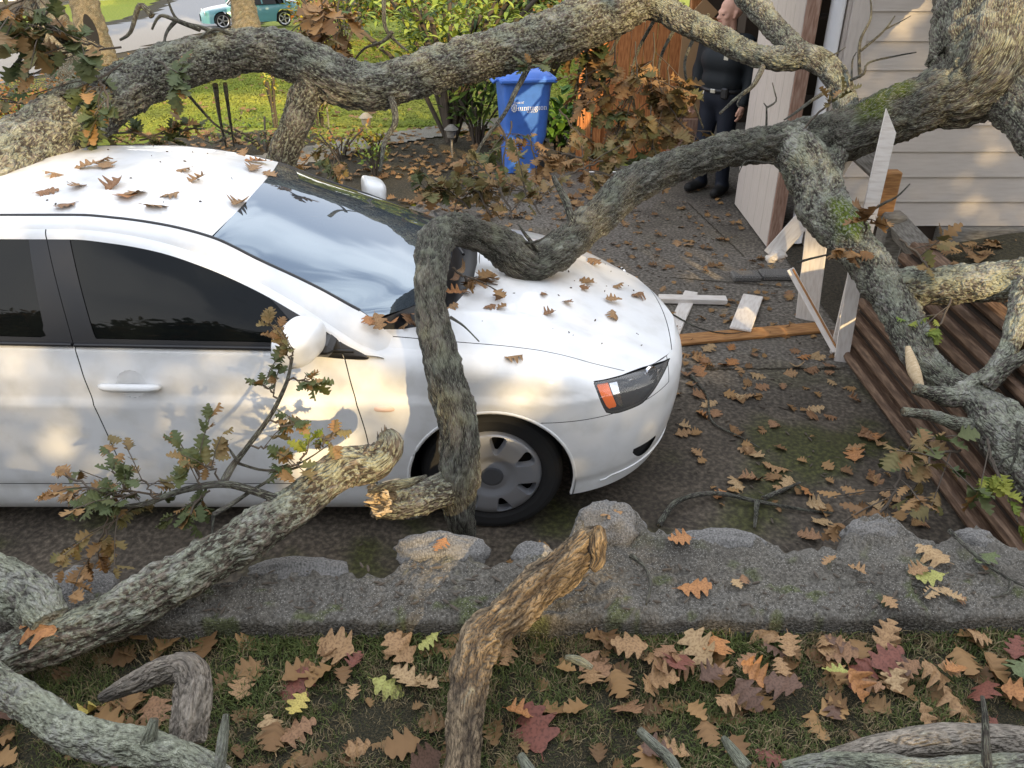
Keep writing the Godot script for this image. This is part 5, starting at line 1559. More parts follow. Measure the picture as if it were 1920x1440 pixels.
func build_logs() -> void:
	# the limb lying from the wall towards the car door, with its living twigs
	var a := thing("broken_limb", "long lichen grey broken limb with leafy twigs, its curled end by the car door", "limb")
	obj("wood", limb([Vector4(-1.609, 0.702, -1.578, 0.0655), Vector4(-1.470, 0.702, -1.624, 0.0667), Vector4(-1.326, 0.720, -1.682, 0.0678), Vector4(-1.169, 0.742, -1.764, 0.0711), Vector4(-0.996, 0.784, -1.881, 0.0751), Vector4(-0.825, 0.835, -2.004, 0.0724), Vector4(-0.703, 0.866, -2.114, 0.0694), Vector4(-0.618, 0.902, -2.205, 0.0657), Vector4(-0.562, 0.915, -2.259, 0.0720), Vector4(-0.493, 0.898, -2.295, 0.0658), Vector4(-0.445, 0.913, -2.327, 0.0625), Vector4(-0.428, 0.947, -2.358, 0.0535), Vector4(-0.441, 0.965, -2.381, 0.0370)], {"seg": 64, "ds": 0.012, "lichen": 0.47, "seed": 21.0, "warm": 0.30}), M.bark, a)
	splinters(a, Vector3(-0.437, 0.960, -2.378), Vector3(-0.444, 0.978, -2.411) - Vector3(-0.428, 0.931, -2.349), 9, 0.03, 0.035, 2)
	var br := [[[Vector3(-0.718, 0.896, -2.085), Vector3(-0.804, 0.925, -2.103), Vector3(-0.920, 0.957, -2.109), Vector3(-1.052, 0.945, -2.091), Vector3(-1.145, 0.925, -2.056), Vector3(-1.228, 0.924, -2.032)], 0.017], [[Vector3(-0.923, 0.957, -2.109), Vector3(-0.910, 0.980, -2.158), Vector3(-0.857, 1.032, -2.234), Vector3(-0.793, 1.104, -2.300), Vector3(-0.749, 1.185, -2.370), Vector3(-0.734, 1.249, -2.419)], 0.013], [[Vector3(-0.943, 0.892, -2.037), Vector3(-0.886, 0.907, -2.080), Vector3(-0.827, 0.928, -2.127), Vector3(-0.731, 0.944, -2.206), Vector3(-0.608, 0.948, -2.255)], 0.009], [[Vector3(-0.887, 1.001, -2.170), Vector3(-0.910, 1.032, -2.188), Vector3(-0.930, 1.054, -2.201)], 0.006], [[Vector3(-0.894, 0.986, -2.184), Vector3(-0.804, 0.953, -2.188), Vector3(-0.705, 0.960, -2.215), Vector3(-0.600, 1.009, -2.267)], 0.006], [[Vector3(-0.943, 0.892, -2.037), Vector3(-0.939, 0.854, -1.992)], 0.007]]
	for t in br: twig(t[0], t[1], a)
	var sp := [[Vector3(-1.111, 0.943, -2.066), Vector3(-1.260, 0.975, -2.039), 46, "green", 0.14], [Vector3(-1.170, 0.941, -2.042), Vector3(-1.245, 1.020, -2.088), 40, "green", 0.12], [Vector3(-1.215, 0.933, -2.026), Vector3(-1.272, 0.860, -1.960), 40, "turning", 0.14], [Vector3(-1.244, 0.968, -2.035), Vector3(-1.393, 1.025, -2.068), 20, "brown", 0.12], [Vector3(-1.111, 0.936, -2.062), Vector3(-1.179, 0.987, -2.092), 18, "turning", 0.10], [Vector3(-0.984, 0.952, -2.095), Vector3(-1.010, 1.018, -2.134), 34, "green", 0.11], [Vector3(-0.967, 0.945, -2.091), Vector3(-1.019, 0.899, -2.041), 34, "green", 0.12], [Vector3(-0.920, 0.954, -2.107), Vector3(-0.971, 1.012, -2.142), 22, "turning", 0.10], [Vector3(-0.778, 1.144, -2.335), Vector3(-0.831, 1.183, -2.357), 22, "green", 0.09], [Vector3(-0.745, 1.193, -2.375), Vector3(-0.657, 1.178, -2.366), 22, "green", 0.09], [Vector3(-0.734, 1.234, -2.410), Vector3(-0.739, 1.280, -2.437), 26, "turning", 0.08], [Vector3(-0.807, 1.087, -2.278), Vector3(-0.720, 1.071, -2.269), 20, "green", 0.08], [Vector3(-0.705, 0.967, -2.220), Vector3(-0.678, 0.998, -2.237), 12, "yellow", 0.05], [Vector3(-0.639, 1.001, -2.263), Vector3(-0.594, 1.032, -2.281), 16, "turning", 0.06], [Vector3(-0.857, 1.032, -2.234), Vector3(-0.769, 1.001, -2.216), 16, "turning", 0.09], [Vector3(-0.705, 0.960, -2.215), Vector3(-0.769, 0.956, -2.190), 14, "green", 0.08], [Vector3(-1.265, 0.918, -2.017), Vector3(-1.305, 0.789, -1.918), 24, "brown", 0.13]]
	for i in sp.size():
		var q = sp[i]
		spray(a, "leafy_twig", q[0], q[1], 0.0, q[2], 0.052, q[3], 100 + i, q[4], 0.0035, true)
	var b := thing("broken_branch", "tan barked broken branch leaning from the grass across the wall to the largest stone", "branch")
	obj("wood", limb([Vector4(0.267, 0.881, -1.961, 0.0329), Vector4(0.238, 0.869, -1.930, 0.0539), Vector4(0.170, 0.830, -1.885, 0.0615), Vector4(0.064, 0.785, -1.812, 0.0653), Vector4(-0.031, 0.751, -1.722, 0.0653), Vector4(-0.091, 0.741, -1.647, 0.0652), Vector4(-0.114, 0.737, -1.552, 0.0585), Vector4(-0.118, 0.733, -1.434, 0.0518), Vector4(-0.123, 0.714, -1.307, 0.0480), Vector4(-0.128, 0.692, -1.155, 0.0452)], {"seg": 60, "ds": 0.011, "lichen": 0.0, "warm": 0.85, "seed": 22.0, "rough": 1.35}), M.bark_dry, b)
	obj("torn_end", limb([Vector4(0.262, 0.921, -1.938, 0.0259), Vector4(0.254, 0.893, -1.898, 0.0353), Vector4(0.259, 0.858, -1.866, 0.0256), Vector4(0.242, 0.840, -1.844, 0.0127)], {"seg": 20, "ds": 0.012, "lichen": -1.0, "warm": 1.0, "rough": 2.0, "seed": 23.0}), M.bark_dry, b)
	splinters(b, Vector3(0.247, 0.884, -1.928), Vector3(0.267, 0.881, -1.961) - Vector3(0.170, 0.830, -1.885), 10, 0.026, 0.046, 1)
	var c := thing("lichen_branch", "crooked branch covered in pale green lichen lying on the grass in the lower left corner", "branch")
	obj("wood", limb([Vector4(-1.567, 0.915, -1.540, 0.0420), Vector4(-1.346, 0.841, -1.451, 0.0426), Vector4(-1.212, 0.806, -1.384, 0.0445), Vector4(-1.097, 0.787, -1.327, 0.0476), Vector4(-0.994, 0.782, -1.300, 0.0471), Vector4(-0.894, 0.790, -1.282, 0.0453), Vector4(-0.804, 0.791, -1.248, 0.0472), Vector4(-0.712, 0.785, -1.198, 0.0450), Vector4(-0.609, 0.770, -1.132, 0.0414)], {"seg": 52, "ds": 0.011, "lichen": 0.86, "seed": 24.0}), M.bark, c)
	obj("stub", limb([Vector4(-0.878, 0.814, -1.273, 0.0218), Vector4(-0.863, 0.850, -1.282, 0.0166), Vector4(-0.855, 0.874, -1.297, 0.0102)], {"seg": 18, "ds": 0.01, "lichen": 0.8, "seed": 25.0}), M.bark, c)
	obj("stub", limb([Vector4(-0.694, 0.766, -1.187, 0.0150), Vector4(-0.681, 0.829, -1.212, 0.0137), Vector4(-0.677, 0.874, -1.250, 0.0125), Vector4(-0.677, 0.900, -1.289, 0.0076)], {"seg": 18, "ds": 0.01, "lichen": 0.9, "seed": 26.0}), M.bark, c)
	var d := thing("lichen_log", "short thick log end crusted with green lichen, beside the pale stone at the left edge", "log")
	obj("wood", limb([Vector4(-1.723, 0.865, -1.836, 0.0695), Vector4(-1.574, 0.848, -1.814, 0.0740), Vector4(-1.473, 0.825, -1.789, 0.0768), Vector4(-1.399, 0.799, -1.751, 0.0746), Vector4(-1.335, 0.765, -1.696, 0.0645)], {"seg": 52, "ds": 0.012, "lichen": 0.80, "seed": 27.0}), M.bark, d)
	var e := thing("weathered_stub", "grey brown weathered elbow of rotten wood standing in the leaves on the lawn", "wood")
	obj("wood", limb([Vector4(-1.087, 0.743, -1.463, 0.0141), Vector4(-0.993, 0.791, -1.468, 0.0280), Vector4(-0.908, 0.836, -1.471, 0.0374), Vector4(-0.840, 0.860, -1.462, 0.0426), Vector4(-0.813, 0.843, -1.429, 0.0462), Vector4(-0.804, 0.815, -1.378, 0.0469), Vector4(-0.807, 0.763, -1.324, 0.0478)], {"seg": 44, "ds": 0.010, "lichen": -0.2, "bare": 0.45, "warm": 0.2, "seed": 28.0, "rough": 1.3}), M.bark_dry, e)
	var f := thing("bare_log", "smooth pale log stripped of its bark lying along the bottom right edge", "log")
	obj("wood", limb([Vector4(0.667, 0.739, -1.229, 0.0180), Vector4(0.769, 0.775, -1.250, 0.0282), Vector4(0.885, 0.801, -1.266, 0.0346), Vector4(0.995, 0.828, -1.270, 0.0383), Vector4(1.104, 0.839, -1.264, 0.0394), Vector4(1.212, 0.839, -1.253, 0.0404), Vector4(1.343, 0.840, -1.219, 0.0398)], {"seg": 44, "ds": 0.012, "lichen": -0.1, "bare": 0.92, "rough": 0.35, "seed": 29.0}), M.bark_dry, f)
	var g := thing("lichen_branch", "rough lichen crusted branch with a thin upright twig, lying under the smooth pale log", "branch")
	obj("wood", limb([Vector4(0.641, 0.800, -1.219, 0.0151), Vector4(0.746, 0.831, -1.214, 0.0224), Vector4(0.849, 0.836, -1.193, 0.0295), Vector4(0.962, 0.844, -1.175, 0.0317), Vector4(1.096, 0.855, -1.181, 0.0317), Vector4(1.241, 0.873, -1.168, 0.0313)], {"seg": 32, "ds": 0.011, "lichen": 0.9, "seed": 30.0}), M.bark, g)
	twig([Vector3(1.072, 0.873, -1.168), Vector3(1.070, 0.925, -1.199), Vector3(1.079, 0.960, -1.242), Vector3(1.085, 0.980, -1.277)], 0.012, g)
	var st := [["short lichen twig lying on the grass by the bottom edge, left of centre right", [Vector4(0.318, 0.774, -1.342, 0.0107), Vector4(0.350, 0.761, -1.311, 0.0132), Vector4(0.386, 0.745, -1.279, 0.0144), Vector4(0.408, 0.729, -1.246, 0.0130)]], ["stub of lichen twig standing at the bottom edge right of the tan branch", [Vector4(0.020, 0.756, -1.285, 0.0105), Vector4(0.039, 0.746, -1.256, 0.0155), Vector4(0.064, 0.731, -1.224, 0.0154)]], ["pale pointed lichen stick between two curled leaves near the bottom edge", [Vector4(0.517, 0.793, -1.307, 0.0078), Vector4(0.534, 0.785, -1.279, 0.0142), Vector4(0.561, 0.773, -1.237, 0.0191)]], ["small lichen twig half hidden under leaves below the wall", [Vector4(0.142, 0.820, -1.531, 0.0071), Vector4(0.178, 0.813, -1.527, 0.0128), Vector4(0.213, 0.804, -1.510, 0.0071)]]]
	for i in st.size():
		var o := thing("lichen_twig", st[i][0], "twig", Vector3.ZERO, 0.0, "lichen twigs on the grass")
		obj("wood", limb(st[i][1], {"seg": 20, "ds": 0.008, "lichen": 0.92, "seed": 50.0 + i}), M.bark, o)
	var sticks := [["forked grey stick lying across the mossy drive behind the wall", [[Vector3(0.685, 0.050, -2.987), Vector3(0.797, 0.070, -3.141), Vector3(0.998, 0.050, -3.229), Vector3(1.201, 0.030, -3.191), Vector3(1.397, 0.020, -3.142), Vector3(1.543, 0.020, -3.113)], [Vector3(1.196, 0.040, -3.178), Vector3(1.137, 0.030, -2.992)], [Vector3(1.228, 0.040, -3.199), Vector3(1.455, 0.030, -3.341)]], 0.016], ["thin dark stick lying on the drive in front of the car", [[Vector3(1.100, 0.020, -4.479), Vector3(1.164, 0.020, -4.220), Vector3(1.135, 0.020, -3.927), Vector3(1.262, 0.020, -3.765), Vector3(1.338, 0.020, -3.662)]], 0.009], ["small dark twig lying on the white bonnet", [[Vector3(-0.265, 1.015, -3.214), Vector3(-0.203, 1.010, -3.136), Vector3(-0.136, 1.000, -3.018)]], 0.007], ["curved grey twig lying on the wall top right of the tan branch", [[Vector3(0.393, 0.690, -2.071), Vector3(0.431, 0.695, -2.015), Vector3(0.441, 0.690, -1.940), Vector3(0.416, 0.685, -1.859)]], 0.010], ["green ended twig running down the wall top at the right edge", [[Vector3(1.501, 0.700, -2.186), Vector3(1.538, 0.700, -2.040), Vector3(1.592, 0.700, -1.941), Vector3(1.657, 0.700, -1.906)], [Vector3(1.581, 0.700, -1.936), Vector3(1.552, 0.695, -1.895), Vector3(1.497, 0.690, -1.882)]], 0.009], ["little forked twig lying on the wall top near the right edge", [[Vector3(1.275, 0.685, -1.945), Vector3(1.324, 0.685, -1.921), Vector3(1.348, 0.685, -1.898)], [Vector3(1.324, 0.685, -1.921), Vector3(1.289, 0.685, -1.891)]], 0.007], ["slim twig leaning over the paving slab edge by the white boards", [[Vector3(1.146, 0.030, -5.307), Vector3(1.286, 0.030, -5.095), Vector3(1.446, 0.040, -4.993), Vector3(1.590, 0.050, -4.997)]], 0.007]]
	for q in sticks:
		var o := thing("stick", q[0], "stick")
		for l in q[1]: twig(l, q[2], o, "wood")

# ---------------------------------------------------------------- garage, fence, boards, bin
func plank_mesh(size: Vector3, bev := 0.004) -> Mesh:
	var s := Soup.new()
	s.box(Vector3.ZERO, size, bev)
	return s.mesh()


func board(called: String, a: Vector3, b: Vector3, width: float, thick: float, m: Material, parent: Node, face := Vector3(0, 0, 1)) -> MeshInstance3D:
	# a plank from a to b, its broad side turned to face
	var x := (b - a).normalized()
	var z := (face - x * face.dot(x)).normalized()
	var y := z.cross(x)
	var o := obj(called, plank_mesh(Vector3(a.distance_to(b), width, thick)), m, parent)
	o.transform = Transform3D(Basis(x, y, z), (a + b) * 0.5)
	return o


func wood_mat(called: String, stops: Array, rough: float, along: Vector3) -> StandardMaterial3D:
	var m := mat(called, Color(1, 1, 1), rough)
	m.albedo_texture = ntex(noise(0.02, called.length() * 7, "fbm", 5), 512, ramp(stops))
	m.uv1_triplanar = true
	m.uv1_scale = along
	m.heightmap_enabled = true
	m.heightmap_texture = ntex(noise(0.03, called.length() * 9, "fbm", 4), 256)
	m.heightmap_scale = 0.12
	return m


func build_house() -> void:
	wood_mat("siding_paint", [[0.0, 0.53, 0.475, 0.425], [0.5, 0.57, 0.515, 0.465], [1.0, 0.60, 0.545, 0.495]], 0.6, Vector3(0.4, 3.0, 0.4))
	wood_mat("panel_paint", [[0.0, 0.54, 0.485, 0.44], [0.5, 0.60, 0.54, 0.49], [1.0, 0.64, 0.58, 0.53]], 0.6, Vector3(3.0, 0.5, 3.0))
	wood_mat("bare_edge", [[0.0, 0.18, 0.10, 0.07], [0.5, 0.30, 0.18, 0.13], [1.0, 0.42, 0.30, 0.24]], 0.8, Vector3(4.0, 0.6, 4.0))
	wood_mat("grey_timber", [[0.0, 0.10, 0.09, 0.075], [0.5, 0.20, 0.185, 0.16], [1.0, 0.30, 0.28, 0.25]], 0.9, Vector3(1.0, 5.0, 5.0))
	wood_mat("cedar", [[0.0, 0.22, 0.075, 0.02], [0.5, 0.42, 0.16, 0.05], [1.0, 0.55, 0.25, 0.09]], 0.7, Vector3(4.0, 0.6, 4.0))
	wood_mat("orange_board", [[0.0, 0.22, 0.10, 0.035], [0.5, 0.38, 0.185, 0.065], [1.0, 0.50, 0.27, 0.10]], 0.7, Vector3(0.6, 5.0, 5.0))
	wood_mat("brown_board", [[0.0, 0.06, 0.032, 0.020], [0.45, 0.135, 0.080, 0.050], [0.7, 0.215, 0.135, 0.085], [1.0, 0.34, 0.22, 0.14]], 0.7, Vector3(5.0, 5.0, 0.6))
	mat("white_board", Color(0.74, 0.69, 0.64), 0.6)
	wood_mat("white_paint_wood", [[0.0, 0.62, 0.56, 0.51], [0.5, 0.76, 0.71, 0.66], [1.0, 0.82, 0.78, 0.74]], 0.6, Vector3(0.6, 4.0, 4.0))
	mat("white_plastic", Color(0.78, 0.79, 0.82), 0.4)
	mat("lamp_beige", Color(0.36, 0.32, 0.25), 0.6)
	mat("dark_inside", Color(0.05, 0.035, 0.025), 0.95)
	mat("cardboard", Color(0.36, 0.22, 0.11), 0.9)
	var h := thing("garage", "pale pink clapboard garage with an open doorway behind the fallen oak", "garage")
	# clapboards of the side wall that faces the camera; each board is tilted out at its foot
	var zc := -6.70
	for i in 16:
		var y0 := 0.21 + 0.2075 * i
		var s := Soup.new()
		var xa := 2.66
		var xb := 9.0
		var p := [Vector3(xa, y0 - 0.006, zc + 0.020), Vector3(xb, y0 - 0.006, zc + 0.020), Vector3(xb, y0 + 0.2075, zc + 0.004), Vector3(xa, y0 + 0.2075, zc + 0.004)]
		s.quad(p[0], p[1], p[2], p[3], Vector3(0, 0, 1))
		s.quad(p[0], p[1], p[1] - Vector3(0, 0, 0.02), p[0] - Vector3(0, 0, 0.02), Vector3(0, -1, 0))
		obj("clapboard", s.mesh(), M.siding_paint, h)
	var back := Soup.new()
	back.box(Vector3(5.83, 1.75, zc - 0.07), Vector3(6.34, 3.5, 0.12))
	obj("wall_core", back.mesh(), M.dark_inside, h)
	# timber sill below the clapboards
	obj("sill_timber", plank_mesh(Vector3(5.6, 0.17, 0.12), 0.01), M.grey_timber, h).position = Vector3(6.40, 0.112, zc + 0.035)
	obj("sill_timber", plank_mesh(Vector3(5.4, 0.05, 0.10), 0.008), M.white_paint_wood, h).position = Vector3(6.6, -0.0, zc + 0.26)
	# corner: wide board, white plastic drain pipe, bare edge of the door leaf
	obj("corner_board", plank_mesh(Vector3(0.15, 3.4, 0.03)), M.panel_paint, h).position = Vector3(2.60, 1.72, zc + 0.012)
	obj("corner_board", plank_mesh(Vector3(0.03, 3.4, 0.13)), M.panel_paint, h).position = Vector3(2.515, 1.72, zc - 0.07)
	obj("drain_pipe", rod([Vector3(2.43, 0.05, zc - 0.02), Vector3(2.43, 1.8, zc - 0.02), Vector3(2.43, 3.5, zc - 0.02)], 0.055, 20).mesh(), M.white_plastic, h)
	# the white panelled door leaf standing open, seen from the drive: planks with grooves
	for i in 5:
		var z := -7.83 + 0.232 * i
		obj("door_panel", plank_mesh(Vector3(0.035, 2.66, 0.228), 0.004), M.panel_paint, h).position = Vector3(2.19, 1.35, z + 0.113)
	obj("door_edge", plank_mesh(Vector3(0.10, 2.68, 0.03), 0.003), M.bare_edge, h).position = Vector3(2.225, 1.36, -6.652)
	obj("door_core", plank_mesh(Vector3(0.05, 2.66, 1.15), 0.002), M.white_board, h).position = Vector3(2.235, 1.35, -7.255)
	# inside of the garage
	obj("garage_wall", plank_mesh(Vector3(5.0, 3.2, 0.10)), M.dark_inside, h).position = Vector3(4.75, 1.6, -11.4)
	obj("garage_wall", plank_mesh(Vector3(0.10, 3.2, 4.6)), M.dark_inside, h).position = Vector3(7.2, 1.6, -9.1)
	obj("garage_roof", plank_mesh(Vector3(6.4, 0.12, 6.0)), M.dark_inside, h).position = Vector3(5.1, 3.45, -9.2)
	obj("door_post", plank_mesh(Vector3(0.12, 3.2, 0.12), 0.006), M.cedar, h).position = Vector3(2.30, 1.6, -11.3)
	obj("door_head", plank_mesh(Vector3(0.12, 0.5, 4.3), 0.006), M.cedar, h).position = Vector3(2.30, 3.0, -9.2)
	var sh := thing("tool_shelf", "dark shelf with yellow, red and blue cans inside the garage, beside the man's head", "shelf", Vector3(3.05, 0, -10.4))
	for y in [0.5, 1.0, 1.42]: obj("shelf_board", plank_mesh(Vector3(1.3, 0.03, 0.35)), M.dark_inside, sh).position = Vector3(0.3, y, 0)
	for sx in [-0.36, 0.94]: obj("shelf_side", plank_mesh(Vector3(0.03, 2.0, 0.35)), M.dark_inside, sh).position = Vector3(sx, 1.0, 0)
	mat("yellow_can", Color(0.75, 0.45, 0.02), 0.4)
	mat("red_can", Color(0.5, 0.03, 0.02), 0.4)
	mat("blue_can", Color(0.05, 0.25, 0.5), 0.4)
	for q in [[-0.22, 1.435, 0.055, 0.20, "yellow_can"], [-0.08, 1.435, 0.04, 0.16, "red_can"], [0.16, 1.435, 0.11, 0.10, "blue_can"], [0.10, 1.015, 0.07, 0.18, "yellow_can"], [-0.15, 1.015, 0.06, 0.14, "red_can"], [0.42, 1.435, 0.07, 0.17, "yellow_can"]]:
		var c := thing("paint_can", {"yellow_can": "yellow can on the dark shelf in the garage", "red_can": "red can on the dark shelf in the garage", "blue_can": "blue tin on the dark shelf in the garage"}[q[4]], "can", Vector3(3.05 + q[0], q[1], -10.33), 0.0, "cans on the garage shelf")
		var body := obj("can_body", lathe([[0.0, 0.0], [q[2], 0.0], [q[2], q[3]], [q[2] * 0.9, q[3] + 0.01], [0.0, q[3] + 0.01]], 20).mesh(), M[q[4]], c)
		body.rotation.x = -PI / 2
	# cedar screen with gate boards left of the garage
	var f := thing("cedar_gate", "orange cedar screen of upright boards half hidden by hanging dead leaves beside the garage doorway", "fence", Vector3(0.70, 0, -9.08))
	obj("gate_post", plank_mesh(Vector3(0.15, 1.98, 0.09), 0.006), M.cedar, f).position = Vector3(0.07, 0.98, 0.03)
	obj("gate_post", plank_mesh(Vector3(0.09, 1.86, 0.09), 0.006), M.cedar, f).position = Vector3(0.215, 0.93, 0.0)
	for i in 9:
		var hh := 1.50 + 0.03 * sin(i * 2.4)
		obj("gate_board", plank_mesh(Vector3(0.128, hh - 0.08, 0.022), 0.003), M.cedar, f).position = Vector3(0.33 + 0.133 * i, 0.08 + hh * 0.5, -0.03)
	for y in [0.14, 0.75, 1.30]: obj("gate_rail", plank_mesh(Vector3(1.30, 0.09, 0.04), 0.004), M.cedar, f).position = Vector3(0.86, y, -0.075)
	obj("gate_rail", plank_mesh(Vector3(1.42, 0.10, 0.16), 0.006), M.cedar, f).position = Vector3(0.80, 1.90, 0.0)
	obj("metal_track", plank_mesh(Vector3(0.62, 0.022, 0.04), 0.003), M.chrome, f).position = Vector3(0.45, 0.012, 0.12)
	var cb := thing("tall_carton", "tall tan cardboard carton standing open against the cedar screen beside the man", "box", Vector3(1.84, 0.0, -8.92))
	obj("carton_front", plank_mesh(Vector3(0.26, 0.98, 0.02), 0.003), M.cardboard, cb).position = Vector3(0, 1.10, 0)
	obj("carton_side", plank_mesh(Vector3(0.02, 0.98, 0.18), 0.003), M.cardboard, cb).position = Vector3(0.125, 1.10, -0.09)
	obj("carton_flap", plank_mesh(Vector3(0.20, 0.24, 0.012), 0.003), M.cardboard, cb).transform = Transform3D(Basis(Vector3(0, 0, 1), -0.7), Vector3(0.05, 1.60, 0.03))
	obj("carton_base", plank_mesh(Vector3(0.30, 0.60, 0.24), 0.006), M.bare_edge, cb).position = Vector3(0, 0.30, -0.06)


func build_yard() -> void:
	# broken white pickets and timber at the corner of the drive
	var p := thing("white_picket", "tall white picket board standing upright with an angled top, right of the car's nose", "picket", Vector3.ZERO)
	var s := CSGPolygon3D.new()
	obj("board", picket(0.092, 1.56, 0.024, 0.13), M.white_paint_wood, p).transform = Transform3D(Basis(Vector3.UP, -0.18), Vector3(2.14, 0.0, -4.78))
	s.free()
	var g := thing("broken_gate", "broken white gate boards leaning in a V beside the tall white picket", "gate", Vector3.ZERO)
	board("board", Vector3(2.091, 0.001, -5.280), Vector3(2.052, 0.763, -5.320), 0.15, 0.022, M.white_paint_wood, g, Vector3(-0.5, 0.1, 0.85))
	board("board", Vector3(1.806, 0.431, -5.415), Vector3(2.002, 0.721, -5.411), 0.12, 0.02, M.white_paint_wood, g, Vector3(-0.3, 0.4, 0.85))
	board("board", Vector3(2.131, -0.049, -4.672), Vector3(2.089, 0.638, -4.668), 0.088, 0.022, M.white_paint_wood, g, Vector3(-0.25, 0.2, 0.95))
	board("brace", Vector3(1.893, 0.408, -5.228), Vector3(2.119, 0.026, -4.751), 0.05, 0.035, M.white_paint_wood, g, Vector3(-0.4, 0.5, 0.75))
	board("brace_edge", Vector3(1.901, 0.419, -5.200), Vector3(2.124, 0.040, -4.724), 0.014, 0.03, M.orange_board, g, Vector3(-0.4, 0.5, 0.75))
	board("board", Vector3(2.060, 0.997, -5.225), Vector3(2.176, 1.245, -5.254), 0.07, 0.02, M.white_paint_wood, g, Vector3(0, 0.2, 1))
	var sp := limb([Vector4(0, 0, 0, 0.045), Vector4(-0.03, 0.01, 0.01, 0.05), Vector4(-0.08, -0.005, 0.02, 0.035), Vector4(-0.115, -0.01, 0.03, 0.03)], {"seg": 22, "ds": 0.006, "bare": 1.0, "lichen": -1.0, "rough": 3.0, "seed": 70.0})
	var frayed := obj("frayed_end", sp, M.white_paint_wood, g)
	frayed.position = Vector3(1.882, 0.442, -5.387)
	var post := thing("timber_post", "grey timber post with a pale block on it, behind the tall white picket", "post", Vector3.ZERO)
	obj("post", plank_mesh(Vector3(0.15, 0.80, 0.15), 0.015), M.grey_timber, post).position = Vector3(2.721, 0.557, -5.663) + Vector3(0, -0.30, 0)
	obj("block", plank_mesh(Vector3(0.13, 0.32, 0.09), 0.01), M.orange_board, post).position = Vector3(2.660, 0.780, -5.735)
	board("brace", Vector3(2.446, 1.035, -5.942), Vector3(2.732, 0.804, -5.807), 0.11, 0.05, M.grey_timber, post, Vector3(0, 0.3, 1))
	board("brace", Vector3(2.534, 1.069, -6.078), Vector3(2.701, 0.942, -6.004), 0.06, 0.05, M.grey_timber, post, Vector3(0, 0.3, 1))
	board("rail", Vector3(2.751, 0.573, -5.672), Vector3(2.780, 0.500, -5.051), 0.14, 0.10, M.grey_timber, post, Vector3(-0.3, 0.8, 0.4))
	# brown board wall along the right edge of the drive
	var w := thing("board_wall", "low wall of long brown ribbed boards along the right edge of the drive", "wall", Vector3.ZERO)
	for i in 9:
		# the boards are stacked, each set back from the one below, so the face leans away
		var y := 0.045 + 0.078 * i
		var x := 2.16 + 0.050 * i
		var b := Soup.new()
		b.box(Vector3(0, 0.0, 0), Vector3(0.055, 0.070, 2.75), 0.02, Basis(Vector3(0, 0, 1), 0.45))
		b.box(Vector3(0.05, -0.005, 0.0), Vector3(0.09, 0.05, 2.75), 0.004)
		obj("board", b.mesh(), M.brown_board, w).position = Vector3(x, y, -3.62 + 0.01 * sin(i * 5.0))
	obj("backing", plank_mesh(Vector3(0.4, 0.62, 2.7), 0.01), M.dark_inside, w).transform = Transform3D(Basis(Vector3(0, 0, 1), -0.55), Vector3(2.56, 0.26, -3.62))
	var bank := sheet("leafy_bank", 2.7, 8.0, -5.1, -1.95, 0.08, 0.0, func(x: float, z: float) -> float: return 0.66 + 0.03 * sin(x * 5 + z * 3) + 0.05 * (x - 2.7), M.soil, null, func(x: float, z: float) -> Color: return Color(1.3, 1.0, 0.7))
	tag(bank, "", "", "", "structure")
	# loose boards on the drive
	var o := thing("loose_board", "long orange brown board lying flat across the drive before the broken gate", "board", Vector3.ZERO)
	board("plank", Vector3(1.112, 0.020, -4.930), Vector3(2.136, 0.020, -5.123), 0.135, 0.022, M.orange_board, o, Vector3.UP)
	o = thing("loose_board", "short wide white board propped on the orange board on the drive", "board", Vector3.ZERO)
	board("plank", Vector3(1.558, 0.045, -5.040), Vector3(1.804, 0.020, -5.652), 0.145, 0.018, M.white_paint_wood, o, Vector3(0.0, 1, 0.02))
	o = thing("loose_board", "narrow white board lying on the drive just beyond the car's nose", "board", Vector3.ZERO)
	board("plank", Vector3(1.086, 0.030, -5.582), Vector3(1.581, 0.030, -5.553), 0.085, 0.04, M.white_paint_wood, o, Vector3.UP)
	o = thing("loose_board", "splintered white board end poking out in front of the car's bonnet", "board", Vector3.ZERO)
	board("plank", Vector3(1.083, 0.012, -5.009), Vector3(1.358, 0.012, -5.738), 0.10, 0.02, M.white_paint_wood, o, Vector3.UP)
	o = thing("paving_slab", "worn grey concrete slab lying loose on the drive by the garage", "slab", Vector3.ZERO)
	obj("slab", plank_mesh(Vector3(0.22, 0.05, 0.14), 0.012), M.stone, o).position = Vector3(1.837, 0.025, -6.017)
	o = thing("paving_slab", "grey slab next to the frayed white board on the drive", "slab", Vector3.ZERO)
	obj("slab", plank_mesh(Vector3(0.26, 0.05, 0.15), 0.012), M.stone, o).position = Vector3(2.089, 0.025, -6.049)
	build_bin()
	for q in [["small pale garden lamp on a stake beside the concrete path", Vector3(0.000, 2.560, 0.000), 690, 262, 0.34], ["dark garden lamp on a stake in the leaf strewn bed", Vector3(0.000, 2.560, 0.000), 848, 290, 0.30]]:
		pass
	path_lamp("small pale garden lamp on a stake beside the concrete path", Vector3(-1.743, -0.020, -10.078), 0.40, M.lamp_beige)
	path_lamp("grey garden lamp on a stake in the leafy bed left of the blue bin", Vector3(-0.693, 0.000, -9.568), 0.34, M.grey_timber)
	path_lamp("little garden lamp among the shrubs at the far side of the path", Vector3(-2.534, -0.120, -11.643), 0.42, M.lamp_beige)


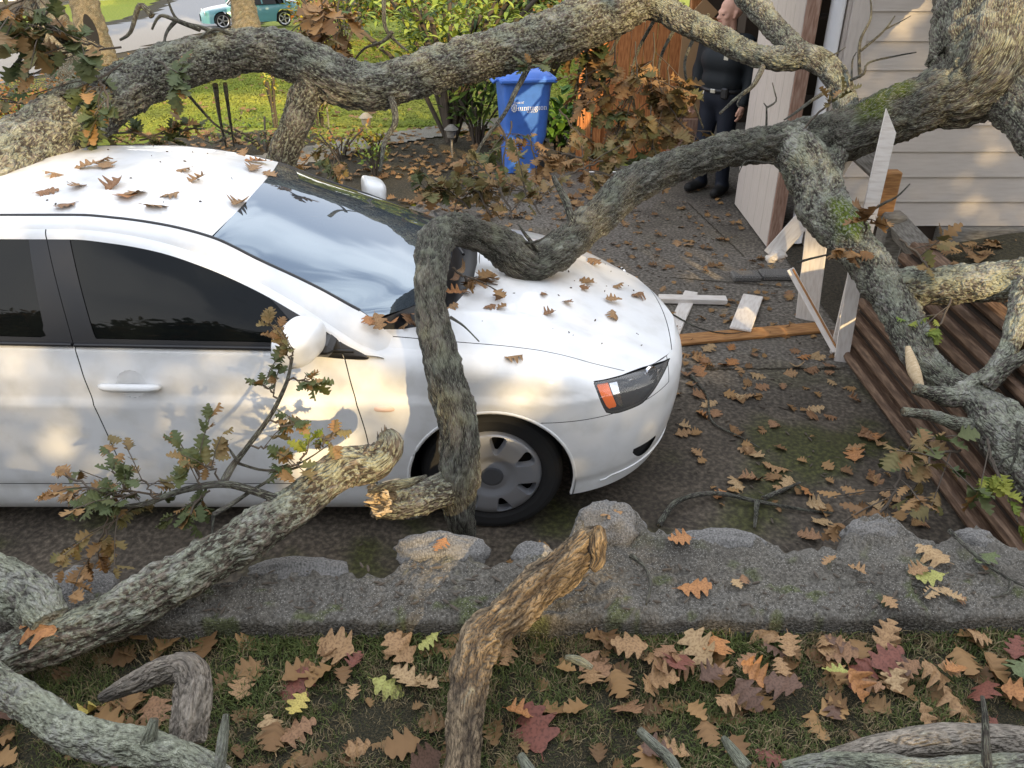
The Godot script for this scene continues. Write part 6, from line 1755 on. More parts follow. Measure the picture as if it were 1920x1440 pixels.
func path_lamp(label: String, at: Vector3, h: float, m: Material) -> void:
	var o := thing("garden_lamp", label, "lamp", at)
	obj("stake", rod([Vector3.ZERO, Vector3(0, h * 0.7, 0)], 0.012, 8).mesh(), m, o)
	var c := obj("lamp_head", lathe([[0.02, 0.0], [0.05, 0.012], [0.062, 0.09], [0.0, 0.09]], 14).mesh(), m, o)
	c.rotation.x = -PI / 2
	c.position.y = h * 0.68
	var cap := obj("lamp_cap", lathe([[0.0, 0.0], [0.085, 0.0], [0.03, 0.05], [0.0, 0.055]], 14).mesh(), m, o)
	cap.rotation.x = -PI / 2
	cap.position.y = h * 0.68 + 0.10


func picket(w: float, h: float, t: float, slant: float) -> Mesh:
	var s := Soup.new()
	var a := [Vector3(-w / 2, 0, 0), Vector3(w / 2, 0, 0), Vector3(w / 2, h - slant, 0), Vector3(-w / 2 + 0.012, h, 0)]
	var f := Vector3(0, 0, t / 2)
	s.quad(a[0] + f, a[1] + f, a[2] + f, a[3] + f, Vector3(0, 0, 1))
	s.quad(a[0] - f, a[1] - f, a[2] - f, a[3] - f, Vector3(0, 0, -1))
	for i in 4:
		var j := (i + 1) % 4
		var out: Vector3 = (a[i] + a[j]) * 0.5 - Vector3(0, h / 2, 0)
		s.quad(a[i] + f, a[j] + f, a[j] - f, a[i] - f, out)
	return s.mesh()


func build_bin() -> void:
	# wheeled recycling bin
	var m := mat("blue_plastic", Color(0.06, 0.18, 0.62), 0.42)
	m.albedo_texture = ntex(noise(0.02, 501, "fbm", 4), 256, ramp([[0.0, 0.8, 0.8, 0.8], [1.0, 1.2, 1.2, 1.2]]))
	m.uv1_triplanar = true
	mat("bin_print", Color(0.75, 0.77, 0.80), 0.6)
	var b := thing("recycling_bin", "blue wheeled recycling bin with white lettering on its front, beside the garden bed", "bin", Vector3(0.115, 0, -9.12), 0.18)
	var prof := [[0.02, 0.20, 0.21], [0.10, 0.205, 0.22], [0.45, 0.225, 0.255], [0.80, 0.25, 0.29], [0.955, 0.262, 0.31], [0.97, 0.275, 0.325], [1.00, 0.275, 0.325], [1.005, 0.24, 0.30]]
	var rr := func(a: float, hw: float, hd: float, y: float) -> Vector3:
		var c := cos(a)
		var s := sin(a)
		var n := 0.26
		var q := Vector3(signf(c) * pow(absf(c), n) * hw, y, signf(s) * pow(absf(s), n) * hd)
		return q
	var body := grid_soup(64, 40, func(u: float, v: float) -> Vector3:
		var y := 0.02 + v * 0.985
		var hw: float = tab(prof, y, 1)
		var hd: float = tab(prof, y, 2)
		var q: Vector3 = rr.call(u * TAUF, hw, hd, y)
		# the lower back is cut in for the wheels
		if y < 0.42 and q.x > 0.0: q.x *= lerpf(1.0, 0.72, smoothstep(0.42, 0.22, y) * smoothstep(0.0, 0.12, q.x))
		return q, Vector3.ZERO, Vector3(0, 0.5, 0))
	obj("bin_body", body.mesh(), m, b)
	var lid := grid_soup(48, 14, func(u: float, v: float) -> Vector3:
		var k := 1.0 - pow(v, 1.6)
		var q: Vector3 = rr.call(u * TAUF, 0.292 * k + 0.0, 0.345 * k, 1.0)
		q.y = 0.985 + 0.085 * (1.0 - pow(k, 6.0)) + 0.03 * (1.0 - k)
		return q, Vector3.ZERO, Vector3(0, 0.6, 0))
	obj("lid", lid.mesh(), m, b)
	obj("lid_rim", plank_mesh(Vector3(0.60, 0.05, 0.70), 0.015), m, b).position = Vector3(0.0, 0.992, 0)
	obj("handle", rod([Vector3(-0.31, 1.0, 0.22), Vector3(-0.345, 0.97, 0.20), Vector3(-0.345, 0.97, -0.20), Vector3(-0.31, 1.0, -0.22)], 0.016, 8).mesh(), m, b)
	for z in [-0.19, 0.19]:
		var wh := obj("wheel", lathe([[0.03, -0.03], [0.12, -0.03], [0.135, -0.015], [0.135, 0.015], [0.12, 0.03], [0.03, 0.03]], 30).mesh(), M.tyre_rubber, b)
		wh.position = Vector3(0.235, 0.135, z)
	obj("axle", rod([Vector3(0.235, 0.135, -0.2), Vector3(0.235, 0.135, 0.2)], 0.012, 8).mesh(), M.tyre_rubber, b)
	# the white print: a small crest, a word and two fine lines
	for q in [["Town of", 0.028, Vector3(-0.10, 0.775, 0.0)], ["Huntington", 0.062, Vector3(0.035, 0.715, 0.0)], ["RECYCLES", 0.022, Vector3(0.045, 0.675, 0.0)]]:
		var t := TextMesh.new()
		var sf := SystemFont.new()
		sf.font_names = PackedStringArray(["Droid Serif"])
		t.font = sf
		t.text = q[0]
		t.font_size = 32
		t.pixel_size = q[1] / 32.0
		t.depth = 0.002
		var o := obj("lettering", t, M.bin_print, b)
		o.position = q[2] + Vector3(0, 0, tab(prof, q[2].y, 2) + 0.002)
		o.rotation.x = -0.10
	var cs := Soup.new()
	for k in 10:
		var a := TAUF * k / 10.0
		cs.box(Vector3(-0.145 + 0.026 * cos(a), 0.722 + 0.034 * sin(a), 0), Vector3(0.011, 0.016, 0.003))
	cs.box(Vector3(-0.145, 0.722, 0), Vector3(0.02, 0.034, 0.003))
	var cr := obj("crest", cs.mesh(), M.bin_print, b)
	cr.position = Vector3(0, 0, tab(prof, 0.722, 2) + 0.003)

# ---------------------------------------------------------------- standing trees, shrubs, street scene
func clump_mesh(sd: int, n: int, spread: float, size: float) -> ArrayMesh:
	# a handful of leaf blades round one twig end
	var r := RandomNumberGenerator.new()
	r.seed = 3000 + sd
	var st := SurfaceTool.new()
	st.begin(Mesh.PRIMITIVE_TRIANGLES)
	for i in n:
		var at := Vector3(r.randf_range(-1, 1), r.randf_range(-1, 1), r.randf_range(-1, 1)) * spread
		var x := Vector3(r.randf_range(-1, 1), r.randf_range(-0.8, 0.4), r.randf_range(-1, 1)).normalized()
		var y := x.cross(Vector3(r.randf_range(-1, 1), 1, r.randf_range(-1, 1))).normalized()
		var u := x.cross(y)
		var s := size * r.randf_range(0.7, 1.2)
		var t := r.randf_range(0.75, 1.25)
		var p := [at, at + x * s * 0.35 + y * s * 0.22 + u * s * 0.05, at + x * s * 0.75 + y * s * 0.18, at + x * s - u * s * 0.06, at + x * s * 0.75 - y * s * 0.18, at + x * s * 0.35 - y * s * 0.22 + u * s * 0.05]
		for k in [0, 1, 2, 0, 2, 3, 0, 3, 4, 0, 4, 5]:
			st.set_color(Color(t, t, t))
			st.add_vertex(p[k])
	st.generate_normals()
	return st.commit()


func blade_leaf(w: float, fold: float) -> ArrayMesh:
	# a plain pointed evergreen leaf, stalk at the origin, one unit long
	var st := SurfaceTool.new()
	st.begin(Mesh.PRIMITIVE_TRIANGLES)
	st.set_smooth_group(0)
	for i in 6:
		var t0 := i / 6.0
		var t1 := (i + 1) / 6.0
		var w0 := w * sin(PI * pow(t0, 0.8))
		var w1 := w * sin(PI * pow(t1, 0.8))
		var d0 := -0.35 * t0 * t0
		var d1 := -0.35 * t1 * t1
		for g in [1.0, -1.0]:
			var p := [Vector3(t0, d0, 0), Vector3(t1, d1, 0), Vector3(t1, d1 + fold * w1, w1 * g), Vector3(t0, d0 + fold * w0, w0 * g)]
			for k in ([0, 2, 1, 0, 3, 2] if g > 0 else [0, 1, 2, 0, 2, 3]):
				st.set_color(Color.WHITE if k > 1 else Color(1.2, 1.2, 1.1))
				st.add_vertex(p[k])
	st.index()
	st.generate_normals()
	return st.commit()


func trunk_mesh(base: Vector3, top: Vector3, r0: float, r1: float, sd: float, warm := 0.15) -> Mesh:
	var c := []
	for i in 6:
		var t := i / 5.0
		var p := base.lerp(top, t) + Vector3(0.12 * sin(t * 4.0 + sd), 0, 0.1 * cos(t * 3.0 + sd)) * t * (1.0 - t) * 2.0
		c.append(Vector4(p.x, p.y, p.z, lerpf(r0, r1, t) * (1.0 + 0.35 * exp(-t * 14.0))))
	return limb(c, {"seg": 40, "ds": 0.05, "lichen": 0.22, "warm": warm, "seed": sd, "rough": 1.3})


func build_shade_trees() -> void:
	# the oaks behind the viewer, through whose crowns the low sun falls in flecks
	var su := (Vector3.UP - sun_dir * sun_dir.y).normalized()
	var sr := sun_dir.cross(su).normalized()
	var holes := []      # where sunlight reaches, as points in the scene and radii across the beam
	for q in [[Vector3(-0.803, 0.795, -2.955), 0.16], [Vector3(-0.911, 0.649, -2.955), 0.13], [Vector3(-0.687, 0.833, -2.955), 0.13], [Vector3(-0.841, 0.468, -2.955), 0.08], [Vector3(-0.608, 0.729, -2.955), 0.09], [Vector3(-0.488, 0.833, -2.955), 0.05],
			[Vector3(-0.490, 0.920, -2.285), 0.12], [Vector3(-0.570, 0.919, -2.226), 0.12], [Vector3(-0.647, 0.888, -2.150), 0.11], [Vector3(-0.422, 0.966, -2.346), 0.07], [Vector3(0.209, 0.865, -1.882), 0.13], [Vector3(0.112, 0.817, -1.831), 0.12], [Vector3(0.016, 0.771, -1.757), 0.10], [Vector3(-0.089, 0.782, -1.625), 0.08], [Vector3(-0.114, 0.761, -1.497), 0.05], [Vector3(-0.274, 0.670, -1.960), 0.14], [Vector3(-0.332, 0.670, -2.022), 0.08],
			[Vector3(2.101, 0.336, -4.665), 0.20], [Vector3(2.093, 0.549, -4.674), 0.16], [Vector3(2.158, 0.554, -4.503), 0.16], [Vector3(1.971, 0.000, -5.415), 0.20], [Vector3(1.744, 0.000, -5.282), 0.10], [Vector3(2.092, 0.000, -4.953), 0.12], [Vector3(2.028, 0.153, -5.311), 0.12], [Vector3(2.031, 0.486, -5.274), 0.10],
			[Vector3(2.967, 1.756, -6.700), 0.0], [Vector3(3.113, 1.522, -6.700), 0.0], [Vector3(3.941, 0.917, -6.700), 0.0], [Vector3(3.996, 0.037, -6.600), 0.05], [Vector3(2.681, 1.825, -4.782), 0.12], [Vector3(2.536, 1.749, -4.738), 0.05],
			[Vector3(-2.312, 1.615, -4.254), 0.10], [Vector3(-2.328, 1.517, -3.965), 0.12], [Vector3(-2.216, 1.663, -4.399), 0.09], [Vector3(-2.313, 1.450, -3.753), 0.10], [Vector3(-2.258, 1.521, -4.258), 0.08],
			[Vector3(0.0, 0.75, -8.8), 0.16], [Vector3(-0.05, 0.35, -8.85), 0.16], [Vector3(-0.02, 0.1, -8.85), 0.14], [Vector3(0.1, 1.02, -8.8), 0.2], [Vector3(0.2, 0.7, -8.8), 0.10],
			[Vector3(0.8, 0.25, -9.0), 0.22], [Vector3(0.78, 0.7, -9.0), 0.20], [Vector3(0.85, 1.2, -9.0), 0.25], [Vector3(1.1, 1.5, -9.0), 0.25], [Vector3(1.5, 1.55, -9.0), 0.25], [Vector3(1.95, 1.35, -8.9), 0.16], [Vector3(2.0, 1.75, -8.4), 0.14], [Vector3(1.0, 0.5, -9.0), 0.2],
			[Vector3(-1.754, 1.303, -3.000), 0.06], [Vector3(-1.851, 1.328, -3.020), 0.05], [Vector3(-1.482, 0.887, -2.950), 0.05], [Vector3(-2.086, 0.887, -2.950), 0.04], [Vector3(-1.170, 1.270, -3.050), 0.08], [Vector3(-0.023, 0.693, -3.079), 0.07], [Vector3(0.583, 0.894, -4.238), 0.10], [Vector3(0.417, 0.882, -4.347), 0.08], [Vector3(2.063, 0.000, -4.654), 0.12]]:
		holes.append([q[0].dot(sr), q[0].dot(su), q[1]])
	var bandn := noise(0.30, 701, "fbm", 3)
	var fleck := noise(0.9, 702, "fbm", 3)
	var meshes := []
	for i in 3: meshes.append(clump_mesh(i, 7, 0.16, 0.17))
	var trees := [["tall leafy oak standing behind the viewer, shading the drive", 13.0, -1], ["second leafy oak behind the viewer, farther from the drive", 17.0, 1]]
	for ti in 2:
		var d0: float = trees[ti][1]
		var places := [[], [], []]
		var tints := [[], [], []]
		for i in 13500:
			var a := rng.randf_range(-8.5, 12.0)
			var b := rng.randf_range(-2.0, 9.0)
			var dens := 1.0
			# dense over the drive, thinner and in drifts over the garden and lawn beyond
			if b > 2.95 and not (a > 5.0 and b < 5.2):
				dens = clampf(lerpf(0.06, 0.22, smoothstep(4.2, 4.8, b)) + lerpf(1.6, 3.2, smoothstep(4.2, 4.8, b)) * bandn.get_noise_2d(a * 0.35, b * 3.2), 0.0, 1.0) * smoothstep(9.5, 6.0, b)
			else:
				dens = clampf(1.55 + 1.0 * fleck.get_noise_2d(a * 1.2, b * 1.2), 0.0, 1.0)
			if rng.randf() > dens: continue
			var free := false
			for h in holes:
				var e: float = Vector2(a - h[0], b - h[1]).length() - h[2] - 0.10
				if e < 0.10 * fleck.get_noise_2d(a * 6.0, b * 6.0):
					free = true
					break
			if free: continue
			var d := d0 + rng.randf_range(-1.6, 1.6)
			var at := sr * a + su * b - sun_dir * d
			if at.y < 3.6: at -= sun_dir * 4.5
			var sc := rng.randf_range(0.8, 1.25)
			var k := i % 3
			places[k].append(Transform3D(Basis.from_euler(Vector3(rng.randf() * 6.0, rng.randf() * 6.0, rng.randf() * 6.0)).scaled(Vector3.ONE * sc), at))
			tints[k].append(leaf_tint("green" if rng.randf() < 0.6 else "turning"))
		var t := thing("shade_oak", trees[ti][0], "tree", Vector3.ZERO)
		var foot := sr * (-1.5 if ti == 0 else 3.0) - sun_dir * d0
		foot.y = 0.4
		var crown_at := foot + Vector3(0, 7.5, 0)
		obj("trunk", trunk_mesh(foot, crown_at, 0.36, 0.18, 5.0 + ti), M.bark, t)
		for k in 6:
			var e := crown_at + Vector3(3.2 * cos(k * 1.05), 0.6 + 0.4 * (k % 2), 3.2 * sin(k * 1.05))
			twig([crown_at + Vector3(0, -2.2 + 0.3 * k, 0), crown_at.lerp(e, 0.5) + Vector3(0, -0.4, 0), e], 0.08, t, "bough")
		for k in 3: multi("crown", meshes[k], M.leaf, places[k], tints[k], t)


func crown(parent: Node, at: Vector3, size: Vector3, n: int, mesh: Mesh, kind: String, sd: int, low := -1.0) -> void:
	var r := RandomNumberGenerator.new()
	r.seed = sd
	var nz := noise(0.55, 800 + sd, "fbm", 3)
	var places := []
	var tints := []
	var tries := 0
	while places.size() < n and tries < n * 12:
		tries += 1
		var q := Vector3(r.randf_range(-1, 1), r.randf_range(low, 1), r.randf_range(-1, 1))
		if q.length() > 1.0: continue
		var p := at + q * size
		var dn := nz.get_noise_3dv(p * 1.6) + 0.35 * (q.length() - 0.6)
		if dn < r.randf_range(-0.15, 0.15): continue
		places.append(Transform3D(Basis.from_euler(Vector3(r.randf() * 6, r.randf() * 6, r.randf() * 6)).scaled(Vector3.ONE * r.randf_range(0.75, 1.3)), p))
		tints.append(leaf_tint(kind))
	multi("crown", mesh, M.leaf, places, tints, parent)


func build_background() -> void:
	var cl := clump_mesh(11, 9, 0.30, 0.30)
	# [label, foot, lean at 6 m, radius, crown kind]
	var tr := [["leaning sunlit oak trunk at the left, nearest the street bend", Vector3(-7.345, -0.315, -14.535), Vector3(-8.161, 1.603, -15.656), 0.33, 0.26, "turning"], ["oak trunk with a dark hollow at its foot, beside the leaning one", Vector3(-10.052, -0.731, -21.241), Vector3(-10.622, 1.193, -22.365), 0.36, 0.30, "yellow"], ["straight sunlit trunk standing in front of the blue green car", Vector3(-8.995, -1.264, -30.195), Vector3(-9.321, 0.646, -31.312), 0.42, 0.36, "turning"], ["shaded far trunk at the edge of the lawn beyond the brown leaves", Vector3(-6.672, -1.627, -36.933), Vector3(-6.937, 0.236, -38.021), 0.40, 0.34, "yellow"], ["thin dark trunk behind the brown leaf sprays, right of the blue green car", Vector3(-8.165, -1.541, -35.825), Vector3(-8.293, 0.304, -36.903), 0.26, 0.2, "turning"]]
	for i in tr.size():
		var q = tr[i]
		var t := thing("oak_tree", q[0], "tree", Vector3.ZERO)
		var foot: Vector3 = q[1]
		foot.y = land(foot.x, foot.z) - 0.15
		var up: Vector3 = q[2]
		var dirv := (up - foot) / maxf(0.5, up.y - foot.y)
		var top := foot + dirv * 6.5
		obj("trunk", trunk_mesh(foot, top, q[3], q[4] * 0.8, 60.0 + i * 3.0, 0.75), M.bark, t)
		for k in 5:
			twig([top - Vector3(0, 1.0, 0), top + Vector3(1.2 * cos(k * 1.26), 0.5, 1.2 * sin(k * 1.26)), top + Vector3(2.6 * cos(k * 1.26), 1.4, 2.6 * sin(k * 1.26))], 0.13, t, "bough")
		crown(t, top + Vector3(0, 2.0, 0), Vector3(3.6, 2.8, 3.6), 900, cl, q[5], 900 + i)
		if i == 1:
			var hol := Soup.new()
			hol.add(grid_soup(20, 12, func(u: float, v: float) -> Vector3:
				var a := u * TAUF
				return Vector3(-10.021, -0.169, -21.176) + Vector3(0.16 * v * cos(a), 0.46 * v * sin(a) * (1.0 - 0.25 * cos(a)), 0.02 * v), Vector3(0, 0, 1)))
			obj("hollow", hol.mesh(), M.shell_black, t)
	# trees beyond the garage and the drive, seen in the windscreen's reflection
	for q in [[Vector3(3.0, -0.5, -22.0), "yellow", "round yellow green maple beyond the garage"], [Vector3(-1.5, -0.8, -26.0), "yellow", "bright green maple on the lawn far behind the blue bin"], [Vector3(8.5, -0.6, -24.0), "turning", "tall oak behind the garage roof"], [Vector3(14.0, -0.3, -19.0), "turning", "oak in the yard right of the garage"]]:
		var t := thing("yard_tree", q[2], "tree", Vector3.ZERO)
		var f: Vector3 = q[0]
		f.y = land(f.x, f.z) - 0.1
		obj("trunk", trunk_mesh(f, f + Vector3(0.2, 6.0, 0), 0.28, 0.16, f.x), M.bark, t)
		crown(t, f + Vector3(0, 5.2, 0), Vector3(3.8, 2.6, 3.6), 1000, cl, q[1], 950 + int(f.x))
	# hedge along the far side of the street and lawn
	for i in 5:
		var hx := -7.0 + 3.3 * i
		var o := thing("far_hedge", "dark green hedge along the far edge of the lawn, stretch %s from the street" % ["first", "second", "third", "fourth", "fifth"][i], "hedge", Vector3.ZERO)
		crown(o, Vector3(hx, land(hx, -46.0) + 0.9, -46.0 + 0.4 * i), Vector3(2.1, 1.5, 1.1), 420, cl, "green", 980 + i)
	# hedge behind the viewer, mirrored in the car's windows
	for i in 4:
		var o := thing("garden_hedge", "tall dark hedge bounding the upper lawn behind the viewer, length %s" % ["one", "two", "three", "four"][i], "hedge", Vector3.ZERO)
		crown(o, Vector3(-10.5 + 5.0 * i, 2.3, 9.5), Vector3(3.8, 3.7, 1.5), 3000, cl, "green", 990 + i)
	build_far_house()
	build_blue_car()


func build_far_house() -> void:
	mat("house_white", Color(0.72, 0.74, 0.78), 0.7)
	mat("house_roof", Color(0.09, 0.085, 0.08), 0.9)
	mat("house_blue", Color(0.35, 0.45, 0.60), 0.6)
	var base := Vector3(-25.907, -2.927, -54.705)
	base.y = land(base.x, base.z) - 0.1
	var h := thing("white_house", "white house with a pale garage door across the street at the top left", "house", base, 0.5)
	obj("wall", plank_mesh(Vector3(12, 3.4, 7)), M.house_white, h).position = Vector3(-2, 1.7, -3.5)
	var rf := Soup.new()
	for s in [-1.0, 1.0]:
		rf.quad(Vector3(-8.4, 3.3, -3.5 + 4.0 * s), Vector3(4.4, 3.3, -3.5 + 4.0 * s), Vector3(4.4, 5.6, -3.5), Vector3(-8.4, 5.6, -3.5), Vector3(0, 1, s))
	obj("roof", rf.mesh(), M.house_roof, h)
	for i in 4:
		obj("garage_door_panel", plank_mesh(Vector3(3.0, 0.56, 0.05), 0.02), M.house_blue, h).position = Vector3(1.6, 0.32 + 0.58 * i, 0.03)
	for i in 2:
		var w := obj("window", plank_mesh(Vector3(1.2, 1.3, 0.06)), M.side_glass, h)
		w.position = Vector3(-5.6 + 3.0 * i, 1.9, 0.03)
		obj("frame", plank_mesh(Vector3(1.4, 0.09, 0.09)), M.house_white, w).position = Vector3(0, -0.68, 0)
		obj("frame", plank_mesh(Vector3(0.06, 1.3, 0.09)), M.house_white, w)
	var f := thing("picket_fence", "white picket fence in front of the white house across the street", "fence", base + Vector3(-4.2, 0, 1.2), 0.4)
	for i in 26: obj("picket", plank_mesh(Vector3(0.08, 1.1, 0.03)), M.house_white, f).position = Vector3(-2.6 + 0.17 * i, 0.6, 0)
	for y in [0.35, 0.85]: obj("rail", plank_mesh(Vector3(4.5, 0.08, 0.04)), M.house_white, f).position = Vector3(-0.4, y, -0.04)


func build_blue_car() -> void:
	var m := mat("teal_paint", Color(0.10, 0.30, 0.34), 0.25)
	m.clearcoat_enabled = true
	m.clearcoat = 1.0
	mat("alloy", Color(0.6, 0.6, 0.62), 0.3, 0.7)
	var at := Vector3(-11.220, -1.812, -38.562)
	at.y = land(at.x, at.z) + 0.05
	var c := thing("teal_car", "small blue green car parked by the street beyond the lawn, half behind a trunk", "car", at, 0.42)
	# faces -x; body as rings along its length
	var sec := func(x: float) -> Array:      # [floor, waist, half width]
		return [0.22, tab([[-2.05, 0.55], [-1.95, 0.68], [-1.2, 0.82], [-0.5, 0.90], [1.4, 0.98], [1.9, 0.95], [2.05, 0.70]], x), 0.84 * pow(1.0 - pow(absf(x) / 2.12, 6.0), 0.5)]
	var body := grid_soup(60, 24, func(u: float, v: float) -> Vector3:
		var x := lerpf(-2.08, 2.08, u)
		var s: Array = sec.call(x)
		var a := lerpf(-0.15, PI + 0.15, v)
		var cy := cos(a)
		return Vector3(x, lerpf(s[0], s[1], clampf(pow(maxf(0.0, sin(a)), 0.5), 0, 1)), signf(cy) * pow(absf(cy), 0.35) * s[2]), Vector3.ZERO, Vector3(0, 0.5, 0))
	body = body.clip(func(p: Vector3) -> float: return minf(Vector2(p.x + 1.27, p.y - 0.31).length(), Vector2(p.x - 1.27, p.y - 0.31).length()) - 0.37)
	obj("body", body.mesh(), m, c)
	var cabin := func(lo: float, hi: float) -> Soup: return grid_soup(40, 20, func(u: float, v: float) -> Vector3:
		var h := lerpf(lo, hi, v)
		var k := (h - 0.9) / 0.55
		var a := u * TAUF
		var ca := cos(a)
		var sa := sin(a)
		var x := 0.35 + signf(ca) * pow(absf(ca), 0.5) * lerpf(1.25, 0.72, k)
		return Vector3(x, h, signf(sa) * pow(absf(sa), 0.4) * lerpf(0.78, 0.58, k)), Vector3.ZERO, Vector3(0.35, 1.1, 0))
	obj("window", cabin.call(0.88, 1.40).mesh(), M.side_glass, c)
	var roof := grid_soup(24, 10, func(u: float, v: float) -> Vector3:
		var a := u * TAUF
		var ca := cos(a)
		var sa := sin(a)
		return Vector3(0.35 + signf(ca) * pow(absf(ca), 0.5) * 0.78 * v, 1.47 - 0.08 * pow(v, 3.0), signf(sa) * pow(absf(sa), 0.4) * 0.62 * v), Vector3.UP)
	obj("roof", roof.mesh(), m, c)
	for s in [-1.0, 1.0]:
		for x in [-0.62, 0.42, 1.35]:
			obj("pillar", rod([Vector3(x - 0.25 if x < 0 else x, 0.9, 0.785 * s), Vector3(x + 0.15 if x < 0 else x - 0.05, 1.42, 0.60 * s)], 0.035, 6).mesh(), m, c)
		var hl := obj("headlight", lathe([[0.0, 0.03], [0.07, 0.02], [0.10, 0.0]], 16).mesh(), M.chrome, c)
		hl.position = Vector3(-1.93, 0.62, 0.60 * s)
		hl.rotation.y = -PI / 2
	for x in [-1.27, 1.27]:
		for s in [-1.0, 1.0]:
			var w := Node3D.new()
			w.name = "wheel"
			c.add_child(w, true)
			w.position = Vector3(x, 0.31, 0.76 * s)
			if s < 0: w.rotation.y = PI
			obj("tyre", lathe([[0.20, -0.18], [0.30, -0.17], [0.31, -0.02], [0.28, 0.02], [0.23, 0.01], [0.22, -0.04], [0.0, -0.06]], 32).mesh(), M.tyre_rubber, w)
			for k in 5:
				var sp := Soup.new()
				sp.box(Vector3(0.125, 0, 0.0), Vector3(0.20, 0.05, 0.03), 0.008)
				obj("spoke", sp.mesh(), M.alloy, w).rotation.z = TAUF * k / 5.0
			obj("rim", lathe([[0.20, 0.0], [0.235, 0.018], [0.24, 0.0]], 32).mesh(), M.alloy, w)


func bush(label: String, at: Vector3, size: Vector3, n: int, leaf_len: float, wide: float, cols: Array, stems: int, sd: int, called := "shrub") -> void:
	var r := RandomNumberGenerator.new()
	r.seed = 7000 + sd
	var o := thing(called, label, "shrub", at)
	var ends := []
	for i in stems:
		var a := TAUF * (i + r.randf() * 0.6) / stems
		var e := Vector3(cos(a) * size.x * r.randf_range(0.3, 0.95), size.y * r.randf_range(0.6, 1.05), sin(a) * size.z * r.randf_range(0.3, 0.95))
		var pts := [Vector3(cos(a) * 0.04, 0, sin(a) * 0.04), Vector3(e.x * 0.3, e.y * 0.45, e.z * 0.3), Vector3(e.x * 0.7, e.y * 0.8, e.z * 0.7), e]
		obj("stem", rod(pts, 0.008 + 0.012 * size.y, 6).mesh(), M.twig_bark, o)
		ends.append(pts)
	var places := []
	var tints := []
	for i in n:
		var pts = ends[r.randi() % ends.size()]
		var t := sqrt(r.randf_range(0.12, 1.0))
		var at2: Vector3 = (pts[1] as Vector3).lerp(pts[3], t) + Vector3(r.randf_range(-1, 1), r.randf_range(-0.8, 0.8), r.randf_range(-1, 1)) * size * 0.30
		if at2.y < 0.02: at2.y = 0.02 + r.randf() * 0.05
		var x := (Vector3(at2.x, 0.25 * size.y, at2.z).normalized() * 0.7 + Vector3(r.randf_range(-1, 1), r.randf_range(-0.5, 0.9), r.randf_range(-1, 1))).normalized()
		var y := (Vector3.UP - x * x.y + Vector3(r.randf_range(-0.3, 0.3), 0, r.randf_range(-0.3, 0.3))).normalized()
		var z := x.cross(y).normalized()
		y = z.cross(x)
		var s := leaf_len * r.randf_range(0.65, 1.2)
		places.append(Transform3D(Basis(x * s, y * s, z * s), at2))
		var c: Color = cols[0].lerp(cols[1], r.randf())
		if cols.size() > 2 and r.randf() < 0.2: c = cols[2]
		tints.append(c)
	multi("foliage", blade_leaf(wide, 0.35), M.leaf, places, tints, o)


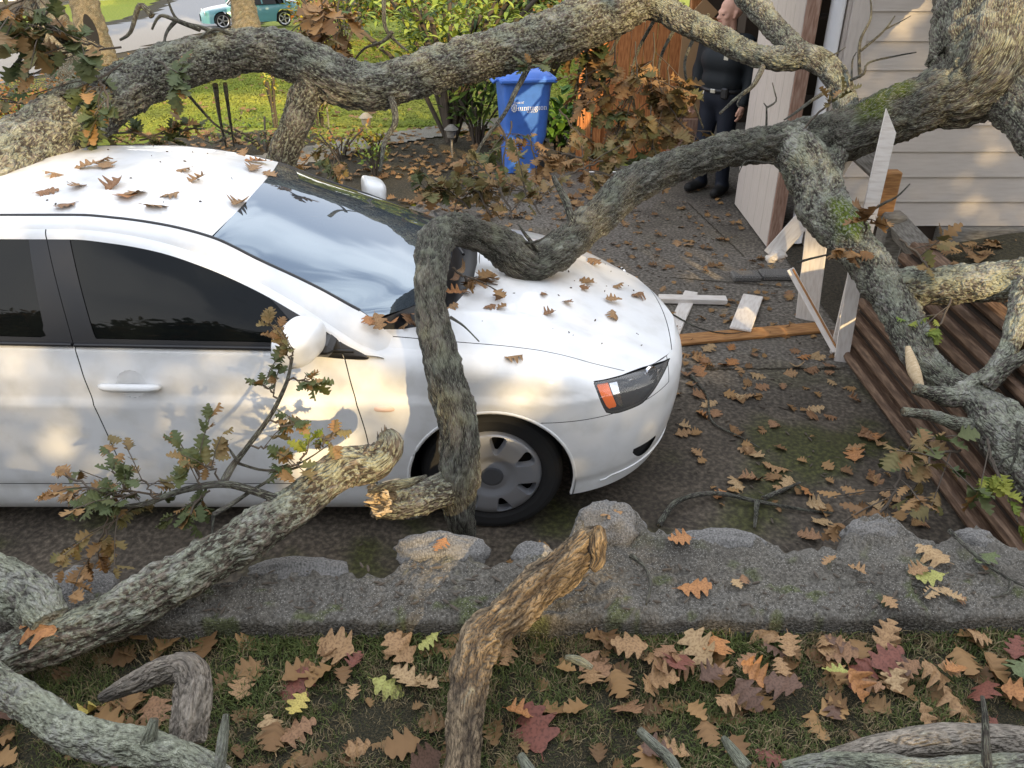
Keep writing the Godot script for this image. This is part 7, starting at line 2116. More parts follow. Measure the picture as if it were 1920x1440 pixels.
func build_shrubs() -> void:
	var lime := Color(0.16, 0.24, 0.03)
	var bright := Color(0.30, 0.36, 0.05)
	var deep := Color(0.035, 0.075, 0.02)
	var gold := Color(0.42, 0.30, 0.04)
	var rust := Color(0.36, 0.14, 0.03)
	bush("big rhododendron with bright yellow green leaves left of the blue bin", Vector3(-0.75, 0, -10.3), Vector3(1.25, 1.75, 0.8), 1150, 0.15, 0.17, [lime, bright, deep], 16, 1)
	bush("broad yellow green laurel behind the bough, left of the rhododendron", Vector3(-0.75, -0.2, -12.2), Vector3(0.9, 1.7, 0.8), 800, 0.14, 0.18, [lime, bright, gold], 12, 2)
	bush("yellow green shrub between laurel and bin at the top of the picture", Vector3(0.35, -0.25, -12.6), Vector3(1.4, 1.9, 0.8), 800, 0.14, 0.18, [bright, lime, gold], 12, 3)
	bush("deep green broad leaved plant between bin and cedar screen", Vector3(0.52, 0.0, -9.35), Vector3(0.28, 0.62, 0.25), 130, 0.17, 0.27, [Color(0.05, 0.13, 0.02), Color(0.13, 0.26, 0.03)], 7, 4)
	bush("small bright yellow green bush in the bed by the path", Vector3(-1.45, 0, -8.75), Vector3(0.20, 0.36, 0.2), 150, 0.055, 0.25, [bright, lime, gold], 7, 5)
	bush("low yellow bush beside the garden lamp at the path", Vector3(-1.62, -0.05, -9.9), Vector3(0.24, 0.30, 0.2), 130, 0.06, 0.25, [lime, gold, bright], 7, 6)
	bush("sunlit shrub at the far end of the path, under the bough", Vector3(-2.658, -0.100, -11.650), Vector3(0.40, 0.50, 0.35), 260, 0.07, 0.25, [bright, lime, gold], 8, 7)
	bush("sparse golden sapling on the lawn behind the car roof", Vector3(-3.346, -0.200, -11.926), Vector3(0.16, 0.85, 0.16), 110, 0.05, 0.3, [gold, bright], 4, 8)
	bush("orange and green barberry heap at the left edge beyond the bough", Vector3(-6.107, 0.000, -10.440), Vector3(1.1, 0.62, 0.7), 1300, 0.075, 0.24, [rust, Color(0.40, 0.20, 0.05), deep], 14, 9)
	bush("ragged green and brown shrub behind the roof of the white car", Vector3(-2.919, 0.000, -9.852), Vector3(0.8, 0.36, 0.4), 420, 0.06, 0.25, [lime, Color(0.20, 0.12, 0.05), deep], 10, 10)
	bush("low leafy plants along the bed behind the car's mirror", Vector3(-1.968, 0.000, -9.499), Vector3(0.45, 0.34, 0.3), 200, 0.06, 0.25, [gold, lime, rust], 8, 11)
	bush("bare stemmed bush with a few large leaves left of the bin", Vector3(-0.422, 0.000, -10.100), Vector3(0.45, 0.75, 0.3), 130, 0.15, 0.2, [deep, lime], 9, 12)
	bush("dense green shrub at the top edge behind the brown leaf sprays", Vector3(-5.389, -0.235, -28.480) - Vector3(0, 1.2, 0), Vector3(1.6, 1.6, 1.0), 500, 0.22, 0.25, [deep, lime, gold], 8, 13)
	bush("golden shrub on the far lawn between trunk and laurel", Vector3(-6.315, -0.264, -28.463) - Vector3(0, 1.0, 0), Vector3(0.9, 1.2, 0.8), 320, 0.2, 0.25, [gold, bright, rust], 8, 14)

# ---------------------------------------------------------------- the man in the doorway
func flesh(bones: Array, cell: float, k: float, out: Dictionary) -> void:
	# smooth union of tapered capsules [a, b, ra, rb, colour], meshed with surface nets
	var lo := Vector3.ONE * 1e9
	var hi := -lo
	for b in bones:
		for e in 2:
			var r: float = b[2 + e] + cell * 3.0 + k
			lo = lo.min(b[e] - Vector3.ONE * r)
			hi = hi.max(b[e] + Vector3.ONE * r)
	var nx := int((hi.x - lo.x) / cell) + 2
	var ny := int((hi.y - lo.y) / cell) + 2
	var nz := int((hi.z - lo.z) / cell) + 2
	var f := PackedFloat32Array()
	f.resize(nx * ny * nz)
	f.fill(1.0)
	var who := PackedInt32Array()
	who.resize(f.size())
	var best := PackedFloat32Array()
	best.resize(f.size())
	best.fill(1.0)
	for bi in bones.size():
		var b = bones[bi]
		var a: Vector3 = b[0]
		var d: Vector3 = b[1] - b[0]
		var ra: float = b[2]
		var rb: float = b[3]
		var dd := maxf(1e-9, d.length_squared())
		var m := maxf(ra, rb) + k + cell * 2.0
		var p0 := (a.min(b[1]) - Vector3.ONE * m - lo) / cell
		var p1 := (a.max(b[1]) + Vector3.ONE * m - lo) / cell
		for i in range(maxi(0, int(p0.x)), mini(nx, int(p1.x) + 2)):
			for j in range(maxi(0, int(p0.y)), mini(ny, int(p1.y) + 2)):
				for l in range(maxi(0, int(p0.z)), mini(nz, int(p1.z) + 2)):
					var q := lo + Vector3(i, j, l) * cell - a
					var t := clampf(q.dot(d) / dd, 0.0, 1.0)
					var s := (q - d * t).length() - lerpf(ra, rb, t)
					var at := (i * ny + j) * nz + l
					var o := f[at]
					var h := maxf(k - absf(o - s), 0.0) / k
					f[at] = minf(o, s) - h * h * k * 0.25
					if s < best[at]:
						best[at] = s
						who[at] = bi
	var vid := {}
	for i in nx - 1:
		for j in ny - 1:
			for l in nz - 1:
				var at := (i * ny + j) * nz + l
				if f[at] > cell * 3.0: continue
				var n := 0
				var sum := Vector3.ZERO
				var v := []
				for c in 8:
					v.append(f[at + (c & 1) * ny * nz + ((c >> 1) & 1) * nz + (c >> 2)])
				for c in 8:
					for e in [1, 2, 4]:
						if c & e: continue
						var v0: float = v[c]
						var v1: float = v[c | e]
						if (v0 < 0.0) == (v1 < 0.0): continue
						var t := v0 / (v0 - v1)
						var p := Vector3(c & 1, (c >> 1) & 1, c >> 2)
						p += Vector3(1 if e == 1 else 0, 1 if e == 2 else 0, 1 if e == 4 else 0) * t
						sum += p
						n += 1
				if n == 0: continue
				vid[at] = out.p.size()
				out.p.append(lo + (Vector3(i, j, l) + sum / n) * cell)
				out.n.append(Vector3(v[1] + v[3] + v[5] + v[7] - v[0] - v[2] - v[4] - v[6], v[2] + v[3] + v[6] + v[7] - v[0] - v[1] - v[4] - v[5], v[4] + v[5] + v[6] + v[7] - v[0] - v[1] - v[2] - v[3]).normalized())
				out.c.append(bones[who[at]][4])
	for i in range(1, nx - 1):
		for j in range(1, ny - 1):
			for l in range(1, nz - 1):
				var at := (i * ny + j) * nz + l
				for e in 3:
					var st: int = [ny * nz, nz, 1][e]
					if (f[at] < 0.0) == (f[at + st] < 0.0): continue
					var s1: int = [nz, 1, ny * nz][e]
					var s2: int = [1, ny * nz, nz][e]
					var q := [at - s1 - s2, at - s2, at, at - s1]
					var ok := true
					for z in q:
						if not vid.has(z): ok = false
					if not ok: continue
					var w := [vid[q[0]], vid[q[1]], vid[q[2]], vid[q[3]]]
					for tri in [[0, 1, 2], [0, 2, 3]]:
						var A: int = w[tri[0]]; var B: int = w[tri[1]]; var C: int = w[tri[2]]
						var g: Vector3 = (out.p[C] - out.p[A]).cross(out.p[B] - out.p[A])
						if g.dot(out.n[A] + out.n[B] + out.n[C]) < 0.0:
							var t := B
							B = C
							C = t
						out.i.append(A); out.i.append(B); out.i.append(C)


func build_person() -> void:
	var m := mat("clothed", Color(1, 1, 1), 0.75)
	m.vertex_color_use_as_albedo = true
	mat("badge_metal", Color(0.7, 0.68, 0.6), 0.3, 0.8)
	var who := thing("person", "bald man in a dark navy uniform standing in the garage doorway, looking left", "person", Vector3(2.02, 0.006, -8.28), -0.75)
	var navy := Color(0.007, 0.008, 0.014)
	var trouser := Color(0.006, 0.009, 0.020)
	var boot := Color(0.008, 0.008, 0.009)
	var skin := Color(0.60, 0.35, 0.26)
	var out := {"p": PackedVector3Array(), "n": PackedVector3Array(), "c": PackedColorArray(), "i": PackedInt32Array()}
	var b := []
	b.append([Vector3(-0.06, 0.95, 0), Vector3(0.06, 0.95, 0), 0.135, 0.135, trouser])
	b.append([Vector3(-0.07, 1.09, 0.01), Vector3(0.07, 1.09, 0.01), 0.135, 0.135, navy])
	b.append([Vector3(-0.085, 1.27, 0.01), Vector3(0.085, 1.27, 0.01), 0.145, 0.145, navy])
	b.append([Vector3(-0.17, 1.43, -0.01), Vector3(0.17, 1.43, -0.01), 0.085, 0.085, navy])
	b.append([Vector3(0, 1.44, -0.01), Vector3(0, 1.52, 0.0), 0.085, 0.066, navy])
	for s in [-1.0, 1.0]:
		b.append([Vector3(0.095 * s, 0.92, 0), Vector3(0.115 * s, 0.50, 0.025), 0.108, 0.078, trouser])
		b.append([Vector3(0.115 * s, 0.50, 0.025), Vector3(0.125 * s, 0.11, -0.01), 0.076, 0.064, trouser])
		b.append([Vector3(0.125 * s, 0.06, -0.05), Vector3(0.150 * s, 0.05, 0.16), 0.056, 0.048, boot])
		b.append([Vector3(0.215 * s, 1.42, -0.01), Vector3(0.285 * s, 1.15, -0.04), 0.078, 0.062, navy])
		b.append([Vector3(0.285 * s, 1.15, -0.04), Vector3(0.275 * s, 0.92, 0.06), 0.060, 0.046, navy])
	flesh(b, 0.0125, 0.05, out)
	# hands with five bent fingers
	for s in [-1.0, 1.0]:
		var wr := Vector3(0.275 * s, 0.91, 0.065)
		var h := [[wr, wr + Vector3(0, -0.04, 0.012), 0.026, 0.026, skin], [wr + Vector3(0, -0.05, -0.008), wr + Vector3(0, -0.085, 0.0), 0.022, 0.02, skin], [wr + Vector3(0, -0.05, 0.03), wr + Vector3(0, -0.085, 0.036), 0.022, 0.02, skin]]
		for k in 4:
			var z := -0.014 + 0.019 * k
			var ln: float = [0.056, 0.068, 0.074, 0.066][k]
			var k0 := wr + Vector3(0, -0.09, z)
			var k1 := k0 + Vector3(-0.006 * s, -ln * 0.5, 0.002)
			h.append([k0, k1, 0.0095, 0.009, skin])
			h.append([k1, k1 + Vector3(-0.026 * s, -ln * 0.42, 0.0), 0.009, 0.0075, skin])
		h.append([wr + Vector3(-0.004 * s, -0.035, 0.035), wr + Vector3(-0.012 * s, -0.075, 0.062), 0.013, 0.011, skin])
		h.append([wr + Vector3(-0.012 * s, -0.075, 0.062), wr + Vector3(-0.02 * s, -0.10, 0.062), 0.011, 0.009, skin])
		flesh(h, 0.005, 0.008, out)
	# head, turned to his right, towards the left of the picture
	var hd := []
	var turn := Basis(Vector3.UP, -0.55)
	var o := Vector3(0, 1.60, 0.01)
	var hp := func(x: float, y: float, z: float) -> Vector3: return o + turn * Vector3(x, y, z)
	var stub := Color(0.30, 0.20, 0.15)
	hd.append([hp.call(0, -0.10, -0.02), hp.call(0, 0.02, -0.005), 0.062, 0.058, skin])
	hd.append([hp.call(0, 0.115, -0.025), hp.call(0, 0.125, 0.012), 0.092, 0.080, skin])
	hd.append([hp.call(0, 0.07, 0.035), hp.call(0, 0.02, 0.045), 0.068, 0.058, skin])
	hd.append([hp.call(-0.022, -0.012, 0.052), hp.call(0.022, -0.012, 0.052), 0.036, 0.036, skin])
	hd.append([hp.call(0, 0.072, 0.100), hp.call(0, 0.040, 0.120), 0.009, 0.014, skin])
	hd.append([hp.call(-0.014, 0.038, 0.105), hp.call(0.014, 0.038, 0.105), 0.010, 0.010, skin])
	hd.append([hp.call(-0.036, 0.088, 0.086), hp.call(0.036, 0.088, 0.086), 0.017, 0.017, skin])
	hd.append([hp.call(-0.020, 0.012, 0.095), hp.call(0.020, 0.012, 0.095), 0.008, 0.008, Color(0.40, 0.16, 0.12)])
	for s in [-1.0, 1.0]:
		hd.append([hp.call(0.034 * s, 0.072, 0.086), hp.call(0.036 * s, 0.072, 0.086), 0.011, 0.011, Color(0.12, 0.08, 0.07)])
		hd.append([hp.call(0.086 * s, 0.085, -0.012), hp.call(0.078 * s, 0.045, -0.002), 0.017, 0.011, skin])
		hd.append([hp.call(0.050 * s, 0.050, 0.060), hp.call(0.05 * s, 0.048, 0.062), 0.022, 0.022, skin])
	flesh(hd, 0.005, 0.018, out)
	var a := []
	a.resize(Mesh.ARRAY_MAX)
	a[Mesh.ARRAY_VERTEX] = out.p
	a[Mesh.ARRAY_NORMAL] = out.n
	a[Mesh.ARRAY_COLOR] = out.c
	a[Mesh.ARRAY_INDEX] = out.i
	var am := ArrayMesh.new()
	am.add_surface_from_arrays(Mesh.PRIMITIVE_TRIANGLES, a)
	obj("body", am, m, who)
	var bl := []
	for i in 33:
		var t := TAUF * i / 32.0
		bl.append(Vector3(0.205 * cos(t), 1.01, 0.142 * sin(t)))
	obj("belt", rod(bl, 0.021, 6, false).mesh(), M.trim_black, who)
	obj("buckle", plank_mesh(Vector3(0.05, 0.036, 0.012), 0.003), M.badge_metal, who).position = Vector3(0, 1.01, 0.166)
	obj("key_ring", rod([Vector3(-0.10, 1.0, 0.155), Vector3(-0.105, 0.96, 0.165), Vector3(-0.10, 0.93, 0.16)], 0.006, 6).mesh(), M.badge_metal, who)
	obj("pouch", plank_mesh(Vector3(0.07, 0.10, 0.05), 0.012), M.trim_black, who).position = Vector3(0.12, 1.0, 0.15)
	obj("collar", rod([Vector3(-0.07, 1.52, 0.03), Vector3(-0.03, 1.50, 0.075), Vector3(0, 1.475, 0.09), Vector3(0.03, 1.50, 0.075), Vector3(0.07, 1.52, 0.03)], 0.013, 6).mesh(), m, who)
	obj("badge", plank_mesh(Vector3(0.045, 0.055, 0.008), 0.002), M.badge_metal, who).position = Vector3(0.09, 1.32, 0.150)

# ---------------------------------------------------------------- grass and fallen leaves
func tuft(sd: int, blades: int, w: float) -> ArrayMesh:
	var r := RandomNumberGenerator.new()
	r.seed = 6000 + sd
	var st := SurfaceTool.new()
	st.begin(Mesh.PRIMITIVE_TRIANGLES)
	for i in blades:
		var a := r.randf() * TAUF
		var o := Vector3(r.randf_range(-1, 1), 0, r.randf_range(-1, 1)) * 0.35
		var d := Vector3(cos(a), 0, sin(a))
		var h := r.randf_range(0.5, 1.0)
		var lean := r.randf_range(0.15, 1.0)
		var s := Vector3(-d.z, 0, d.x) * w
		var p0 := o
		var p1 := o + Vector3(0, h * 0.6, 0) + d * lean * 0.25
		var p2 := o + Vector3(0, h * lerpf(1.0, 0.6, lean), 0) + d * lean * 0.75
		var t := r.randf_range(0.7, 1.3)
		for v in [p0 - s, p0 + s, p1 + s * 0.8, p0 - s, p1 + s * 0.8, p1 - s * 0.8, p1 - s * 0.8, p1 + s * 0.8, p2]:
			st.set_color(Color(t, t, t * 0.9))
			st.add_vertex(v)
	st.generate_normals()
	return st.commit()


func build_grass() -> void:
	var m := mat("grass", Color(1, 1, 1), 0.8)
	m.vertex_color_use_as_albedo = true
	m.backlight_enabled = true
	m.backlight = Color(0.35, 0.35, 0.35)
	var nz := noise(2.2, 611, "fbm", 3)
	for k in 3:
		var places := []
		var tints := []
		for i in 7000:
			var x := rng.randf_range(-2.3, 2.6)
			var z := rng.randf_range(-1.86, -0.85)
			var n := nz.get_noise_2d(x, z)
			var edge := smoothstep(-1.70, -1.82, z)
			if rng.randf() > 0.92 + n and edge < 0.5: continue
			var s := rng.randf_range(0.018, 0.040) * (1.0 + 0.5 * n) + edge * rng.randf_range(0.0, 0.035)
			places.append(Transform3D(Basis(Vector3.UP, rng.randf() * TAUF).scaled(Vector3(s * 1.3, s, s * 1.3)), Vector3(x, 0.574, z)))
			var c := Color(0.055, 0.080, 0.018).lerp(Color(0.11, 0.13, 0.03), rng.randf())
			if rng.randf() < 0.42 - 0.5 * n: c = Color(0.16, 0.115, 0.06).lerp(Color(0.28, 0.22, 0.12), rng.randf())
			tints.append(c)
		tag(multi("lawn_grass", tuft(k, 9, 0.028), m, places, tints), "", "", "", "stuff")
	# the sunlit lawn across the drive
	var band := noise(0.30, 621, "fbm", 3)
	for k in 2:
		var places := []
		var tints := []
		for i in 26000:
			var z := -11.0 - 24.0 * pow(rng.randf(), 1.7)
			var x := rng.randf_range(-0.95, 0.35) * -z * 0.68
			if z > -11.9 and x > -4.5: continue
			if x < -10.2 and z > -40.0: continue
			var s := rng.randf_range(0.05, 0.10) * (1.0 + 0.02 * -z)
			places.append(Transform3D(Basis(Vector3.UP, rng.randf() * TAUF).scaled(Vector3(s * 1.8, s * 0.45, s * 1.8)), Vector3(x, land(x, z) - 0.012, z)))
			var t := clampf(0.5 + band.get_noise_2d(x, z) + rng.randf_range(-0.3, 0.3), 0.0, 1.0)
			tints.append(Color(0.18, 0.25, 0.015).lerp(Color(0.33, 0.33, 0.035), t))
		tag(multi("far_grass", tuft(10 + k, 7, 0.05), m, places, tints), "", "", "", "stuff")


func hood_y(x: float, z: float) -> float:        # height of the bonnet, in the car's own axes
	var top0 := tab(TOP_Y, x)
	var rise := tab([[-0.62, 0.115], [-0.3, 0.105], [0.0, 0.088], [0.4, 0.072], [0.7, 0.050], [0.86, 0.02]], x)
	var w := car_w(top0, top0, 0.075)
	if x > XC: w *= pow(maxf(0.02, 1.0 - pow((x - XC) / 0.72, NSE)), 1.0 / NSE)
	var d := Vector2((x - 0.12) / 0.20, (z + 0.10) / 0.17).length()
	return top0 + rise * (1.0 - pow(minf(1.0, absf(z) / w), lerpf(4.0, 2.6, clampf((x + 0.4) / 0.8, 0.0, 1.0)))) - 0.035 * exp(-d * d)


func roof_y(x: float, z: float) -> float:
	return tab(RAIL, x, 1) + 0.003 + 0.046 * (1.0 - pow(minf(1.0, absf(z) / tab(RAIL, x, 2)), 2.3))


func build_leaves() -> void:
	var cols := {"tan": Color(0.33, 0.195, 0.088), "pale tan": Color(0.40, 0.27, 0.135), "brown": Color(0.27, 0.145, 0.07), "dark brown": Color(0.13, 0.07, 0.045), "russet": Color(0.19, 0.062, 0.040), "orange brown": Color(0.40, 0.18, 0.06), "yellow green": Color(0.36, 0.36, 0.10), "dull green": Color(0.12, 0.15, 0.06), "yellow": Color(0.50, 0.40, 0.10)}
	var mats := {}
	var blot := ntex(noise(0.03, 901, "fbm", 4), 256, ramp([[0.0, 0.35, 0.30, 0.26], [0.36, 0.72, 0.68, 0.64], [0.55, 1.0, 1.0, 1.0], [1.0, 1.35, 1.3, 1.25]]))
	for k in cols:
		var m := mat("leaf_" + k, cols[k], 0.65)
		m.vertex_color_use_as_albedo = true
		m.albedo_texture = blot
		m.uv1_triplanar = true
		m.uv1_scale = Vector3.ONE * 1.3
		m.backlight_enabled = true
		m.backlight = Color(0.25, 0.25, 0.25)
		mats[k] = m
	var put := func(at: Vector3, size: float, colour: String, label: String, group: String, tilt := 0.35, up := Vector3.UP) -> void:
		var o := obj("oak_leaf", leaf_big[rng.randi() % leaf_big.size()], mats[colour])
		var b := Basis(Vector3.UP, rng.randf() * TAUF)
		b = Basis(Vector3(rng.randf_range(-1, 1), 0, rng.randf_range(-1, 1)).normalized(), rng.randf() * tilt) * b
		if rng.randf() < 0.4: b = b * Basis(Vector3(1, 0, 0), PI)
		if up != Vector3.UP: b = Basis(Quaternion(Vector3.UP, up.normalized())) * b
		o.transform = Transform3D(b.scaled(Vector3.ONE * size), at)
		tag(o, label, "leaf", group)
	var mix := ["tan", "tan", "pale tan", "brown", "brown", "orange brown", "dark brown", "brown", "tan", "dark brown", "russet"]
	var G := "fallen oak leaves"
	# leaves one would point to
	var hero := [[Vector3(-0.657, 0.600, -1.467), 0.125, "pale tan", "large pale tan oak leaf lying flat near the bottom edge, right of the lichen branch"], [Vector3(0.059, 0.600, -1.478), 0.15, "russet", "large dark red oak leaf on the grass right of the tan branch"], [Vector3(0.022, 0.610, -1.523), 0.08, "orange brown", "orange leaf overlapping the dark red one right of the tan branch"], [Vector3(1.268, 0.600, -1.553), 0.125, "tan", "smooth tan lobed leaf above the pale log at the lower right"], [Vector3(0.579, 0.685, -1.933), 0.11, "orange brown", "large orange leaf with green veins on the wall top"], [Vector3(-0.338, 0.620, -1.742), 0.12, "tan", "big tan leaf against the wall left of the tan branch"], [Vector3(-0.254, 0.630, -1.764), 0.075, "yellow green", "yellow green leaf standing by the wall left of the tan branch"], [Vector3(-0.313, 0.600, -1.650), 0.11, "pale tan", "pale upright leaf below the yellow green one"], [Vector3(-0.533, 0.620, -1.752), 0.13, "tan", "broad tan leaf leaning on the wall's foot"], [Vector3(-1.193, 0.600, -1.522), 0.09, "yellow", "yellow leaf beside the lichen branch at the lower left"], [Vector3(-0.248, 0.600, -1.631), 0.08, "pale tan", "small pale leaf under the pale upright leaf"], [Vector3(-0.634, 0.600, -1.621), 0.13, "russet", "dark red brown leaf in the grass below the wall"], [Vector3(0.234, 0.610, -1.651), 0.10, "tan", "tan leaf with green stem right of the tan branch top"], [Vector3(0.563, 0.620, -1.742), 0.14, "pale tan", "long pale leaf under the wall in the middle right"], [Vector3(0.334, 0.735, -2.249), 0.10, "tan", "curled tan leaf lying on the largest stone of the wall"], [Vector3(0.569, 0.700, -2.144), 0.085, "orange brown", "orange brown leaf at the wall's back edge beside the largest stone"], [Vector3(-0.239, 0.720, -2.095), 0.07, "orange brown", "narrow curled brown leaf on the round stone behind the tan branch"], [Vector3(1.398, 0.700, -2.078), 0.12, "pale tan", "ragged pale leaf on the wall top near the right edge"], [Vector3(1.347, 0.690, -1.976), 0.09, "yellow green", "eaten yellow green leaf on the wall top near the right edge"], [Vector3(1.562, 0.700, -2.052), 0.09, "dull green", "dull green leaf by the twig on the wall top"], [Vector3(1.046, 0.690, -2.050), 0.06, "tan", "tiny tan leaf alone on the wall top"], [Vector3(-1.334, 0.800, -1.667), 0.13, "orange brown", "orange brown leaf stuck on the lichen log at the left"], [Vector3(0.775, 0.620, -1.816), 0.12, "tan", "tan leaf standing against the wall under the fifth stone"]]
	for h in hero: put.call(h[0], h[1], h[2], h[3], G, 0.5)
	# on the near grass: a drift along the wall, thinner towards the viewer
	for i in 120:
		var x := rng.randf_range(-1.75, 2.0)
		var z := -1.76 + 0.86 * pow(rng.randf(), 1.25)
		if i < 46:
			x = rng.randf_range(0.35, 1.75)
			z = rng.randf_range(-1.79, -1.55)
		var k: String = mix[rng.randi() % mix.size()] if rng.randf() < 0.94 else ["yellow green", "yellow", "dull green"][i % 3]
		put.call(Vector3(x, 0.592 + 0.025 * rng.randf() + (0.03 if i < 46 else 0.0), z), rng.randf_range(0.06, 0.12), k, k + " oak leaf lying in the grass " + ("beside the lichen branch at the left" if x < -0.9 else "left of the tan branch" if x < -0.25 else "right of the tan branch" if x < 0.45 else "below the middle of the wall" if x < 1.0 else "in the drift near the right edge"), "fallen leaves in the grass", 0.8)
	# on the drive
	for i in 92:
		var p := Vector3(rng.randf_range(0.95, 2.05), 0.02, rng.randf_range(-4.9, -2.6))
		if i % 4 == 0: p = Vector3(rng.randf_range(0.2, 2.1), 0.02, rng.randf_range(-7.6, -4.6))
		if p.z > -4.8 and p.z < -2.9 and p.x < 0.95: p.x = rng.randf_range(1.0, 2.0)
		var k: String = ["tan", "tan", "orange brown", "brown", "brown", "pale tan"][rng.randi() % 6]
		put.call(p, rng.randf_range(0.07, 0.12), k, k + " oak leaf lying on the drive " + ("near the garage door" if p.z < -5.6 else "by the orange board" if p.z < -4.4 else "just off the car's bumper" if p.x < 1.35 else "along the brown board wall" if p.x > 1.75 else "on the mossy patch behind the wall" if p.z > -3.4 else "in the middle of the open drive"), "fallen leaves on the drive", 0.6)
	for i in 16:
		var k: String = ["brown", "tan", "dark brown"][i % 3]
		put.call(Vector3(rng.randf_range(-1.6, 0.1), 0.02, rng.randf_range(-2.75, -2.3)), rng.randf_range(0.07, 0.11), k, k + " oak leaf on the dark ground between wall and car", "fallen leaves beside the car", 0.7)
	for i in 10:
		var k: String = ["pale tan", "tan", "brown"][i % 3]
		put.call(Vector3(rng.randf_range(0.6, 1.7), 0.685, rng.randf_range(-2.15, -1.85)), rng.randf_range(0.03, 0.07), k, k + " leaf scrap on the wall top", "leaf scraps on the wall", 0.3)
	# on the car: roof, bonnet, scuttle
	var car := Vector3(-0.09, 0, -3.836)
	for q in [Vector3(-1.944, 1.480, -3.913), Vector3(-1.972, 1.480, -3.805), Vector3(-1.893, 1.480, -3.823), Vector3(-2.056, 1.480, -3.694), Vector3(-1.898, 1.480, -3.533), Vector3(-1.998, 1.475, -3.473), Vector3(-1.865, 1.470, -3.343), Vector3(-1.657, 1.480, -3.457), Vector3(-1.626, 1.480, -3.494), Vector3(-1.744, 1.480, -3.556), Vector3(-1.547, 1.470, -3.840), Vector3(-1.445, 1.460, -3.737), Vector3(-1.495, 1.460, -3.521), Vector3(-1.507, 1.450, -3.404), Vector3(-1.288, 1.420, -4.082), Vector3(-1.207, 1.410, -4.071), Vector3(-1.309, 1.420, -4.230), Vector3(-1.222, 1.380, -3.596), Vector3(-1.421, 1.430, -4.370)]:
		var l: Vector3 = q - car
		var k: String = ["tan", "orange brown", "brown", "tan"][rng.randi() % 4]
		put.call(Vector3(q.x, roof_y(l.x, l.z) + 0.010, q.z), rng.randf_range(0.085, 0.125), k, k + " oak leaf lying on the white car's roof " + ("by the windscreen" if l.x > -1.35 else "in the middle" if l.x > -1.75 else "under the bough"), "leaves on the car roof", 0.45)
	for q in [Vector3(0.140, 0.940, -3.605), Vector3(0.267, 0.900, -3.570), Vector3(0.172, 0.900, -3.414), Vector3(0.505, 0.850, -3.753), Vector3(0.654, 0.800, -3.950), Vector3(0.488, 0.820, -3.573), Vector3(-0.053, 0.960, -3.373), Vector3(0.007, 0.880, -3.054), Vector3(0.381, 0.900, -3.891), Vector3(0.555, 0.860, -3.971), Vector3(0.359, 0.900, -3.790), Vector3(-0.178, 1.000, -3.625), Vector3(0.451, 0.920, -4.250), Vector3(-0.101, 0.960, -3.368)]:
		var l: Vector3 = q - car
		var k: String = ["tan", "tan", "brown"][rng.randi() % 3]
		put.call(Vector3(q.x, hood_y(l.x, l.z) + 0.008, q.z), rng.randf_range(0.055, 0.105), k, k + " oak leaf lying on the white bonnet", "leaves on the bonnet", 0.4)
	for q in [Vector3(-0.558, 1.060, -3.085), Vector3(-0.506, 1.030, -3.131), Vector3(-0.446, 1.020, -3.193), Vector3(-0.466, 1.000, -3.157), Vector3(-0.413, 1.010, -3.157), Vector3(-0.234, 1.050, -3.669), Vector3(-0.261, 1.050, -3.571), Vector3(-0.212, 1.030, -3.463), Vector3(-0.267, 1.030, -3.446), Vector3(-0.269, 1.020, -3.312), Vector3(-0.413, 1.030, -3.210), Vector3(-0.596, 1.070, -3.075)]:
		var k: String = ["tan", "orange brown", "brown"][rng.randi() % 3]
		put.call(q, rng.randf_range(0.06, 0.09), k, k + " oak leaf caught in the black scuttle under the windscreen", "leaves in the scuttle", 0.9)
	# specks of bark and acorn bits on the paint
	var bits := []
	for i in 60:
		var on_roof := i < 18
		var l := Vector3(rng.randf_range(-2.0, -1.2), 0, rng.randf_range(-0.5, 0.5)) if on_roof else Vector3(rng.randf_range(-0.05, 0.75), 0, rng.randf_range(-0.5, 0.62))
		l.y = (roof_y(l.x, l.z) if on_roof else hood_y(l.x, l.z)) + 0.003
		var s := rng.randf_range(0.003, 0.008)
		bits.append(Transform3D(Basis.from_euler(Vector3(rng.randf() * 6, rng.randf() * 6, rng.randf() * 6)) * Basis.from_scale(Vector3(s * 1.8, s * 0.6, s)), car + l))
	var bm := Soup.new()
	bm.box(Vector3.ZERO, Vector3.ONE, 0.3)
	tag(multi("bark_crumbs", bm.mesh(), M.twig_bark, bits, []), "", "", "", "stuff")
	# crumbs of bark and twig strewn over the drive and the wall
	var grit := []
	for i in 1500:
		var p := Vector3(rng.randf_range(-1.9, 2.1), 0.014, rng.randf_range(-8.0, -2.3))
		if i % 6 == 0: p = Vector3(rng.randf_range(-1.2, 2.0), 0.672, rng.randf_range(-2.05, -1.84))
		elif p.z > -4.7 and p.z < -2.95 and p.x < 0.9: continue
		var s := rng.randf_range(0.006, 0.016)
		grit.append(Transform3D(Basis(Vector3.UP, rng.randf() * TAUF) * Basis.from_scale(Vector3(s * rng.randf_range(1.0, 3.0), s * 0.5, s * 0.6)), p))
	tag(multi("twig_crumbs", bm.mesh(), M.twig_bark, grit, []), "", "", "", "stuff")
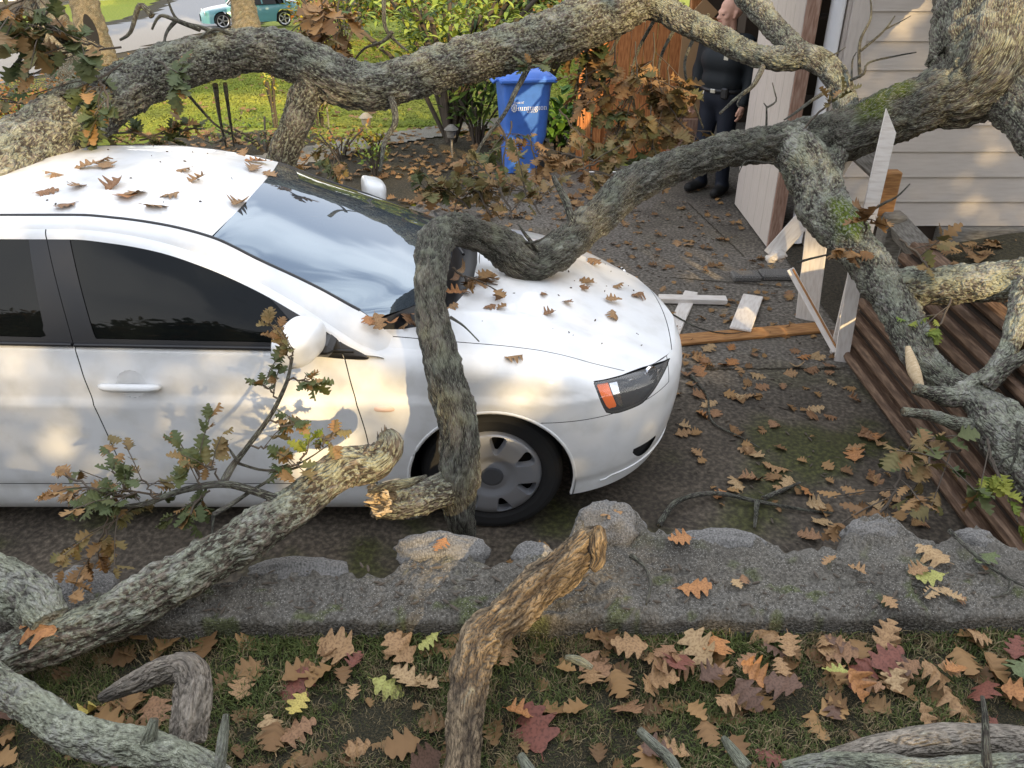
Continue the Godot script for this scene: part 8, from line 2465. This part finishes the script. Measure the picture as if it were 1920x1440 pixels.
	# the rest of the litter
	var drift := noise(0.8, 911, "fbm", 3)
	for k in 3:
		var places := []
		var tints := []
		var add := func(p: Vector3, s: float, c: Color) -> void:
			places.append(Transform3D((Basis(Vector3.UP, rng.randf() * TAUF) * Basis(Vector3(1, 0, 0), rng.randf_range(-0.5, 0.5))).scaled(Vector3.ONE * s), p))
			tints.append(c)
		for i in 34:
			add.call(Vector3(rng.randf_range(-1.9, 2.1), 0.59 + 0.02 * rng.randf(), -1.80 + 0.45 * pow(rng.randf(), 1.6)), rng.randf_range(0.06, 0.11), leaf_tint("brown"))
		for i in 100:      # small and broken leaves in the grass
			add.call(Vector3(rng.randf_range(-1.9, 2.1), 0.585, rng.randf_range(-1.8, -0.9)), rng.randf_range(0.03, 0.085), leaf_tint("brown") * 0.7)
		for i in 150:
			var p := Vector3(rng.randf_range(-0.2, 2.1), 0.018, rng.randf_range(-8.6, -2.5))
			if p.x < 0.95 and p.z > -4.8 and p.z < -2.9: continue
			add.call(p, rng.randf_range(0.03, 0.085), leaf_tint("brown"))
		for i in 900:
			var p := Vector3(rng.randf_range(-7.5, 1.2), 0.03, rng.randf_range(-11.5, -7.4))
			if drift.get_noise_2d(p.x, p.z) < rng.randf_range(-0.5, 0.1): continue
			p.y = land(p.x, p.z) + 0.035
			add.call(p, rng.randf_range(0.06, 0.11), leaf_tint("brown") * 1.1)
		for i in 700:
			var p := Vector3(rng.randf_range(-10.5, 2.0), 0.0, rng.randf_range(-34.0, -12.0))
			if drift.get_noise_2d(p.x * 0.4, p.z * 0.4) < rng.randf_range(-0.3, 0.4): continue
			p.y = land(p.x, p.z) + 0.06
			add.call(p, rng.randf_range(0.08, 0.14), leaf_tint("brown"))
		for i in 260:
			var p := Vector3(rng.randf_range(2.6, 5.5), 0.70, rng.randf_range(-5.0, -2.0))
			add.call(p, rng.randf_range(0.06, 0.12), leaf_tint("brown"))
		tag(multi("leaf_litter", leaf_meshes[k], M.leaf, places, tints), "", "", "", "stuff")
